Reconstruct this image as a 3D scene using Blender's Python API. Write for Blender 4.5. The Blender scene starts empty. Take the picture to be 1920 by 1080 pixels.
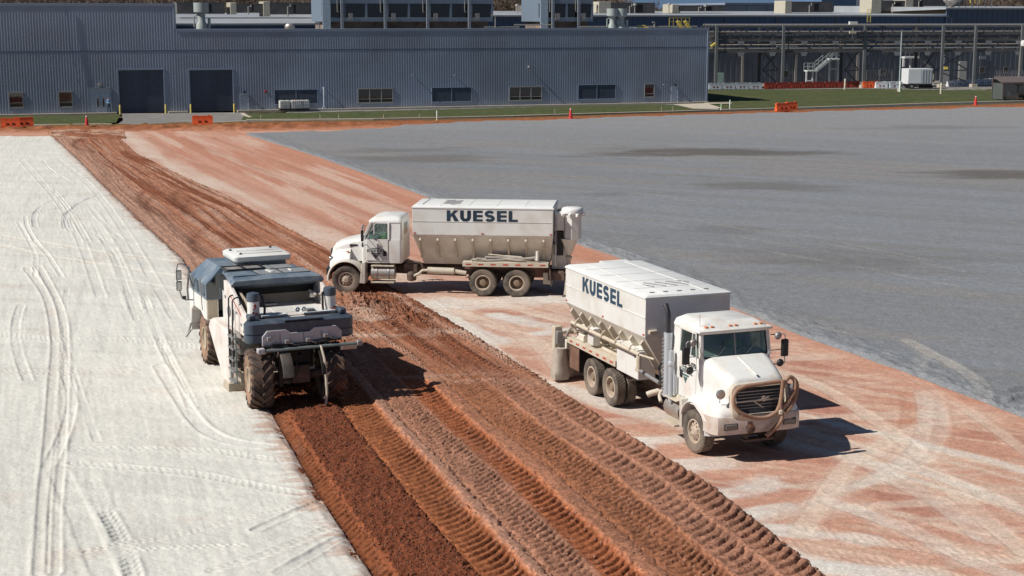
import bpy, bmesh, math, random
import numpy as np
from mathutils import Vector, Matrix
random.seed(7)
R = math.radians
scene = bpy.context.scene
col = scene.collection

# ------------------------------------------------------------------ camera, sky, sun, exposure
F_PX, CAM_H, Y_HOR = 2850.0, 10.7, 30.0            # focal length in photo pixels, camera height, horizon row
PITCH = math.atan((540 - Y_HOR) / F_PX)
cam = bpy.data.cameras.new('camera')
cam.sensor_width = 36.0
cam.lens = F_PX / 1920 * 36.0
cam.clip_start, cam.clip_end = 0.5, 6000
cam_o = bpy.data.objects.new('camera', cam); col.objects.link(cam_o)
cam_o.location = (0, 0, CAM_H)
cam_o.rotation_euler = (R(90) - PITCH, 0, 0)
scene.camera = cam_o

SUN_AZ, SUN_EL = 21.0, 44.0                        # shadows fall towards azimuth 21 (from +x, ccw)
world = bpy.data.worlds.new("World"); scene.world = world; world.use_nodes = True
wn = world.node_tree
for n in list(wn.nodes): wn.nodes.remove(n)
sky = wn.nodes.new('ShaderNodeTexSky'); sky.sky_type = 'NISHITA'; sky.sun_disc = False
sky.sun_elevation = R(SUN_EL); sky.sun_rotation = R(90 - (SUN_AZ + 180)); sky.altitude = 200
sky.air_density = 1.0; sky.dust_density = 0.0; sky.ozone_density = 2.0
bg = wn.nodes.new('ShaderNodeBackground'); bg.inputs[1].default_value = 0.050
wo = wn.nodes.new('ShaderNodeOutputWorld')
# clear winter air: the sky stays blue down to the horizon (look-up direction lifted a little)
geo = wn.nodes.new('ShaderNodeTexCoord'); ml = wn.nodes.new('ShaderNodeVectorMath'); ml.operation = 'MULTIPLY_ADD'
ml.inputs[1].default_value = (1, 1, 0.80); ml.inputs[2].default_value = (0, 0, 0.24)
nm = wn.nodes.new('ShaderNodeVectorMath'); nm.operation = 'NORMALIZE'
wn.links.new(geo.outputs['Generated'], ml.inputs[0]); wn.links.new(ml.outputs[0], nm.inputs[0]); wn.links.new(nm.outputs[0], sky.inputs[0])
wn.links.new(sky.outputs[0], bg.inputs[0]); wn.links.new(bg.outputs[0], wo.inputs[0])
sun = bpy.data.lights.new('sun', 'SUN'); sun.energy = 4.7; sun.angle = R(0.53); sun.color = (1.0, 0.955, 0.88)
sun_o = bpy.data.objects.new('sun', sun); col.objects.link(sun_o); sun_o.location = (-40, -20, 60)
d = Vector((math.cos(R(SUN_AZ)) * math.cos(R(SUN_EL)), math.sin(R(SUN_AZ)) * math.cos(R(SUN_EL)), -math.sin(R(SUN_EL))))
sun_o.rotation_euler = d.to_track_quat('-Z', 'Y').to_euler()
scene.view_settings.view_transform = 'Standard'; scene.view_settings.look = 'None'
scene.view_settings.exposure = 0.14; scene.view_settings.gamma = 1.0
scene.view_settings.use_curve_mapping = False
scene.cycles.max_bounces = 6; scene.cycles.transparent_max_bounces = 12

# ------------------------------------------------------------------ layout helpers (survey: photo pixel -> ground point)
_c, _s = math.cos(PITCH), math.sin(PITCH)
def at(x, y, z=0.0):
    u = (x - 960) / F_PX; v = (y - 540) / F_PX
    dd = (CAM_H - z) / (_s + v * _c)
    return Vector((u * dd, dd * (_c - v * _s), z))
class Wall:
    """vertical plane through two ground points"""
    def __init__(s, a, b):
        s.a = Vector((a[0], a[1], 0)); e = Vector((b[0] - a[0], b[1] - a[1], 0)); s.L = e.length; s.t = e / s.L
        s.n = Vector((s.t.y, -s.t.x, 0)); s.az = math.atan2(s.t.y, s.t.x)
    def uz(s, x, y):
        r = Vector(((x - 960) / F_PX, _c - (y - 540) / F_PX * _s, -_s - (y - 540) / F_PX * _c))
        k = (s.a - Vector((0, 0, CAM_H))).dot(s.n) / r.dot(s.n)
        p = Vector((0, 0, CAM_H)) + r * k
        return (p - s.a).dot(s.t), p.z
    def u(s, x, y=200): return s.uz(x, y)[0]
    def z(s, x, y): return s.uz(x, y)[1]
    def p(s, u, out=0.0, z=0.0): return s.a + s.t * u + s.n * out + Vector((0, 0, z))

# ------------------------------------------------------------------ materials
MATS = {}
def mat(name, c, rough=0.7, metal=0.0, var=0.15, vs=3.0, c2=None, c2s=1.5, c2a=0.0, bump=0.0, bs=20.0, spec=0.5, low=None):
    """procedural paint/metal/soil: base colour, fine value variation (var, vs), dirt colour c2 in patches, bump.
    low=(z0,z1): extra dirt on the thing towards its underside, object coordinates"""
    if name in MATS: return MATS[name]
    m = bpy.data.materials.new(name); m.use_nodes = True; nt = m.node_tree; N = nt.nodes; Lk = nt.links
    b = N['Principled BSDF']; b.inputs['Roughness'].default_value = rough; b.inputs['Metallic'].default_value = metal
    b.inputs['Specular IOR Level'].default_value = spec
    tc = N.new('ShaderNodeTexCoord')
    n1 = N.new('ShaderNodeTexNoise'); n1.inputs['Scale'].default_value = vs; n1.inputs['Detail'].default_value = 5
    Lk.new(tc.outputs['Object'], n1.inputs['Vector'])
    mr = N.new('ShaderNodeMapRange'); mr.inputs[1].default_value = 0.3; mr.inputs[2].default_value = 0.7
    mr.inputs[3].default_value = 1 - var; mr.inputs[4].default_value = 1 + var
    Lk.new(n1.outputs[0], mr.inputs[0])
    mul = N.new('ShaderNodeVectorMath'); mul.operation = 'SCALE'; mul.inputs[0].default_value = c[:3]
    Lk.new(mr.outputs[0], mul.inputs['Scale'])
    out = mul.outputs[0]
    if c2 is not None:
        n2 = N.new('ShaderNodeTexNoise'); n2.inputs['Scale'].default_value = c2s; n2.inputs['Detail'].default_value = 8
        n2.inputs['Roughness'].default_value = 0.65
        Lk.new(tc.outputs['Object'], n2.inputs['Vector'])
        r2 = N.new('ShaderNodeMapRange'); r2.inputs[1].default_value = 0.62 - 0.35 * c2a; r2.inputs[2].default_value = 0.85 - 0.3 * c2a
        r2.inputs[3].default_value = 0.05 * c2a; r2.inputs[4].default_value = min(1, 0.35 + 0.6 * c2a)
        Lk.new(n2.outputs[0], r2.inputs[0]); fac = r2.outputs[0]
        if low is not None:
            sp = N.new('ShaderNodeSeparateXYZ'); Lk.new(tc.outputs['Object'], sp.inputs[0])
            r3 = N.new('ShaderNodeMapRange'); r3.inputs[1].default_value = low[1]; r3.inputs[2].default_value = low[0]
            r3.inputs[3].default_value = 0.0; r3.inputs[4].default_value = 0.75
            Lk.new(sp.outputs[2], r3.inputs[0])
            m3 = N.new('ShaderNodeMath'); m3.operation = 'MULTIPLY'; Lk.new(r3.outputs[0], m3.inputs[0]); 
            m4 = N.new('ShaderNodeMath'); m4.operation = 'ADD'; m4.inputs[1].default_value = 0.35; Lk.new(n2.outputs[0], m4.inputs[0]); Lk.new(m4.outputs[0], m3.inputs[1])
            mx = N.new('ShaderNodeMath'); mx.operation = 'MAXIMUM'; Lk.new(fac, mx.inputs[0]); Lk.new(m3.outputs[0], mx.inputs[1]); fac = mx.outputs[0]
        mix = N.new('ShaderNodeMix'); mix.data_type = 'RGBA'; mix.inputs[7].default_value = (*c2[:3], 1)
        Lk.new(fac, mix.inputs[0]); Lk.new(out, mix.inputs[6]); out = mix.outputs[2]
    Lk.new(out, b.inputs['Base Color'])
    if bump:
        n3 = N.new('ShaderNodeTexNoise'); n3.inputs['Scale'].default_value = bs; n3.inputs['Detail'].default_value = 4
        Lk.new(tc.outputs['Object'], n3.inputs['Vector'])
        bp = N.new('ShaderNodeBump'); bp.inputs['Strength'].default_value = min(1, bump * 10); bp.inputs['Distance'].default_value = bump
        Lk.new(n3.outputs[0], bp.inputs['Height']); Lk.new(bp.outputs[0], b.inputs['Normal'])
    MATS[name] = m; return m
def glass(name, tint, transp=0.5, rough=0.05):
    if name in MATS: return MATS[name]
    m = bpy.data.materials.new(name); m.use_nodes = True; nt = m.node_tree; N = nt.nodes; Lk = nt.links
    N.remove(N['Principled BSDF'])
    t = N.new('ShaderNodeBsdfTransparent'); t.inputs[0].default_value = (*tint, 1)
    g = N.new('ShaderNodeBsdfGlossy'); g.inputs['Roughness'].default_value = rough
    dsh = N.new('ShaderNodeBsdfDiffuse'); dsh.inputs[0].default_value = (*[0.5 * q for q in tint], 1)
    n = N.new('ShaderNodeTexNoise'); n.inputs['Scale'].default_value = 3
    m1 = N.new('ShaderNodeMixShader'); m1.inputs[0].default_value = transp; Lk.new(dsh.outputs[0], m1.inputs[1]); Lk.new(t.outputs[0], m1.inputs[2])
    fr = N.new('ShaderNodeLayerWeight'); fr.inputs[0].default_value = 0.35
    mp = N.new('ShaderNodeMath'); mp.operation = 'MULTIPLY_ADD'; mp.inputs[1].default_value = 0.6; mp.inputs[2].default_value = 0.06
    Lk.new(fr.outputs['Fresnel'], mp.inputs[0])
    m2 = N.new('ShaderNodeMixShader'); Lk.new(mp.outputs[0], m2.inputs[0]); Lk.new(m1.outputs[0], m2.inputs[1]); Lk.new(g.outputs[0], m2.inputs[2])
    Lk.new(m2.outputs[0], N['Material Output'].inputs[0])
    MATS[name] = m; return m
def ground_mat(name, fine=25.0, mid=3.0, var=0.22, bump=0.02, stretch=None, c2=None, c2a=0.3, rough=0.95, speck=0.0, base=None, c2s=1.0, bscale=None):
    """soil: colour attribute 'tint' (or a base colour) times noise of several sizes, stretched along an azimuth if asked"""
    m = bpy.data.materials.new(name); m.use_nodes = True; nt = m.node_tree; N = nt.nodes; Lk = nt.links
    b = N['Principled BSDF']; b.inputs['Roughness'].default_value = rough; b.inputs['Specular IOR Level'].default_value = 0.15
    tc = N.new('ShaderNodeTexCoord')
    if base is None:
        at_ = N.new('ShaderNodeAttribute'); at_.attribute_name = 'tint'; src = at_.outputs['Color']
    else:
        rg = N.new('ShaderNodeRGB'); rg.outputs[0].default_value = (*base, 1); src = rg.outputs[0]
    def noise(scale, detail, vec): 
        n = N.new('ShaderNodeTexNoise'); n.inputs['Scale'].default_value = scale; n.inputs['Detail'].default_value = detail
        n.inputs['Roughness'].default_value = 0.6; Lk.new(vec, n.inputs['Vector']); return n.outputs[0]
    vec = tc.outputs['Object']
    a = noise(fine, 3, vec); c = noise(mid, 6, vec)
    ad = N.new('ShaderNodeMath'); ad.operation = 'ADD'; Lk.new(a, ad.inputs[0]); Lk.new(c, ad.inputs[1])
    mr = N.new('ShaderNodeMapRange'); mr.inputs[1].default_value = 0.7; mr.inputs[2].default_value = 1.3
    mr.inputs[3].default_value = 1 - var; mr.inputs[4].default_value = 1 + var; Lk.new(ad.outputs[0], mr.inputs[0])
    sc = N.new('ShaderNodeVectorMath'); sc.operation = 'SCALE'; Lk.new(src, sc.inputs[0]); Lk.new(mr.outputs[0], sc.inputs['Scale'])
    out = sc.outputs[0]
    if c2 is not None:
        mp = N.new('ShaderNodeMapping'); Lk.new(vec, mp.inputs[0])
        az, k = stretch or (0, 1)
        mp.vector_type = 'TEXTURE'; mp.inputs['Rotation'].default_value = (0, 0, R(az)); mp.inputs['Scale'].default_value = (k, 1, 1)
        s2 = noise(c2s, 7, mp.outputs[0])
        r2 = N.new('ShaderNodeMapRange'); r2.inputs[1].default_value = 0.5; r2.inputs[2].default_value = 0.72
        r2.inputs[3].default_value = 0; r2.inputs[4].default_value = c2a; Lk.new(s2, r2.inputs[0])
        mix = N.new('ShaderNodeMix'); mix.data_type = 'RGBA'; mix.inputs[7].default_value = (*c2, 1)
        Lk.new(r2.outputs[0], mix.inputs[0]); Lk.new(out, mix.inputs[6]); out = mix.outputs[2]
    if speck:
        v = N.new('ShaderNodeTexVoronoi'); v.inputs['Scale'].default_value = 18; Lk.new(vec, v.inputs['Vector'])
        r4 = N.new('ShaderNodeMapRange'); r4.inputs[1].default_value = 0.0; r4.inputs[2].default_value = 0.9
        r4.inputs[3].default_value = 1 + speck; r4.inputs[4].default_value = 1 - speck
        sp = N.new('ShaderNodeSeparateColor'); Lk.new(v.outputs['Color'], sp.inputs[0]); Lk.new(sp.outputs[0], r4.inputs[0])
        s4 = N.new('ShaderNodeVectorMath'); s4.operation = 'SCALE'; Lk.new(out, s4.inputs[0]); Lk.new(r4.outputs[0], s4.inputs['Scale']); out = s4.outputs[0]
    Lk.new(out, b.inputs['Base Color'])
    nb = noise(bscale or fine * 0.7, 5, vec)
    bp = N.new('ShaderNodeBump'); bp.inputs['Strength'].default_value = 0.9; bp.inputs['Distance'].default_value = bump
    Lk.new(nb, bp.inputs['Height']); Lk.new(bp.outputs[0], b.inputs['Normal'])
    return m

DUST = (0.42, 0.33, 0.26); MUD = (0.26, 0.16, 0.11)
white_clean = lambda: mat('white_paint', (0.74, 0.74, 0.72), 0.35, var=0.04, c2=(0.55, 0.47, 0.38), c2s=1.3, c2a=0.35)
def M(n):
    if n in MATS: return MATS[n]
    D = {
     'white': dict(c=(0.74, 0.74, 0.71), rough=0.38, var=0.04, vs=1.0, c2=(0.58, 0.43, 0.31), c2s=1.8, c2a=0.42),
     'white_dusty': dict(c=(0.66, 0.65, 0.60), rough=0.55, var=0.06, c2=(0.44, 0.36, 0.28), c2s=1.6, c2a=0.7, low=(0.7, 2.3)),
     'panel': dict(c=(0.72, 0.72, 0.69), rough=0.4, var=0.05, vs=0.8, c2=(0.52, 0.46, 0.37), c2s=1.1, c2a=0.42),
     'panel_low': dict(c=(0.72, 0.68, 0.59), rough=0.7, var=0.08, c2=(0.46, 0.39, 0.31), c2s=1.2, c2a=0.4),
     'roofw': dict(c=(0.76, 0.76, 0.74), rough=0.5, var=0.04, c2=(0.55, 0.54, 0.50), c2s=0.8, c2a=0.3),
     'cream': dict(c=(0.58, 0.52, 0.42), rough=0.6, var=0.08, c2=(0.35, 0.25, 0.17), c2s=3, c2a=0.5),
     'chrome': dict(c=(0.55, 0.54, 0.52), rough=0.42, metal=0.6, var=0.08, c2=(0.4, 0.33, 0.26), c2s=4, c2a=0.75),
     'steel': dict(c=(0.32, 0.33, 0.34), rough=0.5, metal=0.5, var=0.15, c2=MUD, c2s=3, c2a=0.4),
     'frame': dict(c=(0.05, 0.042, 0.036), rough=0.8, var=0.3, c2=(0.20, 0.12, 0.085), c2s=2.5, c2a=0.7),
     'black': dict(c=(0.018, 0.019, 0.022), rough=0.5, var=0.2, c2=(0.12, 0.09, 0.07), c2s=3, c2a=0.15),
     'dark': dict(c=(0.012, 0.012, 0.013), rough=0.8, var=0.2),
     'rubber': dict(c=(0.055, 0.05, 0.046), rough=0.9, var=0.25, vs=6, c2=(0.24, 0.19, 0.145), c2s=2.2, c2a=0.75, bump=0.004, bs=30),
     'rubber_dark': dict(c=(0.035, 0.030, 0.028), rough=0.75, var=0.3, vs=6, c2=(0.20, 0.11, 0.07), c2s=2.5, c2a=0.65, bump=0.004, bs=30),
     'rubber_side': dict(c=(0.20, 0.12, 0.08), rough=0.95, var=0.2, vs=5, c2=(0.36, 0.22, 0.14), c2s=2.5, c2a=0.8, bump=0.006, bs=14),
     'rim': dict(c=(0.52, 0.44, 0.35), rough=0.65, var=0.1, c2=(0.30, 0.19, 0.12), c2s=5, c2a=0.5),
     'rim_dk': dict(c=(0.26, 0.19, 0.13), rough=0.8, var=0.2, c2=(0.14, 0.09, 0.06), c2s=5, c2a=0.5),
     'hose': dict(c=(0.30, 0.165, 0.10), rough=0.85, var=0.15, vs=5, c2=(0.42, 0.33, 0.27), c2s=4, c2a=0.5, bump=0.004, bs=60),
     'hose_grey': dict(c=(0.40, 0.37, 0.33), rough=0.85, var=0.15, c2=(0.28, 0.20, 0.15), c2s=4, c2a=0.5, bump=0.004, bs=60),
     'letter': dict(c=(0.035, 0.085, 0.14), rough=0.38, metal=0.35, var=0.25, vs=1.2),
     'letter_foil': dict(c=(0.07, 0.11, 0.16), rough=0.24, metal=0.6, var=0.35, vs=0.6),
     'red': dict(c=(0.45, 0.05, 0.03), rough=0.5, var=0.15),
     'amber': dict(c=(0.62, 0.22, 0.09), rough=0.4, var=0.2),
     'navy': dict(c=(0.055, 0.075, 0.105), rough=0.42, var=0.1, c2=(0.20, 0.19, 0.19), c2s=2, c2a=0.35),
     'slate': dict(c=(0.12, 0.165, 0.215), rough=0.35, var=0.12, c2=(0.34, 0.36, 0.37), c2s=1.6, c2a=0.5),
     'lilac': dict(c=(0.50, 0.48, 0.50), rough=0.5, var=0.05, c2=(0.35, 0.28, 0.25), c2s=3, c2a=0.3),
     'pinkw': dict(c=(0.70, 0.65, 0.61), rough=0.5, var=0.05, c2=(0.46, 0.36, 0.29), c2s=1.8, c2a=0.5),
     'beige': dict(c=(0.44, 0.37, 0.28), rough=0.7, var=0.1, c2=(0.26, 0.19, 0.14), c2s=2.5, c2a=0.4),
     'seat': dict(c=(0.03, 0.03, 0.035), rough=0.9, var=0.2),
     'canvas': dict(c=(0.43, 0.38, 0.32), rough=0.95, var=0.12, c2=(0.33, 0.26, 0.2), c2s=3, c2a=0.6, bump=0.02, bs=7),
     'logo': dict(c=(0.10, 0.12, 0.13), rough=0.5, var=0.2),
     'hivis': dict(c=(0.30, 0.62, 0.06), rough=0.8, var=0.15),
     'skin': dict(c=(0.36, 0.20, 0.13), rough=0.6, var=0.08),
     'denim': dict(c=(0.03, 0.04, 0.07), rough=0.9, var=0.15),
     'shirt': dict(c=(0.24, 0.38, 0.56), rough=0.9, var=0.1),
     'hair': dict(c=(0.02, 0.014, 0.01), rough=0.8, var=0.2),
     'green': dict(c=(0.03, 0.11, 0.05), rough=0.4, var=0.1),
     'lamp': dict(c=(0.45, 0.46, 0.46), rough=0.15, metal=0.6, var=0.15, vs=20),
    }[n]
    return mat(n, **D)

# ------------------------------------------------------------------ mesh builder
class MB:
    def __init__(s): s.v = []; s.f = []; s.mi = []; s.ms = []; s.cur = 0
    def m(s, name):
        mt = M(name) if isinstance(name, str) else name
        if mt not in s.ms: s.ms.append(mt)
        s.cur = s.ms.index(mt); return s
    def add(s, vs, fs):
        o = len(s.v); s.v += [tuple(q) for q in vs]
        for f in fs: s.f.append([o + i for i in f]); s.mi.append(s.cur)
        return s
    def box(s, c, d, rz=0, ry=0, rx=0, taper=1.0):
        hx, hy, hz = d[0] / 2, d[1] / 2, d[2] / 2
        vs = [Vector((x * hx * (taper if z > 0 else 1), y * hy * (taper if z > 0 else 1), z * hz)) for z in (-1, 1) for y in (-1, 1) for x in (-1, 1)]
        if rz or ry or rx:
            mm = Matrix.Rotation(rz, 3, 'Z') @ Matrix.Rotation(ry, 3, 'Y') @ Matrix.Rotation(rx, 3, 'X'); vs = [mm @ q for q in vs]
        c = Vector(c)
        return s.add([c + q for q in vs], [(0, 2, 3, 1), (4, 5, 7, 6), (0, 1, 5, 4), (2, 6, 7, 3), (0, 4, 6, 2), (1, 3, 7, 5)])
    def b2(s, x0, x1, y0, y1, z0, z1): return s.box(((x0 + x1) / 2, (y0 + y1) / 2, (z0 + z1) / 2), (abs(x1 - x0), abs(y1 - y0), abs(z1 - z0)))
    def bar(s, a, b, w, h=None, up=(0, 0, 1)):
        a, b = Vector(a), Vector(b); h = h or w; dn = (b - a).normalized(); u = Vector(up)
        if abs(dn.dot(u)) > 0.98: u = Vector((1, 0, 0))
        r = dn.cross(u).normalized(); u2 = r.cross(dn)
        vs = [p + r * x * w / 2 + u2 * y * h / 2 for p in (a, b) for x, y in ((-1, -1), (1, -1), (1, 1), (-1, 1))]
        return s.add(vs, [(0, 1, 2, 3), (7, 6, 5, 4), (0, 4, 5, 1), (1, 5, 6, 2), (2, 6, 7, 3), (3, 7, 4, 0)])
    def tube(s, pts, r, n=8, cap=True):
        pts = [Vector(p) for p in pts]; rs = r if isinstance(r, (list, tuple)) else [r] * len(pts)
        rings = []; prev = None
        for i, p in enumerate(pts):
            t = (pts[min(i + 1, len(pts) - 1)] - pts[max(i - 1, 0)]).normalized()
            if prev is None: prev = Vector((0, 0, 1)) if abs(t.z) < 0.9 else Vector((1, 0, 0))
            a = (prev - t * prev.dot(t)).normalized(); prev = a; b = t.cross(a)
            rings.append([p + (a * math.cos(2 * math.pi * k / n) + b * math.sin(2 * math.pi * k / n)) * rs[i] for k in range(n)])
        vs = [q for r_ in rings for q in r_]; fs = []
        for i in range(len(pts) - 1):
            for k in range(n): fs.append((i * n + k, i * n + (k + 1) % n, (i + 1) * n + (k + 1) % n, (i + 1) * n + k))
        if cap: fs += [tuple(range(n))[::-1], tuple((len(pts) - 1) * n + k for k in range(n))]
        return s.add(vs, fs)
    def cyl(s, a, b, r, n=16, r2=None): return s.tube([a, b], [r, r if r2 is None else r2], n)
    def lathe(s, prof, c=(0, 0, 0), axis='z', n=24, closed=False):
        """prof: list of (radius, height along axis)"""
        c = Vector(c); vs = []; fs = []
        for r, h in prof:
            for k in range(n):
                a = 2 * math.pi * k / n; x, y = r * math.cos(a), r * math.sin(a)
                q = {'z': (x, y, h), 'y': (y, h, x), 'x': (h, x, y)}[axis]; vs.append(c + Vector(q))
        m_ = len(prof)
        for i in range(m_ if closed else m_ - 1):
            j = (i + 1) % m_
            for k in range(n): fs.append((i * n + k, i * n + (k + 1) % n, j * n + (k + 1) % n, j * n + k))
        if not closed:
            if prof[0][0] > 1e-5: fs.append(tuple(range(n))[::-1])
            if prof[-1][0] > 1e-5: fs.append(tuple((m_ - 1) * n + k for k in range(n)))
        return s.add(vs, fs)
    def prism(s, pts, lo, hi, axis='y'):
        """polygon pts extruded along axis. y: pts=(x,z); z: pts=(x,y); x: pts=(y,z)"""
        n = len(pts)
        def q(p, h): return {'y': (p[0], h, p[1]), 'z': (p[0], p[1], h), 'x': (h, p[0], p[1])}[axis]
        vs = [q(p, lo) for p in pts] + [q(p, hi) for p in pts]
        fs = [tuple(range(n)), tuple(range(2 * n - 1, n - 1, -1))] + [(i, i + n, (i + 1) % n + n, (i + 1) % n) for i in range(n)]
        return s.add(vs, fs)
    def loft(s, secs, caps=True, closed=True):
        n = len(secs[0]); vs = [q for c in secs for q in c]; fs = []
        for i in range(len(secs) - 1):
            for k in range(n if closed else n - 1): fs.append((i * n + k, i * n + (k + 1) % n, (i + 1) * n + (k + 1) % n, (i + 1) * n + k))
        if caps and closed: fs += [tuple(range(n))[::-1], tuple((len(secs) - 1) * n + k for k in range(n))]
        return s.add(vs, fs)
    def mesh(s, name, smooth=35):
        me = bpy.data.meshes.new(name); me.from_pydata(s.v, [], s.f)
        for m_ in s.ms: me.materials.append(m_)
        if len(s.ms) > 1: me.polygons.foreach_set('material_index', s.mi)
        bm = bmesh.new(); bm.from_mesh(me); bmesh.ops.recalc_face_normals(bm, faces=bm.faces); bm.to_mesh(me); bm.free()
        if smooth:
            me.polygons.foreach_set('use_smooth', [True] * len(me.polygons)); me.set_sharp_from_angle(angle=R(smooth))
        me.update(); return me
    def build(s, name, parent=None, m=None, bevel=0, smooth=35, label=None, segs=2):
        if m is not None: s.ms = [M(m) if isinstance(m, str) else m]; s.mi = [0] * len(s.f)
        if not s.ms: s.ms = [M('frame')]
        o = bpy.data.objects.new(name, s.mesh(name, smooth)); col.objects.link(o)
        if parent is not None: o.parent = parent
        if bevel:
            bv = o.modifiers.new('bevel', 'BEVEL'); bv.width = bevel; bv.segments = segs; bv.limit_method = 'ANGLE'; bv.angle_limit = R(40)
            bv.harden_normals = False
        if label: o['label'] = label
        return o
def empty(name, loc=(0, 0, 0), rz=0.0):
    o = bpy.data.objects.new(name, None); col.objects.link(o); o.location = loc; o.rotation_euler = (0, 0, rz); o.empty_display_size = 0.3
    return o
def tag(o, label=None, cat=None, group=None, kind=None):
    if label: o['label'] = label
    if cat: o['category'] = cat
    if group: o['group'] = group
    if kind: o['kind'] = kind
    return o
def inst(src, name, parent, loc=(0, 0, 0), rz=0.0, sc=(1, 1, 1)):
    """one more piece of the same kind: shares the mesh"""
    o = bpy.data.objects.new(name, src.data if isinstance(src, bpy.types.Object) else src); col.objects.link(o)
    if parent is not None: o.parent = parent
    o.location = loc; o.rotation_euler = (0, 0, rz); o.scale = sc
    if isinstance(src, bpy.types.Object):
        for md in src.modifiers:
            if md.type == 'BEVEL':
                b = o.modifiers.new('bevel', 'BEVEL'); b.width = md.width; b.segments = md.segments; b.limit_method = 'ANGLE'; b.angle_limit = md.angle_limit
    return o
def copy_tree(o, parent=None):
    c = o.copy(); col.objects.link(c); c.parent = parent
    for ch in [q for q in bpy.data.objects if q.parent == o]: copy_tree(ch, c)
    return c
def rrect(x0, x1, y0, y1, z, r, n=4):
    """rounded rectangle ring in the xy plane"""
    pts = []
    for cx, cy, a0 in ((x1 - r, y1 - r, 0), (x0 + r, y1 - r, 90), (x0 + r, y0 + r, 180), (x1 - r, y0 + r, 270)):
        for k in range(n + 1):
            a = R(a0 + 90 * k / n); pts.append((cx + r * math.cos(a), cy + r * math.sin(a), z))
    return pts
def arch_sec(x, w, z0, z1, r, n=5):
    """section across the vehicle: flat bottom, rounded top corners"""
    pts = [(x, -w, z0)]
    for cy, a0 in ((-(w - r), 180), (w - r, 90)):
        for k in range(n + 1):
            a = R(a0 - 90 * k / n); pts.append((x, cy + r * math.cos(a), z1 - r + r * math.sin(a)))
    pts.append((x, w, z0)); return pts
# ------------------------------------------------------------------ numpy noise
def _hash(ix, iy, seed):
    h = (ix.astype(np.int64) * 374761393 + iy.astype(np.int64) * 668265263 + seed * 974634777) & 0xffffffff
    h = ((h ^ (h >> 13)) * 1274126177) & 0xffffffff
    return ((h ^ (h >> 16)) & 0xffff) / 65535.0
def vnoise(x, y, seed=0):
    ix, iy = np.floor(x), np.floor(y); fx, fy = x - ix, y - iy
    fx = fx * fx * (3 - 2 * fx); fy = fy * fy * (3 - 2 * fy)
    a = _hash(ix, iy, seed); b = _hash(ix + 1, iy, seed); c = _hash(ix, iy + 1, seed); d_ = _hash(ix + 1, iy + 1, seed)
    return (a * (1 - fx) + b * fx) * (1 - fy) + (c * (1 - fx) + d_ * fx) * fy
def fbm(x, y, seed=0, o=4):
    r = 0; a = 0.5; t = 0
    for i in range(o): r = r + a * vnoise(x * 2 ** i + 13.7 * i, y * 2 ** i + 7.1 * i, seed + i); t += a; a *= 0.5
    return r / t
def sst(a, b, x):
    t = np.clip((x - a) / (b - a), 0, 1); return t * t * (3 - 2 * t)
def curve(pts):
    p = sorted(pts); ys = np.array([q[0] for q in p]); xs = np.array([q[1] for q in p])
    def f(Y):
        Y = np.asarray(Y, float)
        r = np.interp(Y, ys, xs)
        r = np.where(Y < ys[0], xs[0] + (Y - ys[0]) * (xs[1] - xs[0]) / (ys[1] - ys[0]), r)
        return np.where(Y > ys[-1], xs[-1] + (Y - ys[-1]) * (xs[-1] - xs[-2]) / (ys[-1] - ys[-2]), r)
    return f
def px_curve(pts): return curve([(at(x, y).y, at(x, y).x) for x, y in pts])
EDGE = px_curve([(100, 255), (150, 302), (210, 362), (270, 420), (340, 482), (425, 620), (520, 792), (600, 930), (650, 1005), (700, 1080)])
RIGHT = px_curve([(215, 250), (260, 290), (340, 330), (430, 370), (520, 418), (620, 472), (745, 545), (870, 620), (1000, 700), (1150, 800), (1316, 900), (1540, 1080)])
GRAV = px_curve([(470, 255), (600, 296), (700, 332), (820, 378), (980, 425), (1150, 480), (1330, 560), (1500, 630), (1700, 700), (1920, 785)])
def seg_dist(X, Y, pl):
    """distance and running length to a polyline of world points"""
    best = np.full(X.shape, 1e9); run = np.zeros(X.shape); side = np.zeros(X.shape); L = 0
    for (ax, ay), (bx, by) in zip(pl[:-1], pl[1:]):
        ex, ey = bx - ax, by - ay; l = math.hypot(ex, ey)
        t = ((X - ax) * ex + (Y - ay) * ey) / (l * l)
        tc = np.clip(t, 0, 1); dx = X - (ax + ex * tc); dy = Y - (ay + ey * tc); dd = np.hypot(dx, dy)
        m_ = dd < best; best = np.where(m_, dd, best); run = np.where(m_, L + tc * l, run)
        side = np.where(m_, np.sign(ex * (Y - ay) - ey * (X - ax)), side); L += l
    return best, run, side, L
def smooth_pl(pts, n=6):
    w = [at(x, y) for x, y in pts]; w = [(q.x, q.y) for q in w]
    if len(w) < 3: return w
    out = []
    P = [w[0]] + w + [w[-1]]
    for i in range(1, len(P) - 2):
        for k in range(n):
            t = k / n; p0, p1, p2, p3 = P[i - 1], P[i], P[i + 1], P[i + 2]
            out.append(tuple(0.5 * ((2 * p1[j]) + (-p0[j] + p2[j]) * t + (2 * p0[j] - 5 * p1[j] + 4 * p2[j] - p3[j]) * t * t + (-p0[j] + 3 * p1[j] - 3 * p2[j] + p3[j]) * t ** 3) for j in (0, 1)))
    out.append(w[-1]); return out
def rows(y0, y1, k=0.55):
    """row positions: finer near the camera"""
    out = [y0]
    while out[-1] < y1: out.append(out[-1] + max(0.022, k * 1.875 * out[-1] ** 2 / (F_PX * CAM_H)))
    out[-1] = y1; return np.array(out)
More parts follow.
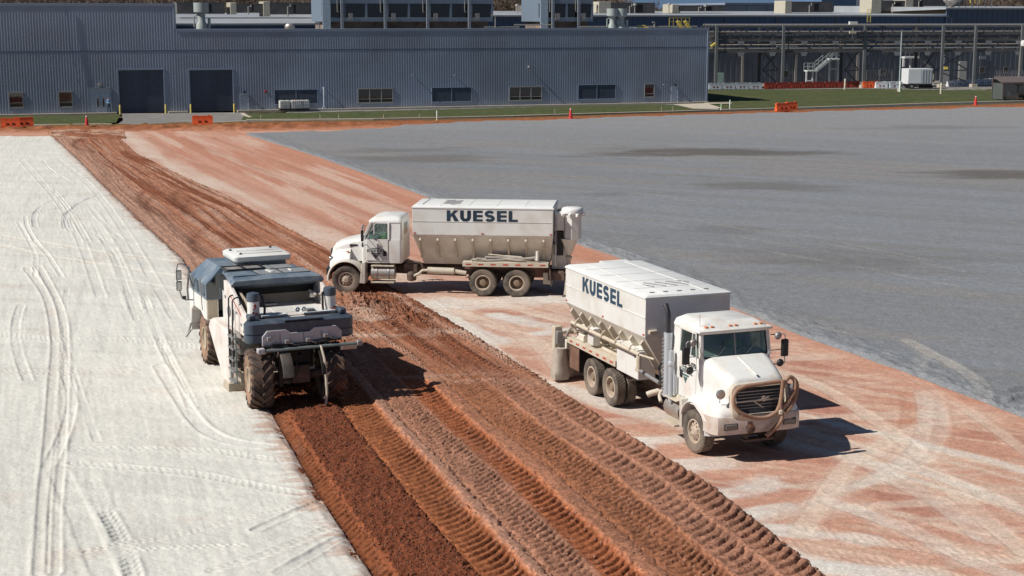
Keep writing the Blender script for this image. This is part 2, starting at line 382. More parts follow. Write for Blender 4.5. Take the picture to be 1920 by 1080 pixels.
def grid_mesh(name, X, Y, Z, material, tint=None):
    nr, nc = X.shape
    co = np.stack([X, Y, Z], -1).reshape(-1, 3).astype(np.float32)
    idx = np.arange(nr * nc).reshape(nr, nc)
    q = np.stack([idx[:-1, :-1], idx[:-1, 1:], idx[1:, 1:], idx[1:, :-1]], -1).reshape(-1, 4).astype(np.int32)
    me = bpy.data.meshes.new(name); me.vertices.add(len(co)); me.vertices.foreach_set('co', co.ravel())
    me.loops.add(q.size); me.loops.foreach_set('vertex_index', q.ravel())
    me.polygons.add(len(q)); me.polygons.foreach_set('loop_start', np.arange(0, q.size, 4, dtype=np.int32))
    me.polygons.foreach_set('loop_total', np.full(len(q), 4, dtype=np.int32))
    me.update(calc_edges=True)
    me.polygons.foreach_set('use_smooth', np.ones(len(q), dtype=bool))
    if tint is not None:
        a = me.attributes.new('tint', 'FLOAT_COLOR', 'POINT')
        c4 = np.concatenate([tint.reshape(-1, 3), np.ones((nr * nc, 1))], 1).astype(np.float32); a.data.foreach_set('color', c4.ravel())
    me.materials.append(material)
    o = bpy.data.objects.new(name, me); col.objects.link(o); o['kind'] = 'structure'; return o
def lerp3(a, b, t): return a + (b - a) * t[..., None]
C3 = lambda *c: np.array(c, float)

# ------------------------------------------------------------------ the tilled strip
COS = 0.94
LIME = C3(0.635, 0.62, 0.565)
def strip_surface(X, Y):
    W = (RIGHT(Y) - EDGE(Y)) * COS
    s = (X - EDGE(Y)) * COS; t = Y * 0.93 - X * 0.36
    wob = (fbm(t * 0.12, s * 0 + 3, 5, 2) - 0.5) * 0.22
    near = 1 - sst(38, 50, Y)                      # behind the machine: freshly mixed, sharp treads
    # the far part shares the bands, scaled to the narrower strip
    sn = s + wob * sst(0.3, 1.0, s) + (1 - sst(60, 45, Y)) * 0
    k = 8.55 / np.maximum(W, 3.5)
    sn = sn * k + (fbm(t * 0.12, s * 0 + 9, 15, 3) - 0.5) * 0.4 * (1 - near) * sst(0, 1, s)
    H = np.zeros_like(X); C = np.zeros(X.shape + (3,))
    fine = fbm(X * 12, Y * 12, 21, 3) - 0.5; clod = fbm(X * 4.5, Y * 4.5, 31, 4) - 0.5; big = fbm(X * 0.8, Y * 0.8, 41, 3) - 0.5
    fresh = C3(0.150, 0.044, 0.020); orange = C3(0.29, 0.102, 0.044); dkor = C3(0.25, 0.083, 0.036)
    pink = C3(0.33, 0.175, 0.12); greyp = C3(0.285, 0.138, 0.088); rough_o = C3(0.255, 0.105, 0.055)
    H += clod * 0.022 + fine * 0.016
    bands = [ # s0, s1, base height, lug amplitude, pitch, curl, colour, roughness
        (-0.10, 0.42, -0.05, 0.055, 0.27, 0.55, dkor * 0.85, 0.02),
        (0.42, 1.86, 0.05, 0.0, 0.3, 0, fresh, 0.045),
        (1.86, 2.93, -0.075, 0.075, 0.285, 0.66, orange * 0.92, 0.01),
        (2.93, 3.22, 0.06, 0.0, 0.3, 0, pink, 0.02),
        (3.22, 4.22, -0.03, 0.065, 0.25, 0.6, greyp, 0.024),
        (4.22, 5.02, -0.07, 0.075, 0.30, 0.66, dkor * 1.1, 0.015),
        (5.02, 5.50, 0.05, 0.0, 0.3, 0, (pink + orange) * 0.5, 0.03),
        (5.50, 6.70, -0.03, 0.060, 0.24, 0.55, rough_o, 0.026),
        (6.70, 7.62, -0.01, 0.070, 0.36, 0.6, greyp * 1.06, 0.022),
        (7.62, 8.50, -0.02, 0.080, 0.37, 0.66, greyp * 1.03, 0.012),
    ]
    for i, (a, b, h0, amp, pit, curl, c, rg) in enumerate(bands):
        e = 0.07
        m_ = sst(a - e, a + e * 0.6, sn + (fine * 0.25)) * (1 - sst(b - e * 0.6, b + e, sn + fine * 0.25))
        q = np.clip((sn - a) / (b - a), 0, 1)
        hh = h0 + clod * rg * 1.6 + fine * rg
        cc = np.broadcast_to(c, C.shape)
        if amp:
            jit = (vnoise(t * 0.8, s * 1.5, 60 + i) - 0.5) * 0.5 + (vnoise(t * 6, s * 6, 70 + i) - 0.5) * 0.30 * (1 if rg > 0.0225 else 0.4)
            ph = (t - curl * q ** 2 * (b - a)) / pit + jit
            if rg > 0.023: ph = ph + (q > 0.5) * 0.5              # two half treads, offset
            fr = ph - np.floor(ph)
            lug = sst(0.0, 0.11, fr) * (1 - 0.92 * sst(0.50, 1.0, fr))
            fade = sst(0.02, 0.30, q) * (1 - sst(0.82, 1.0, q))
            keep = 0.65 + 0.7 * vnoise(t * 0.9, s * 0.7, 80 + i)
            hh = hh + amp * lug * fade * keep * (1.0 if i in (0, 2, 5, 9) else 1.0)
            hh = hh + amp * 0.9 * (1 - fade)
            cc = cc * (1.0 + 0.10 * (lug - 0.5) * fade)[..., None]
        H += hh * m_; C += cc * m_[..., None]
    # grain of the freshly milled middle
    mid = sst(0.35, 0.5, sn) * (1 - sst(1.8, 1.92, sn)); gr_ = fbm(X * 15, Y * 15, 161, 2) - 0.5; H += mid * gr_ * 0.07; C *= (1 + mid * gr_ * 0.9)[..., None]
    wsum = C.sum(-1); C = np.where(wsum[..., None] < 0.05, greyp, C)
    # crumbled dark seams along band joints
    for sj, dp in ((1.90, 0.07), (3.26, 0.07), (5.52, 0.06)):
        H -= dp * np.exp(-((sn - sj + fine * 0.3) / 0.06) ** 2) * (0.4 + 1.2 * vnoise(t * 2.2, s * 0, 90))
    # far part: older mixing, brown with long streaks and faint treads
    st = fbm(sn * 1.6, t * 0.06, 101, 4); st2 = fbm(sn * 3.2 + 9, t * 0.11, 111, 3)
    brown = C3(0.30, 0.135, 0.080); dk = C3(0.185, 0.064, 0.032); pk = C3(0.38, 0.23, 0.17)
    Cf = lerp3(np.broadcast_to(brown, C.shape), np.broadcast_to(dk, C.shape), sst(0.47, 0.60, st))
    Cf = lerp3(Cf, np.broadcast_to(pk, C.shape), sst(0.55, 0.72, st2) * 0.8)
    Cf = lerp3(Cf, np.broadcast_to(pk * 0.9, C.shape), (1 - sst(0.9, 2.1, s)) * 0.75)
    ph = (t - 0.5 * np.abs(((sn * 0.9) % 1) - 0.3)) / 0.33 + (vnoise(t, s * 2, 120) - 0.5)
    Hf = (st - 0.5) * 0.10 + clod * 0.04 + 0.075 * (1 - (ph - np.floor(ph))) * sst(0.3, 0.6, st2) - 0.02
    # dark curled slip marks
    for (px, py) in ((262, 375), (275, 388), (327, 375), (345, 395), (365, 465), (138, 272)):
        w_ = at(px, py); dx, dy = X - w_.x, Y - w_.y; L_ = 5.0 if py > 300 else 8
        rr = np.exp(-((dx - dy * dy * 0.03 + 0.3 * dy) / 0.28) ** 2 - (dy / L_) ** 2); Cf = lerp3(Cf, np.broadcast_to(dk * 0.6, C.shape), rr * 0.7); Hf -= 0.04 * rr
    fb = 1 - sst(47, 54, Y + s * 0.9)
    H = H * fb + Hf * (1 - fb); C = lerp3(Cf, C, fb)
    # right of the machine: greyer, streaked where lime was dragged across
    dr = sst(0.55, 0.75, fbm(X * 0.25 + Y * 0.1, Y * 0.9, 131, 4)) * sst(42, 46, Y) * (1 - sst(54, 60, Y)) * sst(2.5, 4, s)
    C = lerp3(C, np.broadcast_to(C3(0.44, 0.33, 0.26), C.shape), dr * 0.6)
    lm = sst(0.6, 0.8, fbm(X * 0.8, Y * 0.8, 141, 4)) * 0.25
    C = lerp3(C, np.broadcast_to(pink, C.shape), lm * (1 - ((sn > 0.3) & (sn < 1.9) & (Y < 41))))
    # crumb heaps pushed up in front of the left truck
    for px, py, r_, h_ in ((700, 566, 0.9, 0.22), (745, 585, 0.7, 0.25), (775, 600, 0.6, 0.2), (683, 575, 0.6, 0.18), (640, 605, 0.7, 0.12), (655, 560, .8, .12)):
        w_ = at(px, py); g_ = np.exp(-((X - w_.x) ** 2 + (Y - w_.y) ** 2) / r_ ** 2); H += g_ * h_ * (0.6 + clod * 2.6 + fine * 1.5)
        C = lerp3(C, np.broadcast_to(C3(0.22, 0.09, 0.05), C.shape), g_ * 0.55)
    # lips against the neighbours
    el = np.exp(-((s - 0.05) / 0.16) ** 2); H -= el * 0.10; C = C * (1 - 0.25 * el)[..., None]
    H += 0.035
    out = np.clip(sst(W - 0.10, W + 0.22, s + fine * 0.3), 0, 1) + (1 - sst(-0.35, -0.05, s + fine * 0.3))
    H -= out * 0.16
    mot = 0.80 + 0.40 * fbm(X * 1.2, Y * 1.2, 151, 4)
    C = C * mot[..., None]
    return H, C
Yr = rows(14, 152)
u = np.linspace(0, 1, 400)
Yg, U = np.meshgrid(Yr, u, indexing='ij')
X0 = EDGE(Yg) - 0.45; X1 = RIGHT(Yg) + 0.45
Xg = X0 + (X1 - X0) * U
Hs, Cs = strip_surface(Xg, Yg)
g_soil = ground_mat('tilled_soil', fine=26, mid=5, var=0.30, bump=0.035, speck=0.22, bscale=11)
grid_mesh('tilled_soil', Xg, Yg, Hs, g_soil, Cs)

# ------------------------------------------------------------------ lime covered field on the left
def lug_track(X, Y, H, C, pts, w, depth, pitch=0.0, amp=0.0, tint=None, ta=0.5, double=0.0, seed=0, brk=0.0):
    pl = smooth_pl(pts) if pts[0][1] > 130 else list(pts)
    xs = [q[0] for q in pl]; ys = [q[1] for q in pl]
    mk = (X > min(xs) - w - 1) & (X < max(xs) + w + 1) & (Y > min(ys) - w - 1) & (Y < max(ys) + w + 1)
    if not mk.any(): return
    x_, y_ = X[mk], Y[mk]
    dd, run, side, L = seg_dist(x_, y_, pl)
    br = (1 - brk) + brk * sst(0.35, 0.6, vnoise(run * 0.6, side * 0, 200 + seed))
    inside = (1 - sst(w * 0.42, w * 0.55, dd)) * br
    ridge = np.exp(-((dd - w * 0.62) / (0.12 * w + 0.02)) ** 2) * br
    h = -depth * inside + depth * 0.9 * ridge * (0.4 + 1.2 * vnoise(x_ * 3, y_ * 3, seed))
    if pitch:
        ph = (run + side * dd * 0.8) / pitch; fr = ph - np.floor(ph)
        h += amp * np.where(fr < 0.45, 1, 0) * inside * sst(w * 0.08, w * 0.16, dd)
    H[mk] += h
    if tint is not None:
        C[mk] = lerp3(C[mk], np.broadcast_to(C3(*tint), C[mk].shape), ta * np.maximum(inside, ridge * 0.3) * (0.6 + 0.6 * vnoise(x_ * 1.3, y_ * 1.3, seed + 5)))
def lime_surface(X, Y):
    H = (fbm(X * 1.1, Y * 1.1, 301, 4) - 0.5) * 0.04 + (fbm(X * 7, Y * 7, 311, 4) - 0.5) * 0.022
    # long faint wheel lines in two directions
    a = fbm((X * 0.97 + Y * 0.22) * 2.2, (Y * 0.97 - X * 0.22) * 0.07, 321, 4); b = fbm((Y * 0.9 + X * 0.25) * 1.1, X * 0.06, 331, 4)
    c = fbm((X * 0.93 + Y * 0.36) * 1.6, (Y * 0.93 - X * 0.36) * 0.08, 335, 4)
    H += (a - 0.5) * 0.03 + (b - 0.5) * 0.012 + (c - 0.5) * 0.022
    C = np.broadcast_to(LIME, X.shape + (3,)).copy()
    C *= (0.90 + 0.2 * fbm(X * 0.5, Y * 0.5, 341, 5))[..., None]
    C = lerp3(C, np.broadcast_to(C3(0.66, 0.62, 0.56), C.shape), sst(0.52, 0.66, a) * 0.10)
    C = lerp3(C, np.broadcast_to(C3(0.53, 0.52, 0.475), C.shape), sst(0.55, 0.7, b) * 0.35)
    fin = fbm((X * 0.95 + Y * 0.30) * 9.0, (Y * 0.95 - X * 0.30) * 0.35, 371, 4); H += (fin - 0.5) * 0.012; C *= (0.97 + 0.06 * fin)[..., None]
    def tr(pts, w, dep, *a_, **k): lug_track(X, Y, H, C, pts, w, dep * (0.5 if dep < 0.045 else 0.8), *a_, **k)
    g = (0.55, 0.52, 0.47)
    tr([(50, 505), (88, 560), (104, 640), (100, 720), (94, 820), (84, 930), (76, 1080)], 0.30, 0.035, tint=g, seed=1)
    tr([(72, 500), (112, 580), (121, 660), (118, 760), (112, 860), (103, 960), (101, 1080)], 0.28, 0.040, 0.09, 0.012, tint=g, seed=2)
    tr([(160, 1038), (230, 1026), (330, 1008), (430, 985), (520, 962), (640, 930)], 0.22, 0.02, 0.16, 0.03, tint=g, seed=3, brk=0.3)
    tr([(250, 1036), (360, 1030), (460, 1028)], 0.22, 0.02, 0.16, 0.03, seed=4, brk=0.4)
    tr([(172, 905), (188, 940), (200, 968), (216, 995), (236, 1040), (250, 1085)], 0.34, 0.044, 0.26, 0.03, tint=(0.42, 0.42, 0.40), ta=0.3, seed=5, brk=0.8)
    tr([(110, 890), (140, 950), (165, 1010), (200, 1090)], 0.5, 0.02, seed=6)
    tr([(525, 1078), (570, 1052), (622, 1022), (660, 1005)], 0.28, 0.044, tint=(0.42, 0.42, 0.40), ta=0.3, seed=7, brk=0.8)
    tr([(480, 1000), (530, 975), (600, 945)], 0.25, 0.04, seed=8, brk=0.8)
    tr([(400, 1075), (500, 1045), (640, 985)], 0.3, 0.03, 0.2, 0.02, seed=9, brk=0.4)
    tr([(300, 690), (335, 745), (375, 800), (430, 830), (520, 842)], 0.4, 0.035, tint=(0.66, 0.64, 0.6), seed=10)
    tr([(270, 560), (300, 640), (345, 730), (360, 765)], 0.3, 0.04, 0.25, 0.03, seed=11, brk=0.7)
    tr([(140, 872), (240, 880), (360, 892), (480, 915), (600, 935)], 0.35, 0.025, 0.2, 0.012, seed=12)
    tr([(130, 845), (260, 845), (400, 850), (520, 868)], 0.35, 0.02, 0.2, 0.012, seed=13)
    tr([(0, 444), (110, 462), (200, 476), (330, 492), (400, 505)], 0.5, 0.03, tint=(0.69, 0.64, 0.56), seed=14)
    tr([(0, 462), (90, 482), (190, 498), (330, 520), (370, 530)], 0.5, 0.03, tint=(0.69, 0.64, 0.56), seed=15)
    tr([(0, 508), (120, 515), (250, 530), (330, 545)], 0.45, 0.02, tint=(0.66, 0.63, 0.57), seed=16)
    for q in ([(126, 368), (90, 382), (70, 396), (64, 410), (66, 428)], [(182, 368), (150, 384), (134, 396), (124, 408), (126, 424), (132, 436)], [(170, 371), (148, 384), (124, 402), (120, 416), (122, 430)]):
        tr(q, 0.26, 0.04, tint=(0.44, 0.44, 0.43), ta=0.6, seed=17, brk=0.5)
    tr([(60, 400), (110, 392), (150, 383)], 0.25, 0.03, tint=(0.45, 0.45, 0.44), ta=0.6, seed=19)
    tr([(0, 630), (120, 640), (240, 640), (380, 655)], 0.6, 0.02, 0.2, 0.012, seed=20)
    tr([(0, 700), (150, 702), (250, 700)], 0.6, 0.02, 0.2, 0.012, tint=(0.6, 0.55, 0.5), seed=21)
    tr([(40, 300), (110, 380), (150, 450), (190, 560)], 0.4, 0.02, seed=22); tr([(110, 300), (170, 350), (230, 430), (330, 600)], 0.4, 0.02, seed=23, brk=0.3)
    tr([(180, 420), (215, 480), (240, 540), (262, 600)], 0.5, 0.035, 0.3, 0.02, seed=24, brk=0.7)
    # many faint older wheel marks, most of them running with the strip
    rt = random.Random(77)
    for k_ in range(34):
        y0 = rt.uniform(26, 110); off = rt.uniform(1.5, 4 + y0 * .28); L_ = rt.uniform(8, 26); cv = rt.uniform(-0.8, 0.8)
        if k_ % 4: P_ = [(float(EDGE(y0 + t_ * L_)) - off + cv * math.sin(t_ * 2.4), y0 + t_ * L_) for t_ in np.linspace(0, 1, 13)]
        else: P_ = [(float(EDGE(y0)) - off + t_ * L_ * .55 - 4, y0 + cv * (t_ - .5) ** 2 * 6 + t_ * cv) for t_ in np.linspace(0, 1, 11)]
        P_ = [p_ for p_ in P_ if p_[0] < EDGE(p_[1]) - .5]
        if len(P_) > 1:
            for gz in (0, rt.choice((0, 2.0))):
                mkk = lug_track(X, Y, H, C, [(px_, py_) for px_, py_ in P_], rt.uniform(.18, .32), rt.uniform(.010, .020), rt.choice((0, 0, .2)), .008, tint=rt.choice(((.66, .645, .60), (.55, .54, .50))), ta=.35, seed=500 + k_, brk=rt.uniform(.3, .8))
                if not gz: break
                P_ = [(a_ - gz, b_) for a_, b_ in P_]
    # reddish smear and crumbs where the strip edge was dragged over the lime
    e = (EDGE(Y) - X); n_ = fbm(X * 0.9, (Y - X * 0.2) * 5.0, 351, 4)
    sm = (1 - sst(0.0, 0.75, e + (n_ - 0.5) * 1.5)); sm = np.where(Y > 46, sm * (0.6 + 0.4 * n_) , sm)
    C = lerp3(C, np.broadcast_to(C3(0.46, 0.31, 0.24), C.shape), np.clip(sm, 0, 1) * 0.85)
    # a few bare reddish flecks
    fl = sst(0.66, 0.76, fbm(X * 0.7, Y * 0.7, 361, 5)); C = lerp3(C, np.broadcast_to(C3(0.52, 0.42, 0.34), C.shape), fl * 0.22)
    edge_up = (1 - sst(-0.1, 0.3, e + (fbm(X * 1.4, Y * 1.4, 353, 3) - 0.5) * 0.35)); H += 0.05 - edge_up * 0.10 - (1 - sst(-0.12, 0.02, e)) * 0.3
    return H, C
uu = np.concatenate([np.linspace(0, 1, 360), 1 + np.linspace(0.05, 1, 14)])
Yr2 = rows(14, 142.5, 0.6)
Yg, U = np.meshgrid(Yr2, uu, indexing='ij')
XR = EDGE(Yg) + 0.28; XL = -0.345 * Yg - 3.0
Xg = np.where(U <= 1, XR + (np.minimum(XL, XR - 3) - XR) * U, np.minimum(XL, XR - 3) - (U - 1) * 70)
Hl, Cl = lime_surface(Xg, Yg)
far_lim = sst(137.2, 138.4, Yg + (fbm(Xg * 0.4, Yg * 0.4, 7, 3) - 0.5) * 1.5); Hl -= far_lim * 0.12
g_lime = ground_mat('lime_dust', fine=22, mid=2.5, var=0.07, bump=0.02, bscale=9)
grid_mesh('lime_field', Xg, Yg, Hl, g_lime, Cl)

# ------------------------------------------------------------------ compacted clay between the strip and the gravel
def clay_surface(X, Y):
    t = Y * 0.93 - X * 0.36; s = X * 0.93 + Y * 0.36
    H = (fbm(X * 0.9, Y * 0.9, 401, 4) - 0.5) * 0.035 + (fbm(X * 7, Y * 7, 411, 3) - 0.5) * 0.012
    pk = C3(0.49, 0.275, 0.20); orr = C3(0.44, 0.205, 0.135); cream = C3(0.60, 0.49, 0.40); lm = C3(0.62, 0.585, 0.53); dkp = C3(0.385, 0.18, 0.13)
    far = sst(56, 66, Y)
    # streak fields: along the strip far away, fanning round the near truck
    a1 = fbm(s * 0.75 + 0.5 * fbm(t * 0.05, s * 0.1, 421, 2), t * 0.045, 422, 5)
    gm = (fbm(X * 3.5, Y * 3.5, 425, 4) - 0.5) * 0.10
    th = R(-52); a2 = gm + fbm((X * math.cos(th + 1.57) + Y * math.sin(th + 1.57)) * 0.9, (X * math.cos(th) + Y * math.sin(th)) * 0.10, 431, 5)
    th = R(12); a3 = gm * 0.9 + fbm((X * math.cos(th + 1.57) + Y * math.sin(th + 1.57)) * 1.1, (X * math.cos(th) + Y * math.sin(th)) * 0.13, 441, 5)
    C = lerp3(np.broadcast_to(pk, X.shape + (3,)), np.broadcast_to(orr, X.shape + (3,)), sst(0.42, 0.62, a1) * (0.25 + 0.65 * far))
    C = lerp3(C, np.broadcast_to(dkp, C.shape), sst(0.56, 0.66, gm + fbm(X * 0.35, Y * 0.5, 451, 6)) * (1 - far) * 0.8)
    C = lerp3(C, np.broadcast_to(cream, C.shape), np.maximum(sst(0.53, 0.66, a2) * 0.62, sst(0.56, 0.70, a3) * 0.52) * (1 - far))
    C = lerp3(C, np.broadcast_to(lm, C.shape), sst(0.62, 0.74, a2) * (1 - far) * 0.6)
    C = lerp3(C, np.broadcast_to(C3(0.56, 0.40, 0.32), C.shape), sst(0.52, 0.68, fbm(s * 0.9 + 5, t * 0.06, 461, 5)) * far * 0.75)
    # pale seam right beside the strip, and the lime tongues
    a4 = fbm((X * 0.5 + Y * 0.87) * 3.2, (X * 0.87 - Y * 0.5) * 0.35, 455, 5) + gm; C = lerp3(C, np.broadcast_to(C3(0.60, 0.44, 0.33), C.shape), sst(0.48, 0.64, a4) * 0.45 * (1 - far)); C *= (0.90 + 0.2 * fbm(X * 5, Y * 5, 457, 3))[..., None]
    dR = (X - RIGHT(Y))
    C = lerp3(C, np.broadcast_to(C3(0.58, 0.48, 0.40), C.shape), np.exp(-((dR - 0.9) / 1.1) ** 2) * sst(55, 62, Y) * (0.4 + 0.8 * vnoise(t * 0.3, s * 2, 471)) * 0.8)
    for (x0, y0, x1, y1, w) in ((1170, 832, 1300, 818, 0.55), (1228, 880, 1330, 868, 0.75), (1312, 930, 1440, 905, 0.62), (1385, 967, 1470, 948, 0.42), (1430, 990, 1620, 1010, 0.42), (1540, 1066, 1760, 1080, 0.5),
                               (770, 572, 1040, 560, 1.3), (820, 585, 940, 640, 0.5), (930, 590, 1060, 620, 0.55), (640, 600, 760, 612, .5), (1010, 625, 1100, 610, .5)):
        p0, p1 = at(x0, y0), at(x1, y1); dd, run, sd, L = seg_dist(X, Y, [(p0.x, p0.y), (p1.x, p1.y)])
        n_ = fbm(X * 1.2, Y * 2.6, 481, 4) - 0.5
        m_ = (1 - sst(w * 0.35, w * 1.15, dd + n_ * w * 1.4)) * (1 - 0.3 * run / L)
        C = lerp3(C, np.broadcast_to(lm, C.shape), m_ * 0.9); H += m_ * 0.015
    tr = lambda *a_, **k: lug_track(X, Y, H, C, *a_, **k)
    L1 = (0.61, 0.56, 0.49); L2 = (0.64, 0.53, 0.43)
    tr([(1728, 735), (1735, 790), (1710, 850), (1630, 900), (1500, 950), (1400, 985)], 0.42, 0.008, tint=L1, ta=0.4, seed=31)
    tr([(1752, 735), (1765, 790), (1755, 830), (1700, 880), (1560, 920)], 0.40, 0.008, tint=L1, ta=0.35, seed=32)
    tr([(1450, 690), (1550, 730), (1700, 830), (1800, 930), (1930, 1040)], 0.5, 0.006, tint=L2, ta=0.6, seed=33, brk=.4)
    tr([(1490, 800), (1650, 850), (1780, 900), (1930, 960)], 0.5, 0.006, tint=L1, ta=0.5, seed=34)
    tr([(1600, 850), (1680, 900), (1760, 940), (1850, 1010)], 0.6, 0.006, tint=L1, ta=0.6, seed=35, brk=0.3)
    tr([(1560, 940), (1700, 990), (1800, 1040), (1900, 1080)], 0.55, 0.006, tint=L1, ta=0.55, seed=36)
    tr([(1500, 985), (1620, 1010), (1760, 1030), (1900, 1050)], 0.5, 0.008, 0.22, 0.008, tint=L2, ta=0.5, seed=37)
    tr([(1430, 1010), (1560, 1035), (1700, 1062), (1800, 1085)], 0.5, 0.008, 0.22, 0.008, tint=L2, ta=0.4, seed=38)
    tr([(1700, 700), (1800, 760), (1860, 800), (1930, 850)], 0.4, 0.004, tint=L2, ta=0.5, seed=39)
    tr([(1390, 1000), (1450, 1080)], 0.5, 0.01, tint=(0.40, 0.22, 0.17), ta=0.7, seed=40)
    tr([(1700, 735), (1705, 760), (1700, 800)], 0.45, 0.006, tint=(0.40, 0.17, 0.10), ta=0.4, seed=45)
    tr([(800, 562), (880, 618), (960, 680), (990, 700)], 0.45, 0.004, tint=L1, ta=0.85, seed=41)
    tr([(860, 585), (1000, 640), (1060, 700)], 0.7, 0.004, tint=L2, ta=0.6, seed=42)
    tr([(1060, 600), (980, 580), (880, 560)], 0.8, 0.004, tint=L2, ta=0.7, seed=43)
    tr([(1500, 1000), (1580, 880), (1620, 850), (1720, 800)], 0.5, 0.004, tint=L2, ta=0.6, seed=44)
    # darker ruts running away beside the gravel
    for o_, w_, a_ in ((0.25, 0.45, 0.5), (0.5, 0.5, 0.55), (0.72, 0.4, 0.5)):
        xc = RIGHT(Y) + (GRAV(Y) - RIGHT(Y)) * (o_ + 0.02 * np.sin(Y * 0.08)); m_ = np.exp(-((X - xc) / w_) ** 2) * far * (0.3 + vnoise(t * 0.12, s * 0, 490))
        C = lerp3(C, np.broadcast_to(orr * 0.86, C.shape), m_ * a_); H -= m_ * 0.03
    eg = 1 - sst(0.0, 1.3, GRAV(Y) - X); C = lerp3(C, np.broadcast_to(orr * 1.05, C.shape), eg * 0.6); H += eg * 0.02
    H -= sst(0.0, 0.35, X - GRAV(Y)) * 0.1
    return H, C
Yr3 = rows(14, 153, 0.75)
Yg, U = np.meshgrid(Yr3, np.linspace(0, 1, 420), indexing='ij')
X0 = RIGHT(Yg) - 0.5; X1 = GRAV(Yg) + 0.5
Xg = X0 + (X1 - X0) * U
Hc, Cc = clay_surface(Xg, Yg)
g_clay = ground_mat('packed_clay', fine=24, mid=4, var=0.20, bump=0.018, bscale=12, speck=0.10, c2=(0.40, 0.21, 0.15), c2a=0.35, stretch=(-50, 5), c2s=0.8)
grid_mesh('clay_field', Xg, Yg, Hc - 0.02, g_clay, Cc)

# ------------------------------------------------------------------ gravel lot
GFAR = px_curve([(720, 239), (880, 226), (1080, 222), (1330, 213.5), (1600, 206.5), (1920, 199.5)])
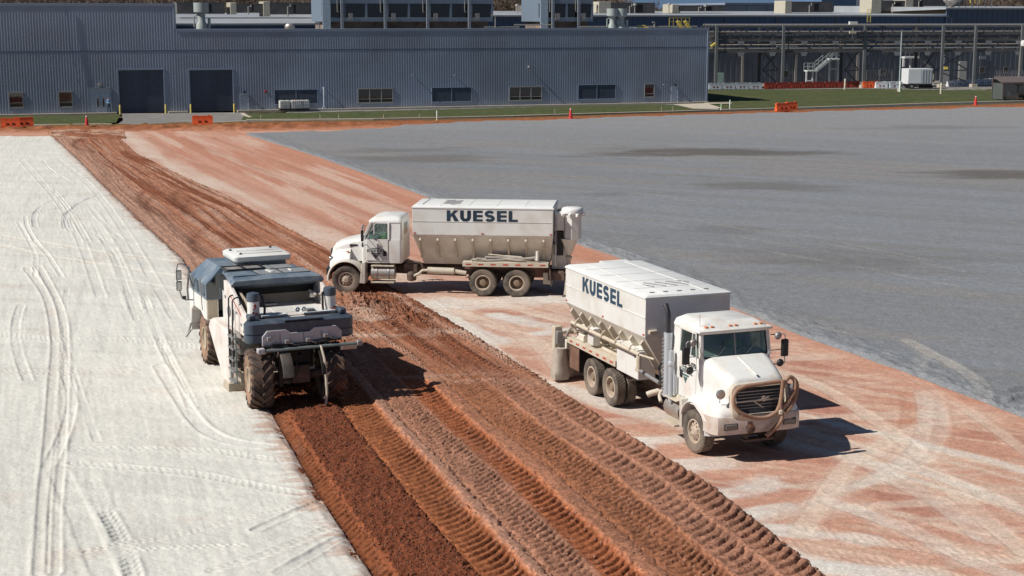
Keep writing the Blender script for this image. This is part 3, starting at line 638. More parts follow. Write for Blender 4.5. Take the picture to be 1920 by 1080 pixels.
# far side as X -> Y
_gp = sorted((at(x, y).x, at(x, y).y) for x, y in [(470, 250), (560, 246), (720, 239.5), (760, 233), (880, 227), (1080, 222), (1330, 213.5), (1600, 206.5), (1920, 199.5)])
def gfar(X): return np.interp(X, [q[0] for q in _gp], [q[1] for q in _gp]) + np.maximum(0, X - _gp[-1][0]) * 0.4
def gravel_surface(X, Y):
    H = (fbm(X * 0.5, Y * 0.5, 501, 4) - 0.5) * 0.06 + (fbm(X * 6, Y * 6, 511, 3) - 0.5) * 0.02
    base = C3(0.198, 0.204, 0.214); bl = C3(0.212, 0.225, 0.245); br = C3(0.185, 0.175, 0.165); tan = C3(0.232, 0.218, 0.208)
    th = R(-28); p_ = X * math.cos(th) + Y * math.sin(th); q_ = -X * math.sin(th) + Y * math.cos(th)
    a = fbm(q_ * 0.5, p_ * 0.05, 521, 5); b = fbm(q_ * 0.22 + 4, p_ * 0.04, 531, 5); c = fbm(q_ * 1.2, p_ * 0.06, 541, 4)
    C = lerp3(np.broadcast_to(base, X.shape + (3,)), np.broadcast_to(bl, X.shape + (3,)), sst(0.45, 0.65, a) * 0.8)
    C = lerp3(C, np.broadcast_to(tan, C.shape), sst(0.50, 0.66, b) * 0.6)
    C = lerp3(C, np.broadcast_to(br, C.shape), sst(0.58, 0.72, c) * 0.35)
    C = lerp3(C, np.broadcast_to(C3(0.27, 0.27, 0.275), C.shape), sst(110, 165, Y) * 0.5)
    for (px, py, rx, ry, k, an) in ((1290, 284, 8.5, 2.3, 0.95, -6), (1400, 288, 9, 1.6, 0.8, -10), (1180, 290, 5, 1.6, 0.7, 0), (1445, 350, 5, 1.5, 0.5, -20), (1880, 328, 6, 1.8, 0.9, -12), (800, 298, 5, 2.2, 0.55, 0),
                                    (760, 283, 6, 1.5, 0.4, 0), (1370, 432, 2.5, 0.8, 0.35, -10), (1520, 480, 5, 2, 0.22, -15), (1650, 490, 6, 2, 0.2, -20), (1560, 500, 4, 1.8, 0.15, -20), (1140, 366, 2.2, 0.7, 0.4, 0), (1750, 240, 9, 2, 0.35, -10)):
        w_ = at(px, py); aa = R(an + 12); dx, dy = X - w_.x, Y - w_.y
        e1 = dx * math.cos(aa) + dy * math.sin(aa); e2 = -dx * math.sin(aa) + dy * math.cos(aa)
        n_ = fbm(X * 0.25, Y * 0.8, 551, 4) - 0.5
        m_ = 1 - sst(0.45, 1.25, np.hypot(e1 / rx, e2 / (ry * 1.7)) + n_ * 1.3)
        C = lerp3(C, np.broadcast_to(C3(0.118, 0.108, 0.102), C.shape), m_ * k)
    tr = lambda *a_, **k: lug_track(X, Y, H, C, *a_, **k)
    dg = C3(0.15, 0.155, 0.165)
    tr([(1700, 640), (1740, 662), (1790, 690), (1830, 720), (1848, 752)], 0.5, 0.01, tint=(0.36, 0.33, 0.30), ta=0.75, seed=51)
    tr([(1722, 700), (1725, 680), (1745, 665)], 0.4, 0.01, tint=(0.32, 0.31, 0.29), ta=0.6, seed=52)
    tr([(1865, 762), (1890, 742), (1935, 728)], 0.35, 0.035, tint=dg, ta=0.6, seed=53)
    tr([(1885, 770), (1910, 752), (1950, 742)], 0.3, 0.035, tint=dg, ta=0.6, seed=54)
    tr([(1230, 640), (1260, 628), (1290, 632)], 0.3, 0.05, tint=dg, ta=0.5, seed=55)
    tr([(1090, 455), (1120, 466), (1160, 478), (1190, 490)], 0.9, 0.05, 0.35, 0.08, tint=dg, ta=0.4, seed=56)
    for k_, (yy, dx) in enumerate(((400, 0), (425, 50), (450, 90), (380, -60), (360, -20))):
        tr([(900 + dx, yy - 25), (1150 + dx, yy - 5), (1450 + dx, yy + 40), (1800 + dx, yy + 110)], 0.45, 0.015, tint=(0.25, 0.24, 0.23), ta=0.3, seed=57 + k_, brk=0.6)
    e = X - GRAV(Y); n_ = fbm(X * 2, Y * 2, 561, 4)
    loose = (1 - sst(0.8, 2.2, e + (n_ - 0.5) * 1.6))
    H += loose * ((fbm(X * 3.5, Y * 3.5, 571, 3) - 0.5) * 0.14 + 0.05); C = lerp3(C, np.broadcast_to(C3(0.20, 0.21, 0.225), C.shape), loose * 0.6)
    H += 0.035 - (1 - sst(-0.05, 0.30, e + (n_ - 0.5) * 0.5)) * 0.20
    ff = sst(-0.8, 0.3, Y - gfar(X) + (fbm(X * 0.35, Y * 0.35, 581, 4) - 0.5) * 3.5); H -= ff * 0.16
    return H, C
Yr4 = rows(14, 202, 0.9)
ug = np.concatenate([np.linspace(0, 1, 400), 1 + np.linspace(0.05, 1, 12)])
Yg, U = np.meshgrid(Yr4, ug, indexing='ij')
X0 = GRAV(np.minimum(Yg, 142)) - 0.35; XR = np.maximum(0.345 * Yg + 3, X0 + 4)
Xg = np.where(U <= 1, X0 + (XR - X0) * U, XR + (U - 1) * 60)
Hg, Cg = gravel_surface(Xg, Yg)
g_grav = ground_mat('gravel', fine=14, mid=2.0, var=0.15, bump=0.02, bscale=12, speck=0.14)
grid_mesh('gravel_lot', Xg, Yg, Hg, g_grav, Cg)

# ------------------------------------------------------------------ rough clay berm, verge, kerb, path, driveway
def px_line(pts, n):
    w = [at(x, y) for x, y in pts]; L = [0]
    for a_, b_ in zip(w[:-1], w[1:]): L.append(L[-1] + (b_ - a_).length)
    q = np.linspace(0, L[-1], n)
    return np.interp(q, L, [p.x for p in w]), np.interp(q, L, [p.y for p in w])
def ribbon(name, near, far, n, m_, material, z0, fn=None, tint=None):
    ax, ay = px_line(near, n); bx, by = px_line(far, n); v = np.linspace(0, 1, m_)
    V, _ = np.meshgrid(v, np.arange(n), indexing='ij')
    X = ax + (bx - ax) * V; Y = ay + (by - ay) * V
    Z = np.full(X.shape, float(z0)); T = None
    if fn is not None: Z, T = fn(X, Y, V)
    return grid_mesh(name, X, Y, Z, material, T)
def berm_fn(X, Y, V):
    n_ = fbm(X * 0.8, Y * 0.8, 601, 5) - 0.5; n2 = fbm(X * 3, Y * 3, 605, 3) - 0.5
    prof = np.sin(np.clip(V, 0, 1) * math.pi) ** 0.8
    left = 1 - sst(-22, -2, X)
    H = prof * (0.06 + 0.22 * left) * (0.8 + n_ * 2.6) + n2 * 0.16 * prof - 0.06 + 0.04 * V
    C = np.broadcast_to(C3(0.27, 0.10, 0.045), X.shape + (3,)) * (0.8 + 0.8 * (n_ + 0.5) * 0.5)[..., None]
    C = lerp3(C, np.broadcast_to(C3(0.46, 0.22, 0.14), C.shape), (1 - sst(0.0, 0.35, V)) * 0.8)
    g = sst(0.55, 0.9, V + n_ * 0.9); C = lerp3(C, np.broadcast_to(C3(0.07, 0.075, 0.03), C.shape), g * 0.75)
    return H, C
g_berm = ground_mat('loose_clay', fine=8, mid=1.5, var=0.3, bump=0.05, bscale=4)
ribbon('clay_berm', [(-420, 262), (0, 249), (240, 247), (470, 246), (640, 243), (760, 238), (1000, 228), (1330, 216), (1600, 209), (1920, 202), (2300, 196)],
       [(-420, 243), (0, 238.5), (240, 233.5), (470, 228), (700, 225), (1000, 218), (1330, 209), (1600, 202), (1920, 192), (2300, 184)], 900, 34, g_berm, 0, berm_fn)
# scraped piles at the far head of the strip
def far_head(X, Y, V):
    n_ = fbm(X * 0.7, Y * 0.7, 611, 5) - 0.5
    e = np.minimum(1, np.minimum(V, 1 - V) * 5)
    rid = np.abs(np.sin((X * 0.93 + Y * 0.36) * 1.1 + n_ * 3))
    H = (0.04 + 0.30 * np.abs(n_) * 2 + rid * 0.12) * e - 0.10
    return H, lerp3(np.broadcast_to(C3(0.25, 0.10, 0.055), X.shape + (3,)), np.broadcast_to(C3(0.42, 0.27, 0.19), X.shape + (3,)), sst(-0.05, 0.15, n_))
ribbon('soil_pile_ground', [(98, 262), (170, 266), (235, 262)], [(95, 244), (160, 239), (232, 243)], 90, 60, g_berm, 0, far_head)

g_clay_far = ground_mat('clay_far', fine=4, mid=0.6, var=0.16, bump=0.02, base=(0.49, 0.26, 0.18), c2=(0.58, 0.46, 0.38), c2a=0.6, stretch=(17, 8), c2s=0.5)
ribbon('clay_apron', [(-600, 262), (0, 256), (110, 255), (480, 258), (760, 246)], [(-600, 250), (0, 247), (240, 244), (470, 242), (770, 236)], 60, 6, g_clay_far, -0.035)
g_grass = ground_mat('grass', fine=5, mid=0.9, var=0.4, bump=0.05, base=(0.066, 0.080, 0.032), c2=(0.13, 0.105, 0.055), c2a=0.7, stretch=(15, 3), c2s=0.35)
def grass_fn(z0):
    def f(X, Y, V):
        return z0 + (fbm(X * 1.5, Y * 1.5, 621, 4) - 0.5) * 0.10 + np.sin(V * math.pi) * 0.08, np.ones(X.shape + (3,))
    return f
ribbon('grass_verge', [(-420, 247), (0, 237.5), (160, 236), (218, 230)], [(-420, 232), (0, 218), (160, 216.5), (228, 214.5)], 120, 14, g_grass, 0, grass_fn(0.03))
ribbon('grass_verge', [(452, 226), (500, 225.6), (700, 224.5), (900, 221), (1100, 215.5), (1250, 211), (1325, 207.5)], [(462, 212.5), (500, 212.5), (700, 208.5), (900, 203.5), (1100, 198.5), (1222, 196.3), (1262, 197)], 260, 14, g_grass, 0, grass_fn(0.03))
ribbon('grass_field', [(1300, 207), (1500, 202.5), (1700, 196.5), (1920, 189.5), (2400, 176)], [(1322, 167), (1500, 167), (1620, 165), (1760, 166.5), (2400, 163)], 200, 40, g_grass, 0, grass_fn(0.0))
# ------------------------------------------------------------------ base ground to the horizon, paved pieces
def sheet(name, pts, z, material, kind='structure'):
    mb = MB(); vs = [(p[0], p[1], z) for p in pts]; mb.add(vs, [tuple(range(len(vs)))])
    o = mb.build(name, None, material, smooth=0)
    if kind: o['kind'] = kind
    return o
g_base = ground_mat('bare_ground', fine=2, mid=0.3, var=0.25, bump=0.03, base=(0.16, 0.12, 0.075), c2=(0.09, 0.085, 0.04), c2a=0.6, c2s=0.05)
sheet('ground', [(-1500, -300), (1500, -300), (1500, 2600), (-1500, 2600)], -0.35, g_base)
g_asph = ground_mat('old_asphalt', fine=9, mid=0.8, var=0.15, bump=0.008, base=(0.20, 0.19, 0.18), c2=(0.29, 0.27, 0.25), c2a=0.6, c2s=0.4)
g_conc = ground_mat('concrete', fine=9, mid=1.2, var=0.12, bump=0.005, base=(0.47, 0.42, 0.34), c2=(0.36, 0.27, 0.2), c2a=0.5, c2s=0.8)
def P(x, y): q = at(x, y); return (q.x, q.y)
sheet('driveway', [P(205, 238), P(330, 234), P(462, 230), P(470, 222), P(452, 211), P(228, 213), P(231, 226), P(222, 232)], 0.02, g_asph)
sheet('yard_paving', [P(1330, 168), P(1500, 168), P(1620, 166.5), P(1760, 169), P(1925, 172), P(2500, 168), P(2500, 144), P(1320, 150)], 0.03, g_asph)
sheet('footpath', [P(1262, 197.5), P(1325, 195.5), P(1352, 204), P(1345, 206.5), P(1300, 206)], 0.135, g_conc)
sheet('footpath', [P(1320, 194.5), P(1372, 194), P(1372, 196), P(1320, 196.5)], 0.125, g_conc)
def kerb(pts, h=0.16, w=0.55):
    mb = MB(); pp = [Vector(P(*q)).to_3d() for q in pts]
    for a, b in zip(pp[:-1], pp[1:]):
        t = (b - a).normalized(); n = Vector((-t.y, t.x, 0)) * w / 2; L = (b - a).length; k = max(1, int(L / 3.05))
        for i in range(k):
            p, q = a + (b - a) * (i / k) + t * 0.01, a + (b - a) * ((i + 1) / k) - t * 0.01
            mb.add([p - n - Vector((0, 0, .2)), p + n - Vector((0, 0, .2)), q + n - Vector((0, 0, .2)), q - n - Vector((0, 0, .2)),
                    p - n + Vector((0, 0, h)), p + n + Vector((0, 0, h)), q + n + Vector((0, 0, h)), q - n + Vector((0, 0, h))],
                   [(0, 3, 2, 1), (4, 5, 6, 7), (0, 1, 5, 4), (1, 2, 6, 5), (2, 3, 7, 6), (3, 0, 4, 7)])
    o = mb.build('kerb', None, g_conc, smooth=0); o['kind'] = 'structure'; return o
kerb([(-300, 245), (0, 237), (90, 236.5), (170, 235), (210, 235)])
kerb([(205, 236), (330, 232.5), (462, 227.5)], 0.06)
kerb([(470, 222), (462, 219), (455, 214)], 0.14, 0.4)
kerb([(462, 226.8), (560, 226.2), (700, 225), (820, 222.6), (960, 219.4), (1115, 214.6), (1250, 211), (1345, 208), (1440, 205.3)])
kerb([(1440, 205.3), (1500, 203.5), (1620, 199.5), (1722, 196.2), (1820, 193.4), (1925, 190.6), (2300, 180)])

# ------------------------------------------------------------------ front factory hall
clad = mat('blue_grey_cladding', (0.27, 0.315, 0.40), 0.45, var=0.10, vs=0.25, c2=(0.20, 0.215, 0.235), c2s=0.15, c2a=0.5, spec=0.4)
clad_dk = mat('deep_blue_cladding', (0.080, 0.125, 0.215), 0.45, var=0.10, vs=0.2, c2=(0.09, 0.12, 0.17), c2s=0.2, c2a=0.4)
clad_gy = mat('grey_cladding', (0.15, 0.165, 0.19), 0.5, var=0.12, vs=0.2, c2=(0.075, 0.085, 0.105), c2s=0.2, c2a=0.5)
trimm = mat('trim_paint', (0.24, 0.29, 0.375), 0.45, var=0.08)
roofm = mat('metal_roof', (0.34, 0.36, 0.38), 0.5, var=0.1, vs=0.3, c2=(0.24, 0.24, 0.25), c2s=0.1, c2a=0.5)
membrane = mat('roof_membrane', (0.20, 0.20, 0.205), 0.9, var=0.15, vs=0.3)
door_m = mat('steel_door', (0.42, 0.49, 0.58), 0.4, var=0.06)
roll_m = mat('roller_slats', (0.060, 0.075, 0.11), 0.5, var=0.15, vs=0.8)
louv_m = mat('louver_blades', (0.15, 0.17, 0.20), 0.5, var=0.1)
wframe = mat('window_frame', (0.34, 0.34, 0.33), 0.4, var=0.08)
wglass = glass('window_glass', (0.10, 0.11, 0.11), 0.35)
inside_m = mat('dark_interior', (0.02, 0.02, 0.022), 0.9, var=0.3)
blind_m = mat('window_blind', (0.17, 0.20, 0.15), 0.8, var=0.1)
yel = mat('yellow_paint', (0.68, 0.54, 0.12), 0.5, var=0.1)
orange_m = mat('orange_plastic', (0.80, 0.125, 0.03), 0.45, var=0.08, c2=(0.55, 0.12, 0.05), c2s=2, c2a=0.3)
FW = Wall(P(0, 216.5), P(1325, 192))
class Frame:
    """box pieces given in wall coordinates: u along, out towards the yard, z up"""
    def __init__(s, W): s.W = W
    def origin(s, u, out=0, z=0): return s.W.p(u, out, z)
def wbox(mb, u0, u1, o0, o1, z0, z1):
    # wall-local axes: x along u, y = -out (away), so out>0 is -y
    return mb.b2(u0, u1, -o1, -o0, z0, z1)
hall = empty('factory_hall', FW.a, FW.az)
tag(hall, 'long blue-grey ribbed metal factory hall across the back with two dark roller doors', 'building')
uE = FW.u(1325, 192); uS = FW.u(328.5, 60)
zT1 = 12.05; zT2 = 9.22; zSeam = 6.87
U = lambda px, y=190: FW.u(px, y)
def opening(x0, y0, x1, y1): 
    return (FW.u(x0, (y0 + y1) / 2), FW.u(x1, (y0 + y1) / 2), FW.z((x0 + x1) / 2, y1), FW.z((x0 + x1) / 2, y0))
OP = {}
OP['door1'] = opening(223, 131.5, 307.5, 213); OP['door2'] = opening(356, 131.5, 437, 212)
OP['win1'] = opening(16.5, 173, 43.5, 201.5); OP['win2'] = opening(110, 172, 136, 200.5)
OP['lou1'] = opening(514, 167.5, 596, 195.5); OP['win3'] = opening(671, 166, 737, 192.5); OP['lou2'] = opening(809, 163.5, 884.5, 191)
OP['win4'] = opening(954.5, 162.5, 1016, 188); OP['lou3'] = opening(1083.5, 158.5, 1154.5, 186); OP['win5'] = opening(1208, 157, 1227, 182)
OP['ent'] = opening(167, 165.5, 208.5, 214.5); OP['dr2'] = opening(450, 176, 466.5, 210.5); OP['dr3'] = opening(1258, 162.5, 1271, 193.5)
for k in ('door1', 'door2', 'ent', 'dr2', 'dr3'): q = OP[k]; OP[k] = (q[0], q[1], 0.02, q[3])
ops = list(OP.values()); uL = -90
cuts = sorted(set([uL, uS, uE] + [q for o in ops for q in o[:2]]))
mb = MB()
def zfree(u, ztop):
    iv = [(0.0, ztop)]
    for o in ops:
        if o[0] - 1e-4 < u < o[1] + 1e-4:
            iv = [r for a, b in iv for r in ((a, min(b, o[2])), (max(a, o[3]), b)) if r[1] - r[0] > 0.03]
    return iv
for a, b in zip(cuts[:-1], cuts[1:]):
    um = (a + b) / 2; zt = zT1 if um < uS else zT2
    for z0, z1 in zfree(um, zt): wbox(mb, a, b, -0.12, 0, z0, z1)
u_ = uL
while u_ < uE - 0.1:
    zt = (zT1 if u_ < uS else zT2) - 0.28
    for z0, z1 in zfree(u_ + 0.06, zt):
        if z0 < zSeam < z1: segs_ = ((z0, zSeam - 0.06), (zSeam + 0.06, z1))
        else: segs_ = ((z0, z1),)
        for c0, c1 in segs_:
            mb.add([(u_, 0, c0), (u_ + .05, -.009, c0), (u_ + .13, -.009, c0), (u_ + .18, 0, c0), (u_, 0, c1), (u_ + .05, -.009, c1), (u_ + .13, -.009, c1), (u_ + .18, 0, c1)],
                   [(0, 1, 5, 4), (1, 2, 6, 5), (2, 3, 7, 6), (4, 5, 6, 7), (3, 2, 1, 0)])
    u_ += 0.30
mb.build('wall_cladding', hall, clad, smooth=0)
mb = MB()
for a, b in zip(cuts[:-1], cuts[1:]):
    if not any(o[0] - 1e-4 < (a + b) / 2 < o[1] and o[3] > zSeam for o in ops): wbox(mb, a, b, 0.0, 0.022, zSeam - 0.045, zSeam + 0.045)
mb.build('seam_flashing', hall, clad_dk, smooth=0)
mb = MB(); wbox(mb, uL, uS + .1, -0.2, 0.045, zT1 - 0.30, zT1 + 0.02); wbox(mb, uS - 0.15, uS + .12, -0.3, 0.04, zT2, zT1 - 0.305); mb.build('parapet_trim', hall, trimm, bevel=0.02)
mb = MB(); wbox(mb, uS + .125, uE + .1, -0.25, 0.045, zT2 - 0.28, zT2 + 0.04); wbox(mb, uE - 0.12, uE + .1, -0.12, 0.085, 0, zT2 - 0.285); mb.build('parapet_trim', hall, trimm, bevel=0.02)
DEP = 26
mb = MB(); wbox(mb, uE - 0.1, uE + .02, -DEP, -0.26, 0, zT2 - 0.1); wbox(mb, uL, uE, -DEP - .1, -DEP, 0, zT2 - 0.6); wbox(mb, uS - .1, uS + .02, -DEP, -.31, zT2 - .5, zT1 - .1); wbox(mb, uL, uS, -DEP - .12, -DEP + .02, zT2 - .5, zT1 - .1)
mb.build('side_wall', hall, clad, smooth=0)
mb = MB(); wbox(mb, uS + .03, uE - .11, -DEP, -.13, zT2 - .9, zT2 - .6); wbox(mb, uL, uS - .11, -DEP + .03, -.13, zT1 - .7, zT1 - .4); mb.build('roof', hall, membrane, smooth=0)
mb = MB()
for a, b in ((uL, OP['ent'][0] - .3), (OP['ent'][0] - .3, OP['door1'][0] - .35), (OP['door1'][1] + .35, OP['door2'][0] - .35), (OP['door2'][1] + .35, uE)): wbox(mb, a, b, 0.05, 0.75, -.2, 0.12)
mb.build('footing', hall, g_conc, smooth=0)
def roller(o):
    u0, u1, z0, z1 = o; fr = MB()
    wbox(fr, u0 - .16, u0, -.10, .04, 0, z1 + .16); wbox(fr, u1, u1 + .16, -.10, .04, 0, z1 + .16); wbox(fr, u0, u1, -.10, .04, z1, z1 + .16)
    r = fr.build('roller_door', hall, trimm, bevel=0.01)
    sl = MB().b2(0, u1 - u0 - .02, -.02, .02, 0, .21).build('slat', r, roll_m, bevel=0.012, segs=1); sl.location = (u0 + .01, 0.16, z0)
    n = int((z1 - z0) / 0.225)
    for k in range(1, n + 1):
        s_ = inst(sl, 'slat', r, (u0 + .01, 0.16, z0 + k * (z1 - z0) / (n + 1)))
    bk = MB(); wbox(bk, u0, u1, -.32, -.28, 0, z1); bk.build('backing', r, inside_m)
roller(OP['door1']); roller(OP['door2'])
def window(o, n, trans=0.32, blinds=()):
    u0, u1, z0, z1 = o; f = 0.07; fr = MB()
    wbox(fr, u0 - .05, u1 + .05, .003, .05, z0 - .09, z0 - .002); wbox(fr, u0 - .05, u1 + .05, .003, .03, z1 + .002, z1 + .07)
    wbox(fr, u0, u0 + f, -.10, .06, z0, z1); wbox(fr, u1 - f, u1, -.10, .06, z0, z1); wbox(fr, u0 + f, u1 - f, -.1, .05, z0, z0 + f); wbox(fr, u0 + f, u1 - f, -.1, .05, z1 - f, z1)
    w = (u1 - u0) / n; zt = z0 + (z1 - z0) * trans
    for k in range(1, n): wbox(fr, u0 + k * w - .045, u0 + k * w + .045, -.1, .045, z0 + f, z1 - f)
    for k in range(n): wbox(fr, u0 + k * w + .046, u0 + (k + 1) * w - .046, -.1, .04, zt - .03, zt + .03)
    wo_ = fr.build('window', hall, wframe, smooth=0)
    for k in range(n):
        for a, b in ((z0 + f, zt - .031), (zt + .031, z1 - f)):
            pn = MB(); wbox(pn, u0 + k * w + .072, u0 + (k + 1) * w - .072, -.075, -.06, a, b); pn.build('pane', wo_, wglass, smooth=0)
        if k in blinds: bl = MB(); wbox(bl, u0 + k * w + .08, u0 + (k + 1) * w - .08, -.16, -.14, zt + .2, z1 - f); bl.build('blind', wo_, blind_m, smooth=0)
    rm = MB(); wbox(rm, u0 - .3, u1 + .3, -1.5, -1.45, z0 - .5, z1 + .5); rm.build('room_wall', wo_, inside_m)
window(OP['win1'], 1, .3, (0,)); window(OP['win2'], 1, .32); window(OP['win3'], 3, .27); window(OP['win4'], 3, .27, (2,)); window(OP['win5'], 1, .27)
def louver(o):
    u0, u1, z0, z1 = o; fr = MB(); um = (u0 + u1) / 2
    wbox(fr, u0, u0 + .07, -.12, .06, z0, z1); wbox(fr, u1 - .07, u1, -.12, .06, z0, z1); wbox(fr, u0 + .07, u1 - .07, -.12, .06, z0, z0 + .07); wbox(fr, u0 + .07, u1 - .07, -.12, .06, z1 - .07, z1)
    wbox(fr, um - .03, um + .03, -.1, .05, z0 + .07, z1 - .07); wbox(fr, u0 - .04, u1 + .04, .003, .12, z0 - .08, z0 - .002)
    lo = fr.build('louver', hall, trimm, smooth=0)
    n = 12; sl = MB().add([(0, -.03, 0), (0, .07, .10), (0, .07, .115), (0, -.03, .015), (u1 - u0 - .14, -.03, 0), (u1 - u0 - .14, .07, .10), (u1 - u0 - .14, .07, .115), (u1 - u0 - .14, -.03, .015)],
                         [(0, 1, 2, 3), (7, 6, 5, 4), (0, 4, 5, 1), (1, 5, 6, 2), (2, 6, 7, 3), (3, 7, 4, 0)]).build('slat', lo, louv_m, smooth=0)
    sl.location = (u0 + .07, 0, z0 + .08)
    for k in range(1, n): inst(sl, 'slat', lo, (u0 + .07, 0, z0 + .08 + k * (z1 - z0 - .2) / n))
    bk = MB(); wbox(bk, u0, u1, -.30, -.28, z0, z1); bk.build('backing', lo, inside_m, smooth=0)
louver(OP['lou1']); louver(OP['lou2']); louver(OP['lou3'])
def steel_door(o, double=False, lamp=True):
    u0, u1, z0, z1 = o
    if double:
        fr = MB(); wbox(fr, u0, u1, -.14, -.08, 0, z1); sp = fr.build('entrance_panel', hall, door_m, smooth=0)
        um = FW.u(186, 195); hw = FW.u(200.5, 195) - FW.u(178, 195); ud0 = FW.u(178, 195); zt = FW.z(190, 175)
        dd = []
        for k in range(2):
            a = ud0 + k * hw / 2 + .02; b = ud0 + (k + 1) * hw / 2 - .02
            dm = MB(); wbox(dm, a, b, -.079, -.03, .14, zt); dr = dm.build('door', hall, door_m, bevel=.008)
            gm = MB(); c_ = b - .28 if k == 0 else a + .28; wbox(gm, c_ - .08, c_ + .08, -.029, -.018, zt - 1.5, zt - .55); gm.build('pane', dr, wglass, smooth=0)
            hm = MB(); wbox(hm, (b - .14 if k == 0 else a + .08), (b - .08 if k == 0 else a + .14), -.029, .05, .95, 1.35); hm.build('handle', dr, M('steel'))
        tm = MB(); wbox(tm, u0 - .06, u0, 0, .08, 0, z1 + .06); wbox(tm, u1, u1 + .06, 0, .08, 0, z1 + .06); wbox(tm, u0, u1, 0, .08, z1, z1 + .06); tm.build('door_trim', hall, trimm)
        bx = MB(); wbox(bx, FW.u(183, 158), FW.u(189, 158), .02, .35, FW.z(186, 161), FW.z(186, 157)); bx.build('wall_lamp', hall, M('chrome'), bevel=.01)
        return
    fr = MB(); wbox(fr, u0, u0 + .05, -.12, .05, 0, z1); wbox(fr, u1 - .05, u1, -.12, .05, 0, z1); wbox(fr, u0 + .05, u1 - .05, -.12, .05, z1 - .06, z1); wbox(fr, u0 + .05, u1 - .05, -.08, -.03, .12, z1 - .06)
    dr = fr.build('door', hall, door_m, smooth=0); hm = MB(); wbox(hm, u1 - .18, u1 - .10, -.029, .03, .98, 1.12); hm.build('handle', dr, M('steel'))
    lm = MB(); uc = (u0 + u1) / 2; wbox(lm, uc - .12, uc + .12, .05, .38, z1 + .10, z1 + .32); lm.build('wall_lamp', hall, M('black'), bevel=.02)
steel_door(OP['ent'], True); steel_door(OP['dr2']); steel_door(OP['dr3'])
for x, y, k in ((990.5, 127, 0), (774, 141, 1), (852, 142, 1), (498, 171.5, 2), (1244, 159, 1)):
    u0, z0 = FW.uz(x, y); lm = MB()
    if k == 0: lm.lathe([(0.02, 0), (.14, .02), (.16, .12), (.05, .22)], (u0, -.25, z0), 'z', 12); wbox(lm, u0 - .03, u0 + .03, .03, .25, z0 + .05, z0 + .1)
    elif k == 1: wbox(lm, u0 - .05, u0 + .05, .03, .30, z0, z0 + .10)
    else: lm.lathe([(.02, 0), (.16, .03), (.16, .1), (.02, .13)], (u0, -.10, z0), 'y', 12)
    lm.build('wall_fixture', hall, M('chrome') if k == 0 else (M('red') if k == 2 else trimm))
u0 = FW.u(607, 190); dp = MB(); dp.tube([(u0, -.30, .1), (u0, -.30, 2.3), (u0 - .02, -.12, 2.55)], .11, 10); wbox(dp, u0 - .2, u0 + .2, .05, .5, .12, .3)
dp.build('downpipe', hall, mat('pale_blue_pipe', (.32, .38, .44), .5, var=.1))
# panel laps on the cladding
q = MB()
for u_ in np.arange(uL + 4, uE, 7.5): wbox(q, float(u_), float(u_) + .035, .0005, .012, .12, (zT1 if u_ < uS else zT2) - .3) if not any(o[0] - .1 < u_ < o[1] + .1 for o in ops) else None
q.build('panel_lap', hall, trimm, smooth=0)['kind'] = 'stuff'
# thin dark blue diagonal tube down the tall gable
u0, z0 = FW.uz(123, 8); u1, z1 = FW.uz(160, 212); u2, z2 = FW.uz(133, 90)
cd = MB(); cd.tube([(u0, -.09, zT1 - .35), (u2, -.09, z2), (u1, -.09, .2)], .028, 5); cd.build('diagonal_tube', hall, clad_dk)

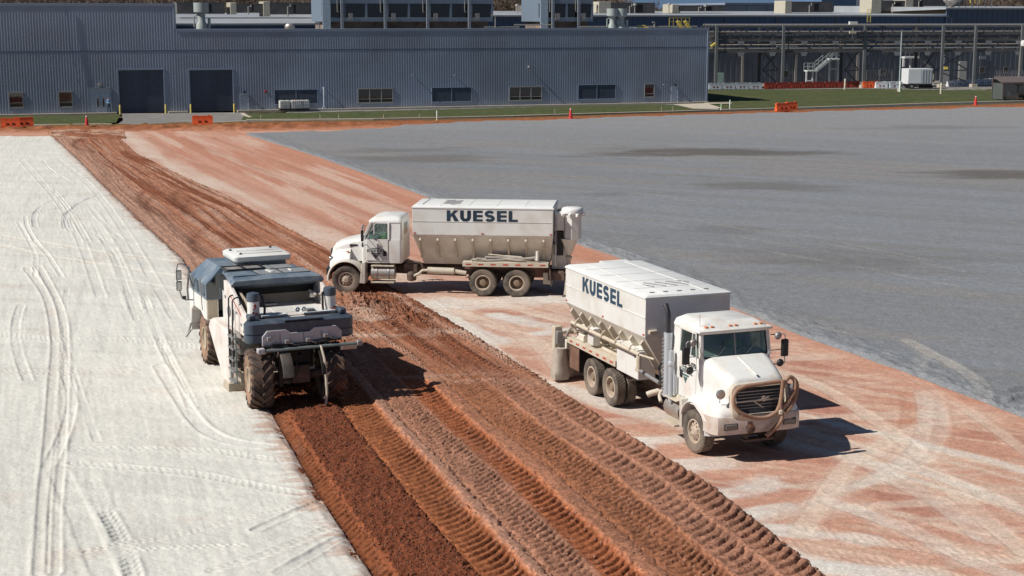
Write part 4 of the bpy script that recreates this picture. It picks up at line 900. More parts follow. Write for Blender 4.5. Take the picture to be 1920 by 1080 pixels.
# ------------------------------------------------------------------ rooftop plant rooms on the hall
pglass = glass('plant_room_glass', (0.03, 0.035, 0.045), 0.15, 0.2)
def plant_room(x0, x1, off, label, bays, cat='rooftop room', white_left=False, ztop=14.2):
    W2 = Wall(FW.p(0, -off), FW.p(100, -off)); u0, u1 = W2.u(x0, 20), W2.u(x1, 20)
    zb = zT2 - .6; z33 = W2.z((x0 + x1) / 2, 33); z40 = W2.z((x0 + x1) / 2, 40.5); z8 = W2.z((x0 + x1) / 2, 7)
    r = empty('plant_room', W2.p(u0, 0, zb), W2.az); tag(r, label, cat)
    L = u1 - u0; Z = lambda z: z - zb
    gal = mat('grey_blue_panel', (.17, .215, .27), .45, var=.1); rust = mat('rusty_base', (.17, .13, .115), .85, var=.35, vs=.8, c2=(.26, .19, .14), c2s=.7, c2a=.8)
    MB().b2(0, L, 0, 7, Z(z40), Z(ztop)).build('back_wall', r, gal); MB().b2(-.1, L + .1, -.1, 7.1, Z(ztop), Z(ztop) + .25).build('roof', r, membrane)
    MB().b2(.4, L - .2, .3, 6.6, 0, Z(z40) - .01).build('base_wall', r, rust)
    m_ = MB(); m_.b2(-.1, L + .1, -.9, -.02, Z(z40), Z(z33)); m_.b2(-.1, L + .1, -.9, -.02, Z(z8), Z(z8) + .5); m_.build('ledge', r, gal, bevel=.02)
    w = L / bays; pm = MB().b2(.12, w / 2 - .08, -.75, -.70, Z(z33) + .02, Z(z8) - .02).build('window', r, pglass, smooth=0)
    for k in range(bays * 2):
        if k: inst(pm, 'window', r, (k * w / 2, 0, 0))
    m0 = MB().b2(-.09, .09, -.88, -.6, Z(z33), Z(z8)).build('mullion', r, gal)
    for k in range(1, bays * 2 + 1): inst(m0, 'mullion', r, (k * w / 2, 0, 0), sc=(1.5 if k % 2 == 0 else 1, 1, 1))
    c0 = MB().b2(-.16, .16, -1.5, -1.2, 0, Z(ztop)).build('column', r, mat('galvanised', (.27, .30, .33), .5, metal=.3, var=.12))
    c0.location.x = w * .42
    for k in range(1, bays): inst(c0, 'column', r, (w * (k + .42), 0, 0))
    b0 = MB().b2(-.25, .25, -1.35, -.95, Z(z33) - .3, Z(z33) + .55).build('box_unit', r, M('chrome')); b0.location.x = w * .62
    for k in range(1, bays): inst(b0, 'box_unit', r, (w * (k + .62), 0, 0))
    p0 = MB().tube([(0, -1.1, Z(z8) + .4), (0, -1.1, Z(z8) - 1.0), (.22, -1.1, Z(z8) - 1.0)], .05, 6).build('drop_pipe', r, M('chrome')); p0.location.x = w * .32
    for k in range(1, bays): inst(p0, 'drop_pipe', r, (w * (k + .32), 0, 0))
    br = MB()
    for k in range(bays): br.bar((w * k + .5, -.6, .05), (w * k + 1.5, .25, Z(z40) - .1), .12); br.bar((w * (k + .7), -.4, .05), (w * (k + .55), .25, Z(z40) - .1), .15)
    br.build('brace', r, rust)
    if white_left:
        MB().b2(-.05, .9, -1.0, -.8, 0, Z(ztop)).build('end_panel', r, mat('pale_panel', (.42, .50, .56), .45, var=.1))
    return r
plant_room(603, 919, 10, 'long glazed plant room on the hall roof with four pairs of dark windows over a rusty base', 4, white_left=True)
r2 = plant_room(1010, 1106, 8, 'small pale blue rooftop plant room with a white ladder frame beside the twin stacks', 2, white_left=True)
RF = Wall(FW.p(0, -5), FW.p(100, -5))
def roof_item(name, px, label, cat, group=None, W=RF, zb=None):
    u0 = W.u(px, 45); e = empty(name, W.p(u0, 0, zb if zb is not None else zT2 - .6), W.az); return tag(e, label, cat, group)
# twin grey stacks and the single one on the left
stack_m = mat('stack_paint', (.36, .40, .38), .5, var=.1)
def stack(px, label, s=1.0, grp='grey exhaust stacks on the hall roof'):
    e = roof_item('exhaust_stack', px, label, 'exhaust stack', grp)
    m_ = MB().lathe([(.55 * s, 0), (.55 * s, .9 * s), (.38 * s, 1.2 * s), (.38 * s, 1.9 * s)], n=16); m_.build('fan_housing', e, stack_m)
    MB().lathe([(.38 * s, 1.9 * s), (.72 * s, 2.1 * s), (.72 * s, 3.0 * s), (.66 * s, 3.0 * s), (.66 * s, 2.2 * s)], n=16).build('hood', e, stack_m)
    q = MB(); q.b2(.6 * s, .85 * s, -.2, .2, .5, 1.6 * s); q.tube([(-.7 * s, 0, 0), (-.7 * s, 0, 1.7 * s), (-.4 * s, 0, 1.8 * s)], .08, 6); q.build('motor_box', e, stack_m)
    return e
stack(1148, 'left one of the twin grey-green exhaust stacks on the hall roof'); stack(1165, 'right one of the twin grey-green exhaust stacks on the hall roof')
stack(378, 'dark bottomed exhaust stack with thin flues standing alone beside the tall gable', 1.2)
e = roof_item('roof_piping', 1185, 'white pipework running low over the hall roof beside the twin stacks', 'pipes')
q = MB(); q.tube([(-7, 0, .75), (9, 0, .75), (9, 0, .1)], .09, 6); q.tube([(-14, 0, .5), (-7, 0, .5)], .07, 6)
for k in range(-6, 9, 3): q.b2(k - .06, k + .06, -.06, .06, 0, .68)
q.build('pipe', e, M('chrome'))
e = roof_item('roof_piping', 952, 'thin rail of pipes over the hall roof left of the small plant room', 'pipes')
q = MB(); q.tube([(-1.6, 0, .1), (-1.6, 0, 2.1), (-2.1, 0, 2.2)], .07, 6); q.tube([(-3, 0, .75), (1.5, 0, .75)], .06, 6); q.tube([(1, .5, 1.0), (6, .5, 1.0)], .08, 6)
for k in (-2.6, 0, 1.2): q.b2(k - .05, k + .05, -.05, .05, 0, .7)
q.build('pipe', e, M('chrome'))
e = roof_item('roof_ventilator', 543, 'small round silver ventilator on the hall roof', 'ventilator'); MB().lathe([(.28, 0), (.28, .5), (.55, .62), (.62, .9), (.45, 1.15), (.1, 1.25)], n=14).build('turbine', e, M('chrome'))
for px, l in ((598, 'white post on the roof at the end of the long plant room'), (1227, 'white pipe post on the roof right of the stacks')):
    e = roof_item('roof_post', px, l, 'post'); MB().tube([(0, 0, 0), (0, 0, 1.3), (-.3, 0, 1.3)], .1, 8).build('post', e, M('chrome'))
# yellow stairs and yellow frame on the roof
e = roof_item('roof_stairs', 1255, 'bright yellow steel stair and guard rail on the hall roof', 'stairs')
q = MB(); H = 1.55
for k in range(6): q.bar((k * .55, 0, .3), (k * .55, 0, .3 + H), .06)
q.bar((0, 0, H + .3), (2.9, 0, H + .3), .06); q.bar((0, 0, H - .2), (2.9, 0, H - .2), .05); q.build('guard_rail', e, yel)
for dx in (.9, 1.9):
    q = MB(); q.bar((dx, -.3, H - .1), (dx + 1.0, -.3, .1), .12, .28); q.bar((dx, -.8, H - .1), (dx + 1.0, -.8, .1), .12, .28)
    for k in range(6): q.b2(dx + k * .18, dx + k * .18 + .2, -.8, -.3, H - .25 - k * .26, H - .21 - k * .26)
    q.build('stair_flight', e, yel)
e = roof_item('pipe_guard', 1196, 'low yellow-green pipe guard on the hall roof', 'guard'); q = MB(); q.tube([(0, 0, 0), (0, 0, .9), (1.0, 0, .9), (1.0, 0, 0)], .06, 6); q.tube([(-.2, -.3, .65), (1.3, -.3, .65)], .06, 6); q.build('rail', e, yel)

# ------------------------------------------------------------------ the main plant behind
ribf = lambda mb, L, z0, z1, st=1.0, d_=.06: [mb.b2(k * st, k * st + .25, -d_, -.001, z0, z1) for k in range(int(L / st))]
def big_block(name, W, x0, x1, z_eave, z_lo, depth, zr, label, low_mat, up_mat):
    u0, u1 = W.u(x0, 60), W.u(x1, 60); L = u1 - u0
    e = empty(name, W.p(u0), W.az); tag(e, label, 'building')
    q = MB(); q.b2(0, L, 0, .2, z_lo, z_eave); ribf(q, L, z_lo, z_eave - .3); q.build('upper_wall', e, up_mat, smooth=0)
    if z_lo > 0: q = MB(); q.b2(0, L, .01, .2, 0, z_lo - .005); ribf(q, L, 0, z_lo - .01); q.build('lower_wall', e, low_mat, smooth=0)
    q = MB(); q.add([(-.4, -.4, z_eave), (L + .4, -.4, z_eave), (L + .4, depth, zr), (-.4, depth, zr), (-.4, -.4, z_eave - .25), (L + .4, -.4, z_eave - .25), (L + .4, depth, z_eave - 1), (-.4, depth, z_eave - 1)],
                    [(0, 1, 2, 3), (7, 6, 5, 4), (0, 4, 5, 1), (1, 5, 6, 2), (2, 6, 7, 3), (3, 7, 4, 0)]); q.build('roof', e, roofm, smooth=0)
    [MB().b2(a_, a_ + .2, .2, depth - .5, 0, z_eave - 1).build('end_wall', e, up_mat, smooth=0) for a_ in (0, L - .2)]
    return e, L
PW = Wall(P(1330, 158), P(1920, 149)); 
segA, LA = big_block('plant_wing', Wall(PW.p(-60, 18), PW.p(0, 18)), 250, 640, 9.75, 0, 48, 11.2, 'low blue wing with a light metal roof just behind the left part of the hall', clad_dk, clad_dk)
zsplit = PW.z(1500, 96)
segB, LB = big_block('main_plant', PW, 640, 1772, PW.z(1400, 28.5), zsplit, 40, PW.z(1400, 28.5) + .75, 'long deep blue main plant with a pale metal roof behind the pipe rack', clad_gy, clad_dk)
SW = Wall(PW.p(0, .35), PW.p(100, .35))
segC, LC = big_block('plant_annex', SW, 1773, 2250, SW.z(1850, 14.5), SW.z(1850, 96), 36, SW.z(1850, 14.5) + .5, 'taller blue annex at the right end of the main plant', clad_gy, mat('mid_blue_cladding', (.085, .115, .165), .45, var=.1, vs=.2))
# windows, drains in the lower wall of the main plant
def wall_bit(parent, W, u_par0, x0, y0, x1, y1, name, material, d_=.12, out=.0):
    a, z1 = W.uz(x0, y0); b, z0 = W.uz(x1, y1); q = MB(); q.b2(a - u_par0, b - u_par0, -d_ - out, -.065 - out, z0, z1); return q.build(name, parent, material, smooth=0)
uB0 = PW.u(640, 60); uC0 = SW.u(1773, 60)
for x in (1390, 1490, 1606): wall_bit(segB, PW, uB0, x, 100, x + 2.5, 158, 'downpipe', M('chrome'), .25)
for x in (1358, 1455, 1567, 1724): wall_bit(segB, PW, uB0, x, 29, x + 1.6, 50, 'downpipe', clad_gy, .2)
for x, y, x1, y1 in ((1469, 133, 1477, 145), (1651, 130, 1660, 141)):
    wf = wall_bit(segB, PW, uB0, x - 1, y - 1, x1 + 1, y1 + 1, 'window', wframe, .09); wall_bit(segB, PW, uB0, x, y, x1, y1, 'pane', wglass, .11, 0).parent = wf
wall_bit(segB, PW, uB0, 1456, 64, 1494, 95, 'louver_panel', mat('pale_louver', (.34, .38, .42), .5, var=.1, vs=1), .3)
for x, y, x1, y1 in ((1837, 126, 1845, 136), (1882, 126, 1890, 135)):
    wf = wall_bit(segC, SW, uC0, x - 1, y - 1, x1 + 1, y1 + 1, 'window', wframe, .09); wall_bit(segC, SW, uC0, x, y, x1, y1, 'pane', wglass, .11, 0).parent = wf
for x in (1911,): wall_bit(segC, SW, uC0, x, 92, x + 3, 146, 'downpipe', M('chrome'), .25)
wall_bit(segC, SW, uC0, 1836, 105, 1848, 111, 'sign_board', mat('grey_sign', (.28, .31, .34), .5, var=.1), .15)
# far pale hall on the horizon, right
FB = Wall(PW.p(0, -60), PW.p(100, -60))
def far_box(name, W, x0, x1, y0, y1, d_, material, label, cat, zb=9, extra=None, group=None):
    a, zt = W.uz(x0, y0); b, _ = W.uz(x1, y0); zl = W.z(x0, y1); e = empty(name, W.p(a, 0, zl), W.az); tag(e, label, cat, group)
    q = MB(); q.b2(0, b - a, 0, d_, 0, zt - zl); q.build('casing', e, material, bevel=.04)
    return e, b - a, zt - zl
pale = mat('pale_roofwall', (.33, .38, .42), .5, var=.1, vs=.3)
e, L, h = far_box('far_hall', FB, 1361, 1552, 9, 24, 30, pale, 'pale grey far hall showing above the main plant roof', 'building')
q = MB(); [q.b2(k * L / 5 - .15, k * L / 5 + .15, -.1, -.001, 0, h) for k in range(6)]; q.b2(-.3, L + .3, -.25, 30, h + .002, h + .4); q.build('roof_edge', e, trimm)
e, L, h = far_box('far_tower', FB, 1541, 1606, -14, 21, 14, mat('far_blue', (.10, .16, .27), .5, var=.08, vs=.3), 'blue block rising behind the main plant roof, left of the white ducts', 'building')
e, L, h = far_box('far_tower', FB, 1733, 1808, -16, 26, 16, mat('far_brown', (.16, .155, .155), .7, var=.12, vs=.5), 'grey-brown block above the roof wedge at the right', 'building')
e, L, h = far_box('far_tower', FB, 1606, 1622, -14, 22, 8, mat('far_white', (.52, .58, .62), .5, var=.08), 'narrow white duct tower beside the blue block', 'duct')
# roof units on the main plant
unit_m = mat('unit_brown', (.12, .112, .105), .8, var=.2, vs=1.2, c2=(.17, .15, .13), c2s=.5, c2a=.5)
cream_m = mat('unit_cream', (.46, .42, .33), .6, var=.1)
UW = Wall(PW.p(0, -16), PW.p(100, -16)); UWA = Wall(PW.p(0, -2), PW.p(100, -2))
def roof_unit(W, x0, x1, y0, y1, label, cream=0.0, cx='l', dark=0.35, pipes=True):
    e, L, h = far_box('rooftop_unit', W, x0, x1, y0, y1, 4.0, unit_m, label, 'rooftop unit', group='brown rooftop air units on the main plant')
    MB().b2(L * (.55 if cx == 'l' else .1), L * (.55 if cx == 'l' else .1) + L * dark * .5, -.06, -.003, h * .12, h * .85).build('intake', e, inside_m)
    if cream: MB().b2(*((-cream, -.01) if cx == 'l' else (L + .01, L + cream)), -.2, 3.8, -.3, h + .25).build('end_hood', e, cream_m, bevel=.05)
    q = MB(); n = max(2, int(L / 2.2)); [q.b2(k * L / n - .04, k * L / n + .04, -.05, -.002, 0, h) for k in range(1, n)]
    q.b2(-.05, L + .05, -.1, 4.1, h + .002, h + .1); q.build('panel_joint', e, unit_m)
    if pipes: MB().tube([(L * .4, -.5, -.3), (L * .4, -.5, h * .7), (L * .4 + .4, -.5, h * .7), (L * .4 + .4, -.5, h * .95)], .10, 6).build('pipe', e, M('chrome'))
for a in ((UWA, 331, 421, 5, 26, 'brown roof unit with a dark intake right of the tall gable', 0, 'l', .35), (UWA, 443, 496, 8, 23, 'second brown roof unit from the gable with a cream end', .9, 'l', .1),
          (UWA, 506, 586, 6, 27, 'third brown roof unit with two cream end posts before the plant room', 1.0, 'l', .1), (UWA, 586, 600, 6, 24, 'narrow brown unit against the long plant room', .0, 'l', .2)):
    roof_unit(*a)
for a in ((UW, 981, 1004, 11, 21, 'little brown unit behind the gap between the plant rooms', .0, 'l', .3), (UW, 1145, 1228, 6, 25, 'brown unit behind the twin stacks with a cream left hood', 2.2, 'l', .35), (UW, 1272, 1361, 11, 21, 'low brown unit behind the yellow stairs', 1.2, 'l', .3),
          (UW, 1484, 1562, 4, 23, 'brown unit with a big cream louvred end on the main plant roof', 1.3, 'l', .2), (UW, 1652, 1700, 2, 21, 'dark unit near the white ducts', 2.0, 'l', .5), (UW, 1712, 1733, -6, 18, 'tall dark unit beside the roof wedge', 1.6, 'l', .6)):
    roof_unit(*a)
for px, y0, W, l in ((1118, 8, UW, 'cream vent box right of the small plant room'), (983, 15, UW, 'cream vent box in the gap between plant rooms'), (1268, 10, UW, 'cream vent box behind the yellow stairs')):
    e, L, h = far_box('vent_box', W, px, px + 8, y0, 24, 1.5, cream_m, l, 'vent'); MB().b2(.2, L - .2, -.05, -.002, h * .5, h * .8).build('grille', e, inside_m)
for px, y0, l in ((966, 7, 'white mushroom vent on a pole left of the small plant room'), (1250, 5, 'thin white flue near the yellow stairs'), (1318, 8, 'thin mast on the main plant roof right of the stairs'), (1186, 6, 'pair of thin white flues on the brown unit')):
    a, zt = UW.uz(px, y0); zl = UW.z(px, 25); e = empty('roof_flue', UW.p(a, 1, zl), UW.az); tag(e, l, 'flue')
    MB().lathe([(.08, 0), (.08, zt - zl - .4), (.35, zt - zl - .35), (.30, zt - zl - .1), (.02, zt - zl)], n=10).build('pipe', e, M('chrome'))
e = empty('process_plant', SW.p(SW.u(1822, 20), -8, SW.z(1850, 14.5)), SW.az); tag(e, 'cluster of pale hoppers, ducts and yellow frames on the annex roof at the right edge', 'machinery')
q = MB(); q.lathe([(.2, 0), (1.5, 1.2), (1.5, 2.6), (.4, 3.2)], (1.5, 0, 0), n=14); q.tube([(1.5, 0, 3), (4, 0, 3.2), (6, 0, 1.5)], .35, 8); q.b2(-.5, 8, -.3, .3, -.1, .12); q.build('hopper', e, M('chrome'))
q = MB(); [q.bar((k * 1.3, -.6, 0), (k * 1.3, -.6, 2.4), .1) for k in range(8)]; q.bar((0, -.6, 2.4), (9, -.6, 2.4), .1); q.bar((0, -.6, 1.4), (9, -.6, 1.4), .1); q.bar((0, -.6, 0), (2.6, -.6, 2.4), .1); q.build('frame', e, M('steel'))
q = MB(); [q.bar((4.6 + k * .9, -.9, .8), (4.6 + k * .9, -.9, 2.6), .14) for k in range(3)]; q.bar((4.6, -.9, 2.6), (6.4, -.9, 2.6), .14); q.bar((4.6, -.9, 1.7), (6.4, -.9, 1.7), .14); q.build('guard', e, yel)

# ------------------------------------------------------------------ pipe rack in front of the main plant
rackm = mat('rack_steel', (.085, .090, .10), .6, var=.2, vs=.5, c2=(.16, .12, .10), c2s=.6, c2a=.4)
colm = mat('rack_column', (.15, .155, .16), .6, var=.15, vs=.4)
RW = Wall(P(1465, 166.5), P(1764, 164)); 
uR0 = RW.u(1329, 100); uR1 = RW.u(2100, 100); L = uR1 - uR0
rack = empty('pipe_rack', RW.p(uR0), RW.az); tag(rack, 'long dark steel truss bridge carrying pipes in front of the main plant', 'pipe rack')
zt_, zm_, zb_ = RW.z(1500, 50), RW.z(1500, 76), RW.z(1500, 96)
zu_ = RW.z(1500, 63)
for back, dy in ((0, 0.0), (1, 4.2)):
    for zz in (zt_, zu_, zm_, zb_):
        MB().b2(0, L, dy - .12, dy + .12, zz - (.13 if zz != zb_ else .2), zz + .13).build('truss_chord', rack, rackm, smooth=0)
    n = int(L / 2.45); q0 = MB().bar((0, dy, zm_), (2.45, dy, zt_), .16); q1 = MB().bar((0, dy, zt_), (2.45, dy, zm_), .16); q2 = MB().bar((0, dy, zb_), (2.45, dy, zm_), .14)
    gp = MB().prism([(-.55, 0), (.55, 0), (.3, -.55), (-.3, -.55)], dy - .16, dy - .02, 'y')
    A = q0.build('brace', rack, rackm, smooth=0); B = q1.build('brace', rack, rackm, smooth=0); C_ = q2.build('brace', rack, rackm, smooth=0); G_ = gp.build('gusset', rack, M('steel'), smooth=0)
    G_.location = (0, 0, zm_ - .1)
    for k in range(1, n):
        inst(A if k % 2 else B, 'brace', rack, (k * 2.45, 0, 0))
        if k % 2 == 0: inst(C_, 'brace', rack, (k * 2.45, 0, 0)); inst(G_, 'gusset', rack, (k * 2.45, 0, zm_ - .1)); inst(G_, 'gusset', rack, (k * 2.45, 0, zb_ - .15))
for px, hb, z0 in ((1342, 0, 150), (1339, 1, 150), (1440, 1, 150), (1467, 0, 163), (1619, 0, 163), (1596, 1, 150), (1765, 0, 174), (1826, 0, 150), (1738, 1, 150), (1913, 0, 150), (2010, 0, 150)):
    u0 = RW.u(px, 110) - uR0; dy = 4.2 * hb
    MB().b2(u0 - .2, u0 + .2, dy - .42, dy - .125, 0, zt_ + .2).build('column', rack, colm if not hb else rackm, smooth=0)
    if not hb: MB().b2(u0 - .45, u0 + .45, dy - .75, dy + .2, -.1, .5).build('column_base', rack, g_conc, smooth=0)
for xa, xb in ((1440, 1467), (1596, 1619), (1740, 1765), (1765, 1826)):
    a, b = RW.u(xa, 110) - uR0, RW.u(xb, 110) - uR0; zz = RW.z(xa, 133)
    q = MB(); q.bar((a, 2, zb_ - .2), (b, 1.9, zz + .1), .16); q.bar((a, 2.2, zz), (b, 2.2, zb_ - .2), .16); q.bar((a, 2, zz), (b, 2, zz), .16); q.bar((a, 2, zz), (b, 2.1, .8), .16); q.build('cross_brace', rack, rackm if xa < 1760 else colm, smooth=0)
for k, (zz, dy, r_, m_) in enumerate(((zm_ + .38, .9, .22, 'steel'), (zm_ + .34, 1.6, .16, 'cream'), (zm_ + .42, 2.4, .28, 'steel'), (zb_ + .36, 1.0, .2, 'steel'), (zb_ + .30, 1.7, .14, 'cream'), (zb_ + .36, 2.6, .2, 'frame'), (zu_ + .25, 1.8, .12, 'chrome'))):
    MB().tube([(0, dy, zz), (L, dy, zz)], r_, 8).build('pipe', rack, M(m_))
q = MB()
for k in range(int(L / 4.9)): q.b2(k * 4.9, k * 4.9 + .2, .125, 4.07, zm_ - .1, zm_ + .1); q.b2(k * 4.9, k * 4.9 + .2, .125, 4.07, zb_ - .1, zb_ + .1)
q.build('cross_beam', rack, rackm, smooth=0)
def rackpx(px, y, out=0): u0, z0 = RW.uz(px, y); return RW.p(u0, out, z0)
vp = MB().b2(-.06, .06, -.08, .08, zb_, zt_).build('upright', rack, rackm, smooth=0)
for k in range(1, int(L / 2.45)):
    inst(vp, 'upright', rack, (k * 2.45, 0 if k % 3 else 4.2, 0))
    if k % 4 == 1: inst(vp, 'upright', rack, (k * 2.45 + 1.2, 2.1, 0))
for k, (zz, dy, r_) in enumerate(((zm_ + .9, 1.2, .10), (zm_ + 1.25, 2.0, .13), (zb_ + .9, 1.4, .10), (zb_ + 1.1, 2.8, .14), (zt_ + .2, 2.0, .1), (zt_ + .25, 3.1, .16))):
    MB().tube([(0, dy, zz), (L, dy, zz)], r_, 6).build('pipe', rack, M(('steel', 'frame', 'cream', 'steel', 'chrome', 'steel')[k]))
MB().b2(0, L, .5, 1.0, zu_ - .1, zu_ + .02).build('cable_tray', rack, rackm, smooth=0); MB().b2(0, L, 2.9, 3.7, zb_ + .14, zb_ + .22).build('cable_tray', rack, rackm, smooth=0)
# fittings hung on or standing on the rack
def small(name, pos, label, cat, fn, rz=None):
    e = empty(name, pos, RW.az if rz is None else rz); tag(e, label, cat); fn(e); return e
def f1(e): MB().b2(-.6, .6, -.3, .3, 0, .45).build('lamp_head', e, M('white')); MB().b2(-.06, .06, -.06, .06, -1.9, -.01).build('post', e, M('chrome')); MB().b2(-.5, .5, -.2, .2, -1.3, -.95).build('ballast_box', e, M('cream'))
small('floodlight', rackpx(1596, 46, .7), 'white floodlight head standing on the pipe rack', 'floodlight', f1)
def f2(e):
    q = MB(); [q.bar((x, 0, 0), (x, 0, 2.0), .07) for x in (-.25, .25)]; [q.bar((-.25, 0, .15 + k * .3), (.25, 0, .15 + k * .3), .05) for k in range(7)]; q.build('ladder', e, yel)
small('cage_ladder', rackpx(1626, 42, .6), 'short yellow ladder on top of the pipe rack', 'ladder', f2)
def f3(e): MB().box((0, 0, 0), (.9, .4, .3), ry=R(-35)).build('arm', e, yel, bevel=.03)
small('yellow_bracket', rackpx(1334, 84, .9), 'yellow valve bracket on the rack at the hall corner', 'bracket', f3)
def f4(e): MB().lathe([(.05, -.5), (.42, -.4), (.5, 0), (.42, .4), (.05, .5)], n=14).build('dome', e, M('white'))
small('round_lamp', rackpx(1914, 81, 1.0), 'white round dome lamp on the rack at the right edge', 'lamp', f4)
# ------------------------------------------------------------------ lettering, built as thin raised strokes (letter space: height 1)
def letter_shapes(ch, w=0.30):
    """list of polygons (x, y); letter height 1"""
    def ribbon(pts, w):
        n = len(pts); L_, R_ = [], []
        for i, p in enumerate(pts):
            a = pts[max(i - 1, 0)]; b = pts[min(i + 1, n - 1)]; dx, dy = b[0] - a[0], b[1] - a[1]; l = math.hypot(dx, dy); nx, ny = -dy / l * w / 2, dx / l * w / 2
            L_.append((p[0] + nx, p[1] + ny)); R_.append((p[0] - nx, p[1] - ny))
        return [(L_[i], R_[i], R_[i + 1], L_[i + 1]) for i in range(n - 1)]
    h = w / 2; hb = w * 0.72
    if ch == 'K': return .92, [[(0, 0), (w, 0), (w, 1), (0, 1)], [(w, .34), (w, .62), (.60, 1), (.96, 1)], [(.42, .52), (.62, .68), (1.0, 0), (.62, 0)]]
    if ch == 'E': return .78, [[(0, 0), (w, 0), (w, 1), (0, 1)]] + [[(w, y0), (.78, y0), (.78, y0 + hb), (w, y0 + hb)] for y0 in (0, .5 - hb / 2, 1 - hb)]
    if ch == 'L': return .74, [[(0, 0), (w, 0), (w, 1), (0, 1)], [(w, 0), (.74, 0), (.74, hb), (w, hb)]]
    if ch == 'U':
        W_ = .88; r = W_ / 2 - h; pts = [(h, 1), (h, .42)] + [(W_ / 2 + r * math.cos(a), .42 + (.42 - hb / 2) * math.sin(a)) for a in [math.pi + math.pi * k / 10 for k in range(1, 10)]] + [(W_ - h, .42), (W_ - h, 1)]
        return W_, ribbon(pts, w)
    if ch == 'S':
        hb2 = hb * .98; rx = .40 - h * .8; ry = (1 - hb2) / 4; cx = .41
        pts = [(cx + rx * math.cos(a), 1 - hb2 / 2 - ry + ry * math.sin(a)) for a in [R(25) + R(245) * k / 11 for k in range(12)]]
        pts += [(cx + rx * math.cos(a), hb2 / 2 + ry + ry * math.sin(a)) for a in [R(90) - R(245) * k / 11 for k in range(1, 12)]]
        return .82, ribbon(pts, w * .88)
    return .5, []
def put_text(parent, text, origin, ux, uy, n, height, material, stretch=1.0, gap=.12, thick=.006, name='letter', w=0.30, single=False):
    x = 0; ox, ux, uy, n = Vector(origin), Vector(ux), Vector(uy), Vector(n)
    allm = MB()
    for ch in text:
        wd, polys = letter_shapes(ch, w); mb = allm if single else MB()
        for k, pl in enumerate(polys):
            o_ = thick + .0006 * (k % 4)
            f = [ox + ux * ((x + p[0]) * height * stretch) + uy * (p[1] * height) for p in pl]; m_ = len(f)
            mb.add([q + n * .001 for q in f] + [q + n * o_ for q in f], [tuple(range(m_)), tuple(range(2 * m_ - 1, m_ - 1, -1))] + [(i, i + m_, (i + 1) % m_ + m_, (i + 1) % m_) for i in range(m_)])
        if not single: mb.build(name, parent, material, smooth=0)
        x += wd + gap
    if single: allm.build(name, parent, material, smooth=0)
    return (x - gap) * height * stretch

# ------------------------------------------------------------------ people
def limb_body(name, joints, edges, radii, mats_by_z, parent=None, loc=(0, 0, 0), rz=0):
    me = bpy.data.meshes.new(name); me.from_pydata(joints, edges, []); o = bpy.data.objects.new(name, me); col.objects.link(o)
    sk = o.modifiers.new('skin', 'SKIN'); o.modifiers.new('sub', 'SUBSURF').levels = 2
    for v, r_ in zip(me.skin_vertices[0].data, radii): v.radius = r_ if isinstance(r_, tuple) else (r_, r_)
    me.skin_vertices[0].data[0].use_root = True
    bpy.context.view_layer.update()
    ev = o.evaluated_get(bpy.context.evaluated_depsgraph_get()); m2 = bpy.data.meshes.new_from_object(ev)
    o.modifiers.clear(); o.data = m2; m2.materials.clear()
    for mt in mats_by_z[0]: m2.materials.append(M(mt))
    for p in m2.polygons: p.use_smooth = True; p.material_index = mats_by_z[1](p.center)
    if parent: o.parent = parent
    o.location = loc; o.rotation_euler = (0, 0, rz); return o
def standing_man():
    J = [(0, 0, .95), (0, .01, 1.12), (0, .01, 1.32), (0, .0, 1.46), (0, -.01, 1.54), (0, -.02, 1.66), (0, -.02, 1.75),
         (.10, 0, .90), (.12, -.01, .50), (.13, .02, .09), (.13, -.12, .04), (-.10, 0, .90), (-.13, -.01, .50), (-.15, .02, .09), (-.16, -.12, .04),
         (.19, 0, 1.42), (.27, .03, 1.16), (.14, -.16, 1.12), (.04, -.20, 1.14), (-.19, 0, 1.42), (-.27, .03, 1.16), (-.14, -.16, 1.10), (-.05, -.20, 1.12)]
    E_ = [(0, 1), (1, 2), (2, 3), (3, 4), (4, 5), (5, 6), (0, 7), (7, 8), (8, 9), (9, 10), (0, 11), (11, 12), (12, 13), (13, 14), (3, 15), (15, 16), (16, 17), (17, 18), (3, 19), (19, 20), (20, 21), (21, 22)]
    rr = [(.16, .11), (.15, .11), (.19, .12), (.12, .09), .055, (.085, .10), .07, .09, .065, .045, .04, .09, .065, .045, .04, .06, .045, .035, .035, .06, .045, .035, .035]
    def pick(c): return 3 if c.z > 1.70 else (2 if c.z > 1.50 else (0 if c.z > .98 else (4 if c.z < .10 else 1)))
    return J, E_, rr, (['shirt', 'denim', 'skin', 'hair', 'black'], pick)
J, E_, rr, mz = standing_man()
man = limb_body('person', J, E_, rr, mz, None, FW.p(FW.u(204.5, 216), .55, .10), FW.az)
tag(man, 'man in pale blue shirt and dark trousers standing at the hall entrance with arms folded', 'person')
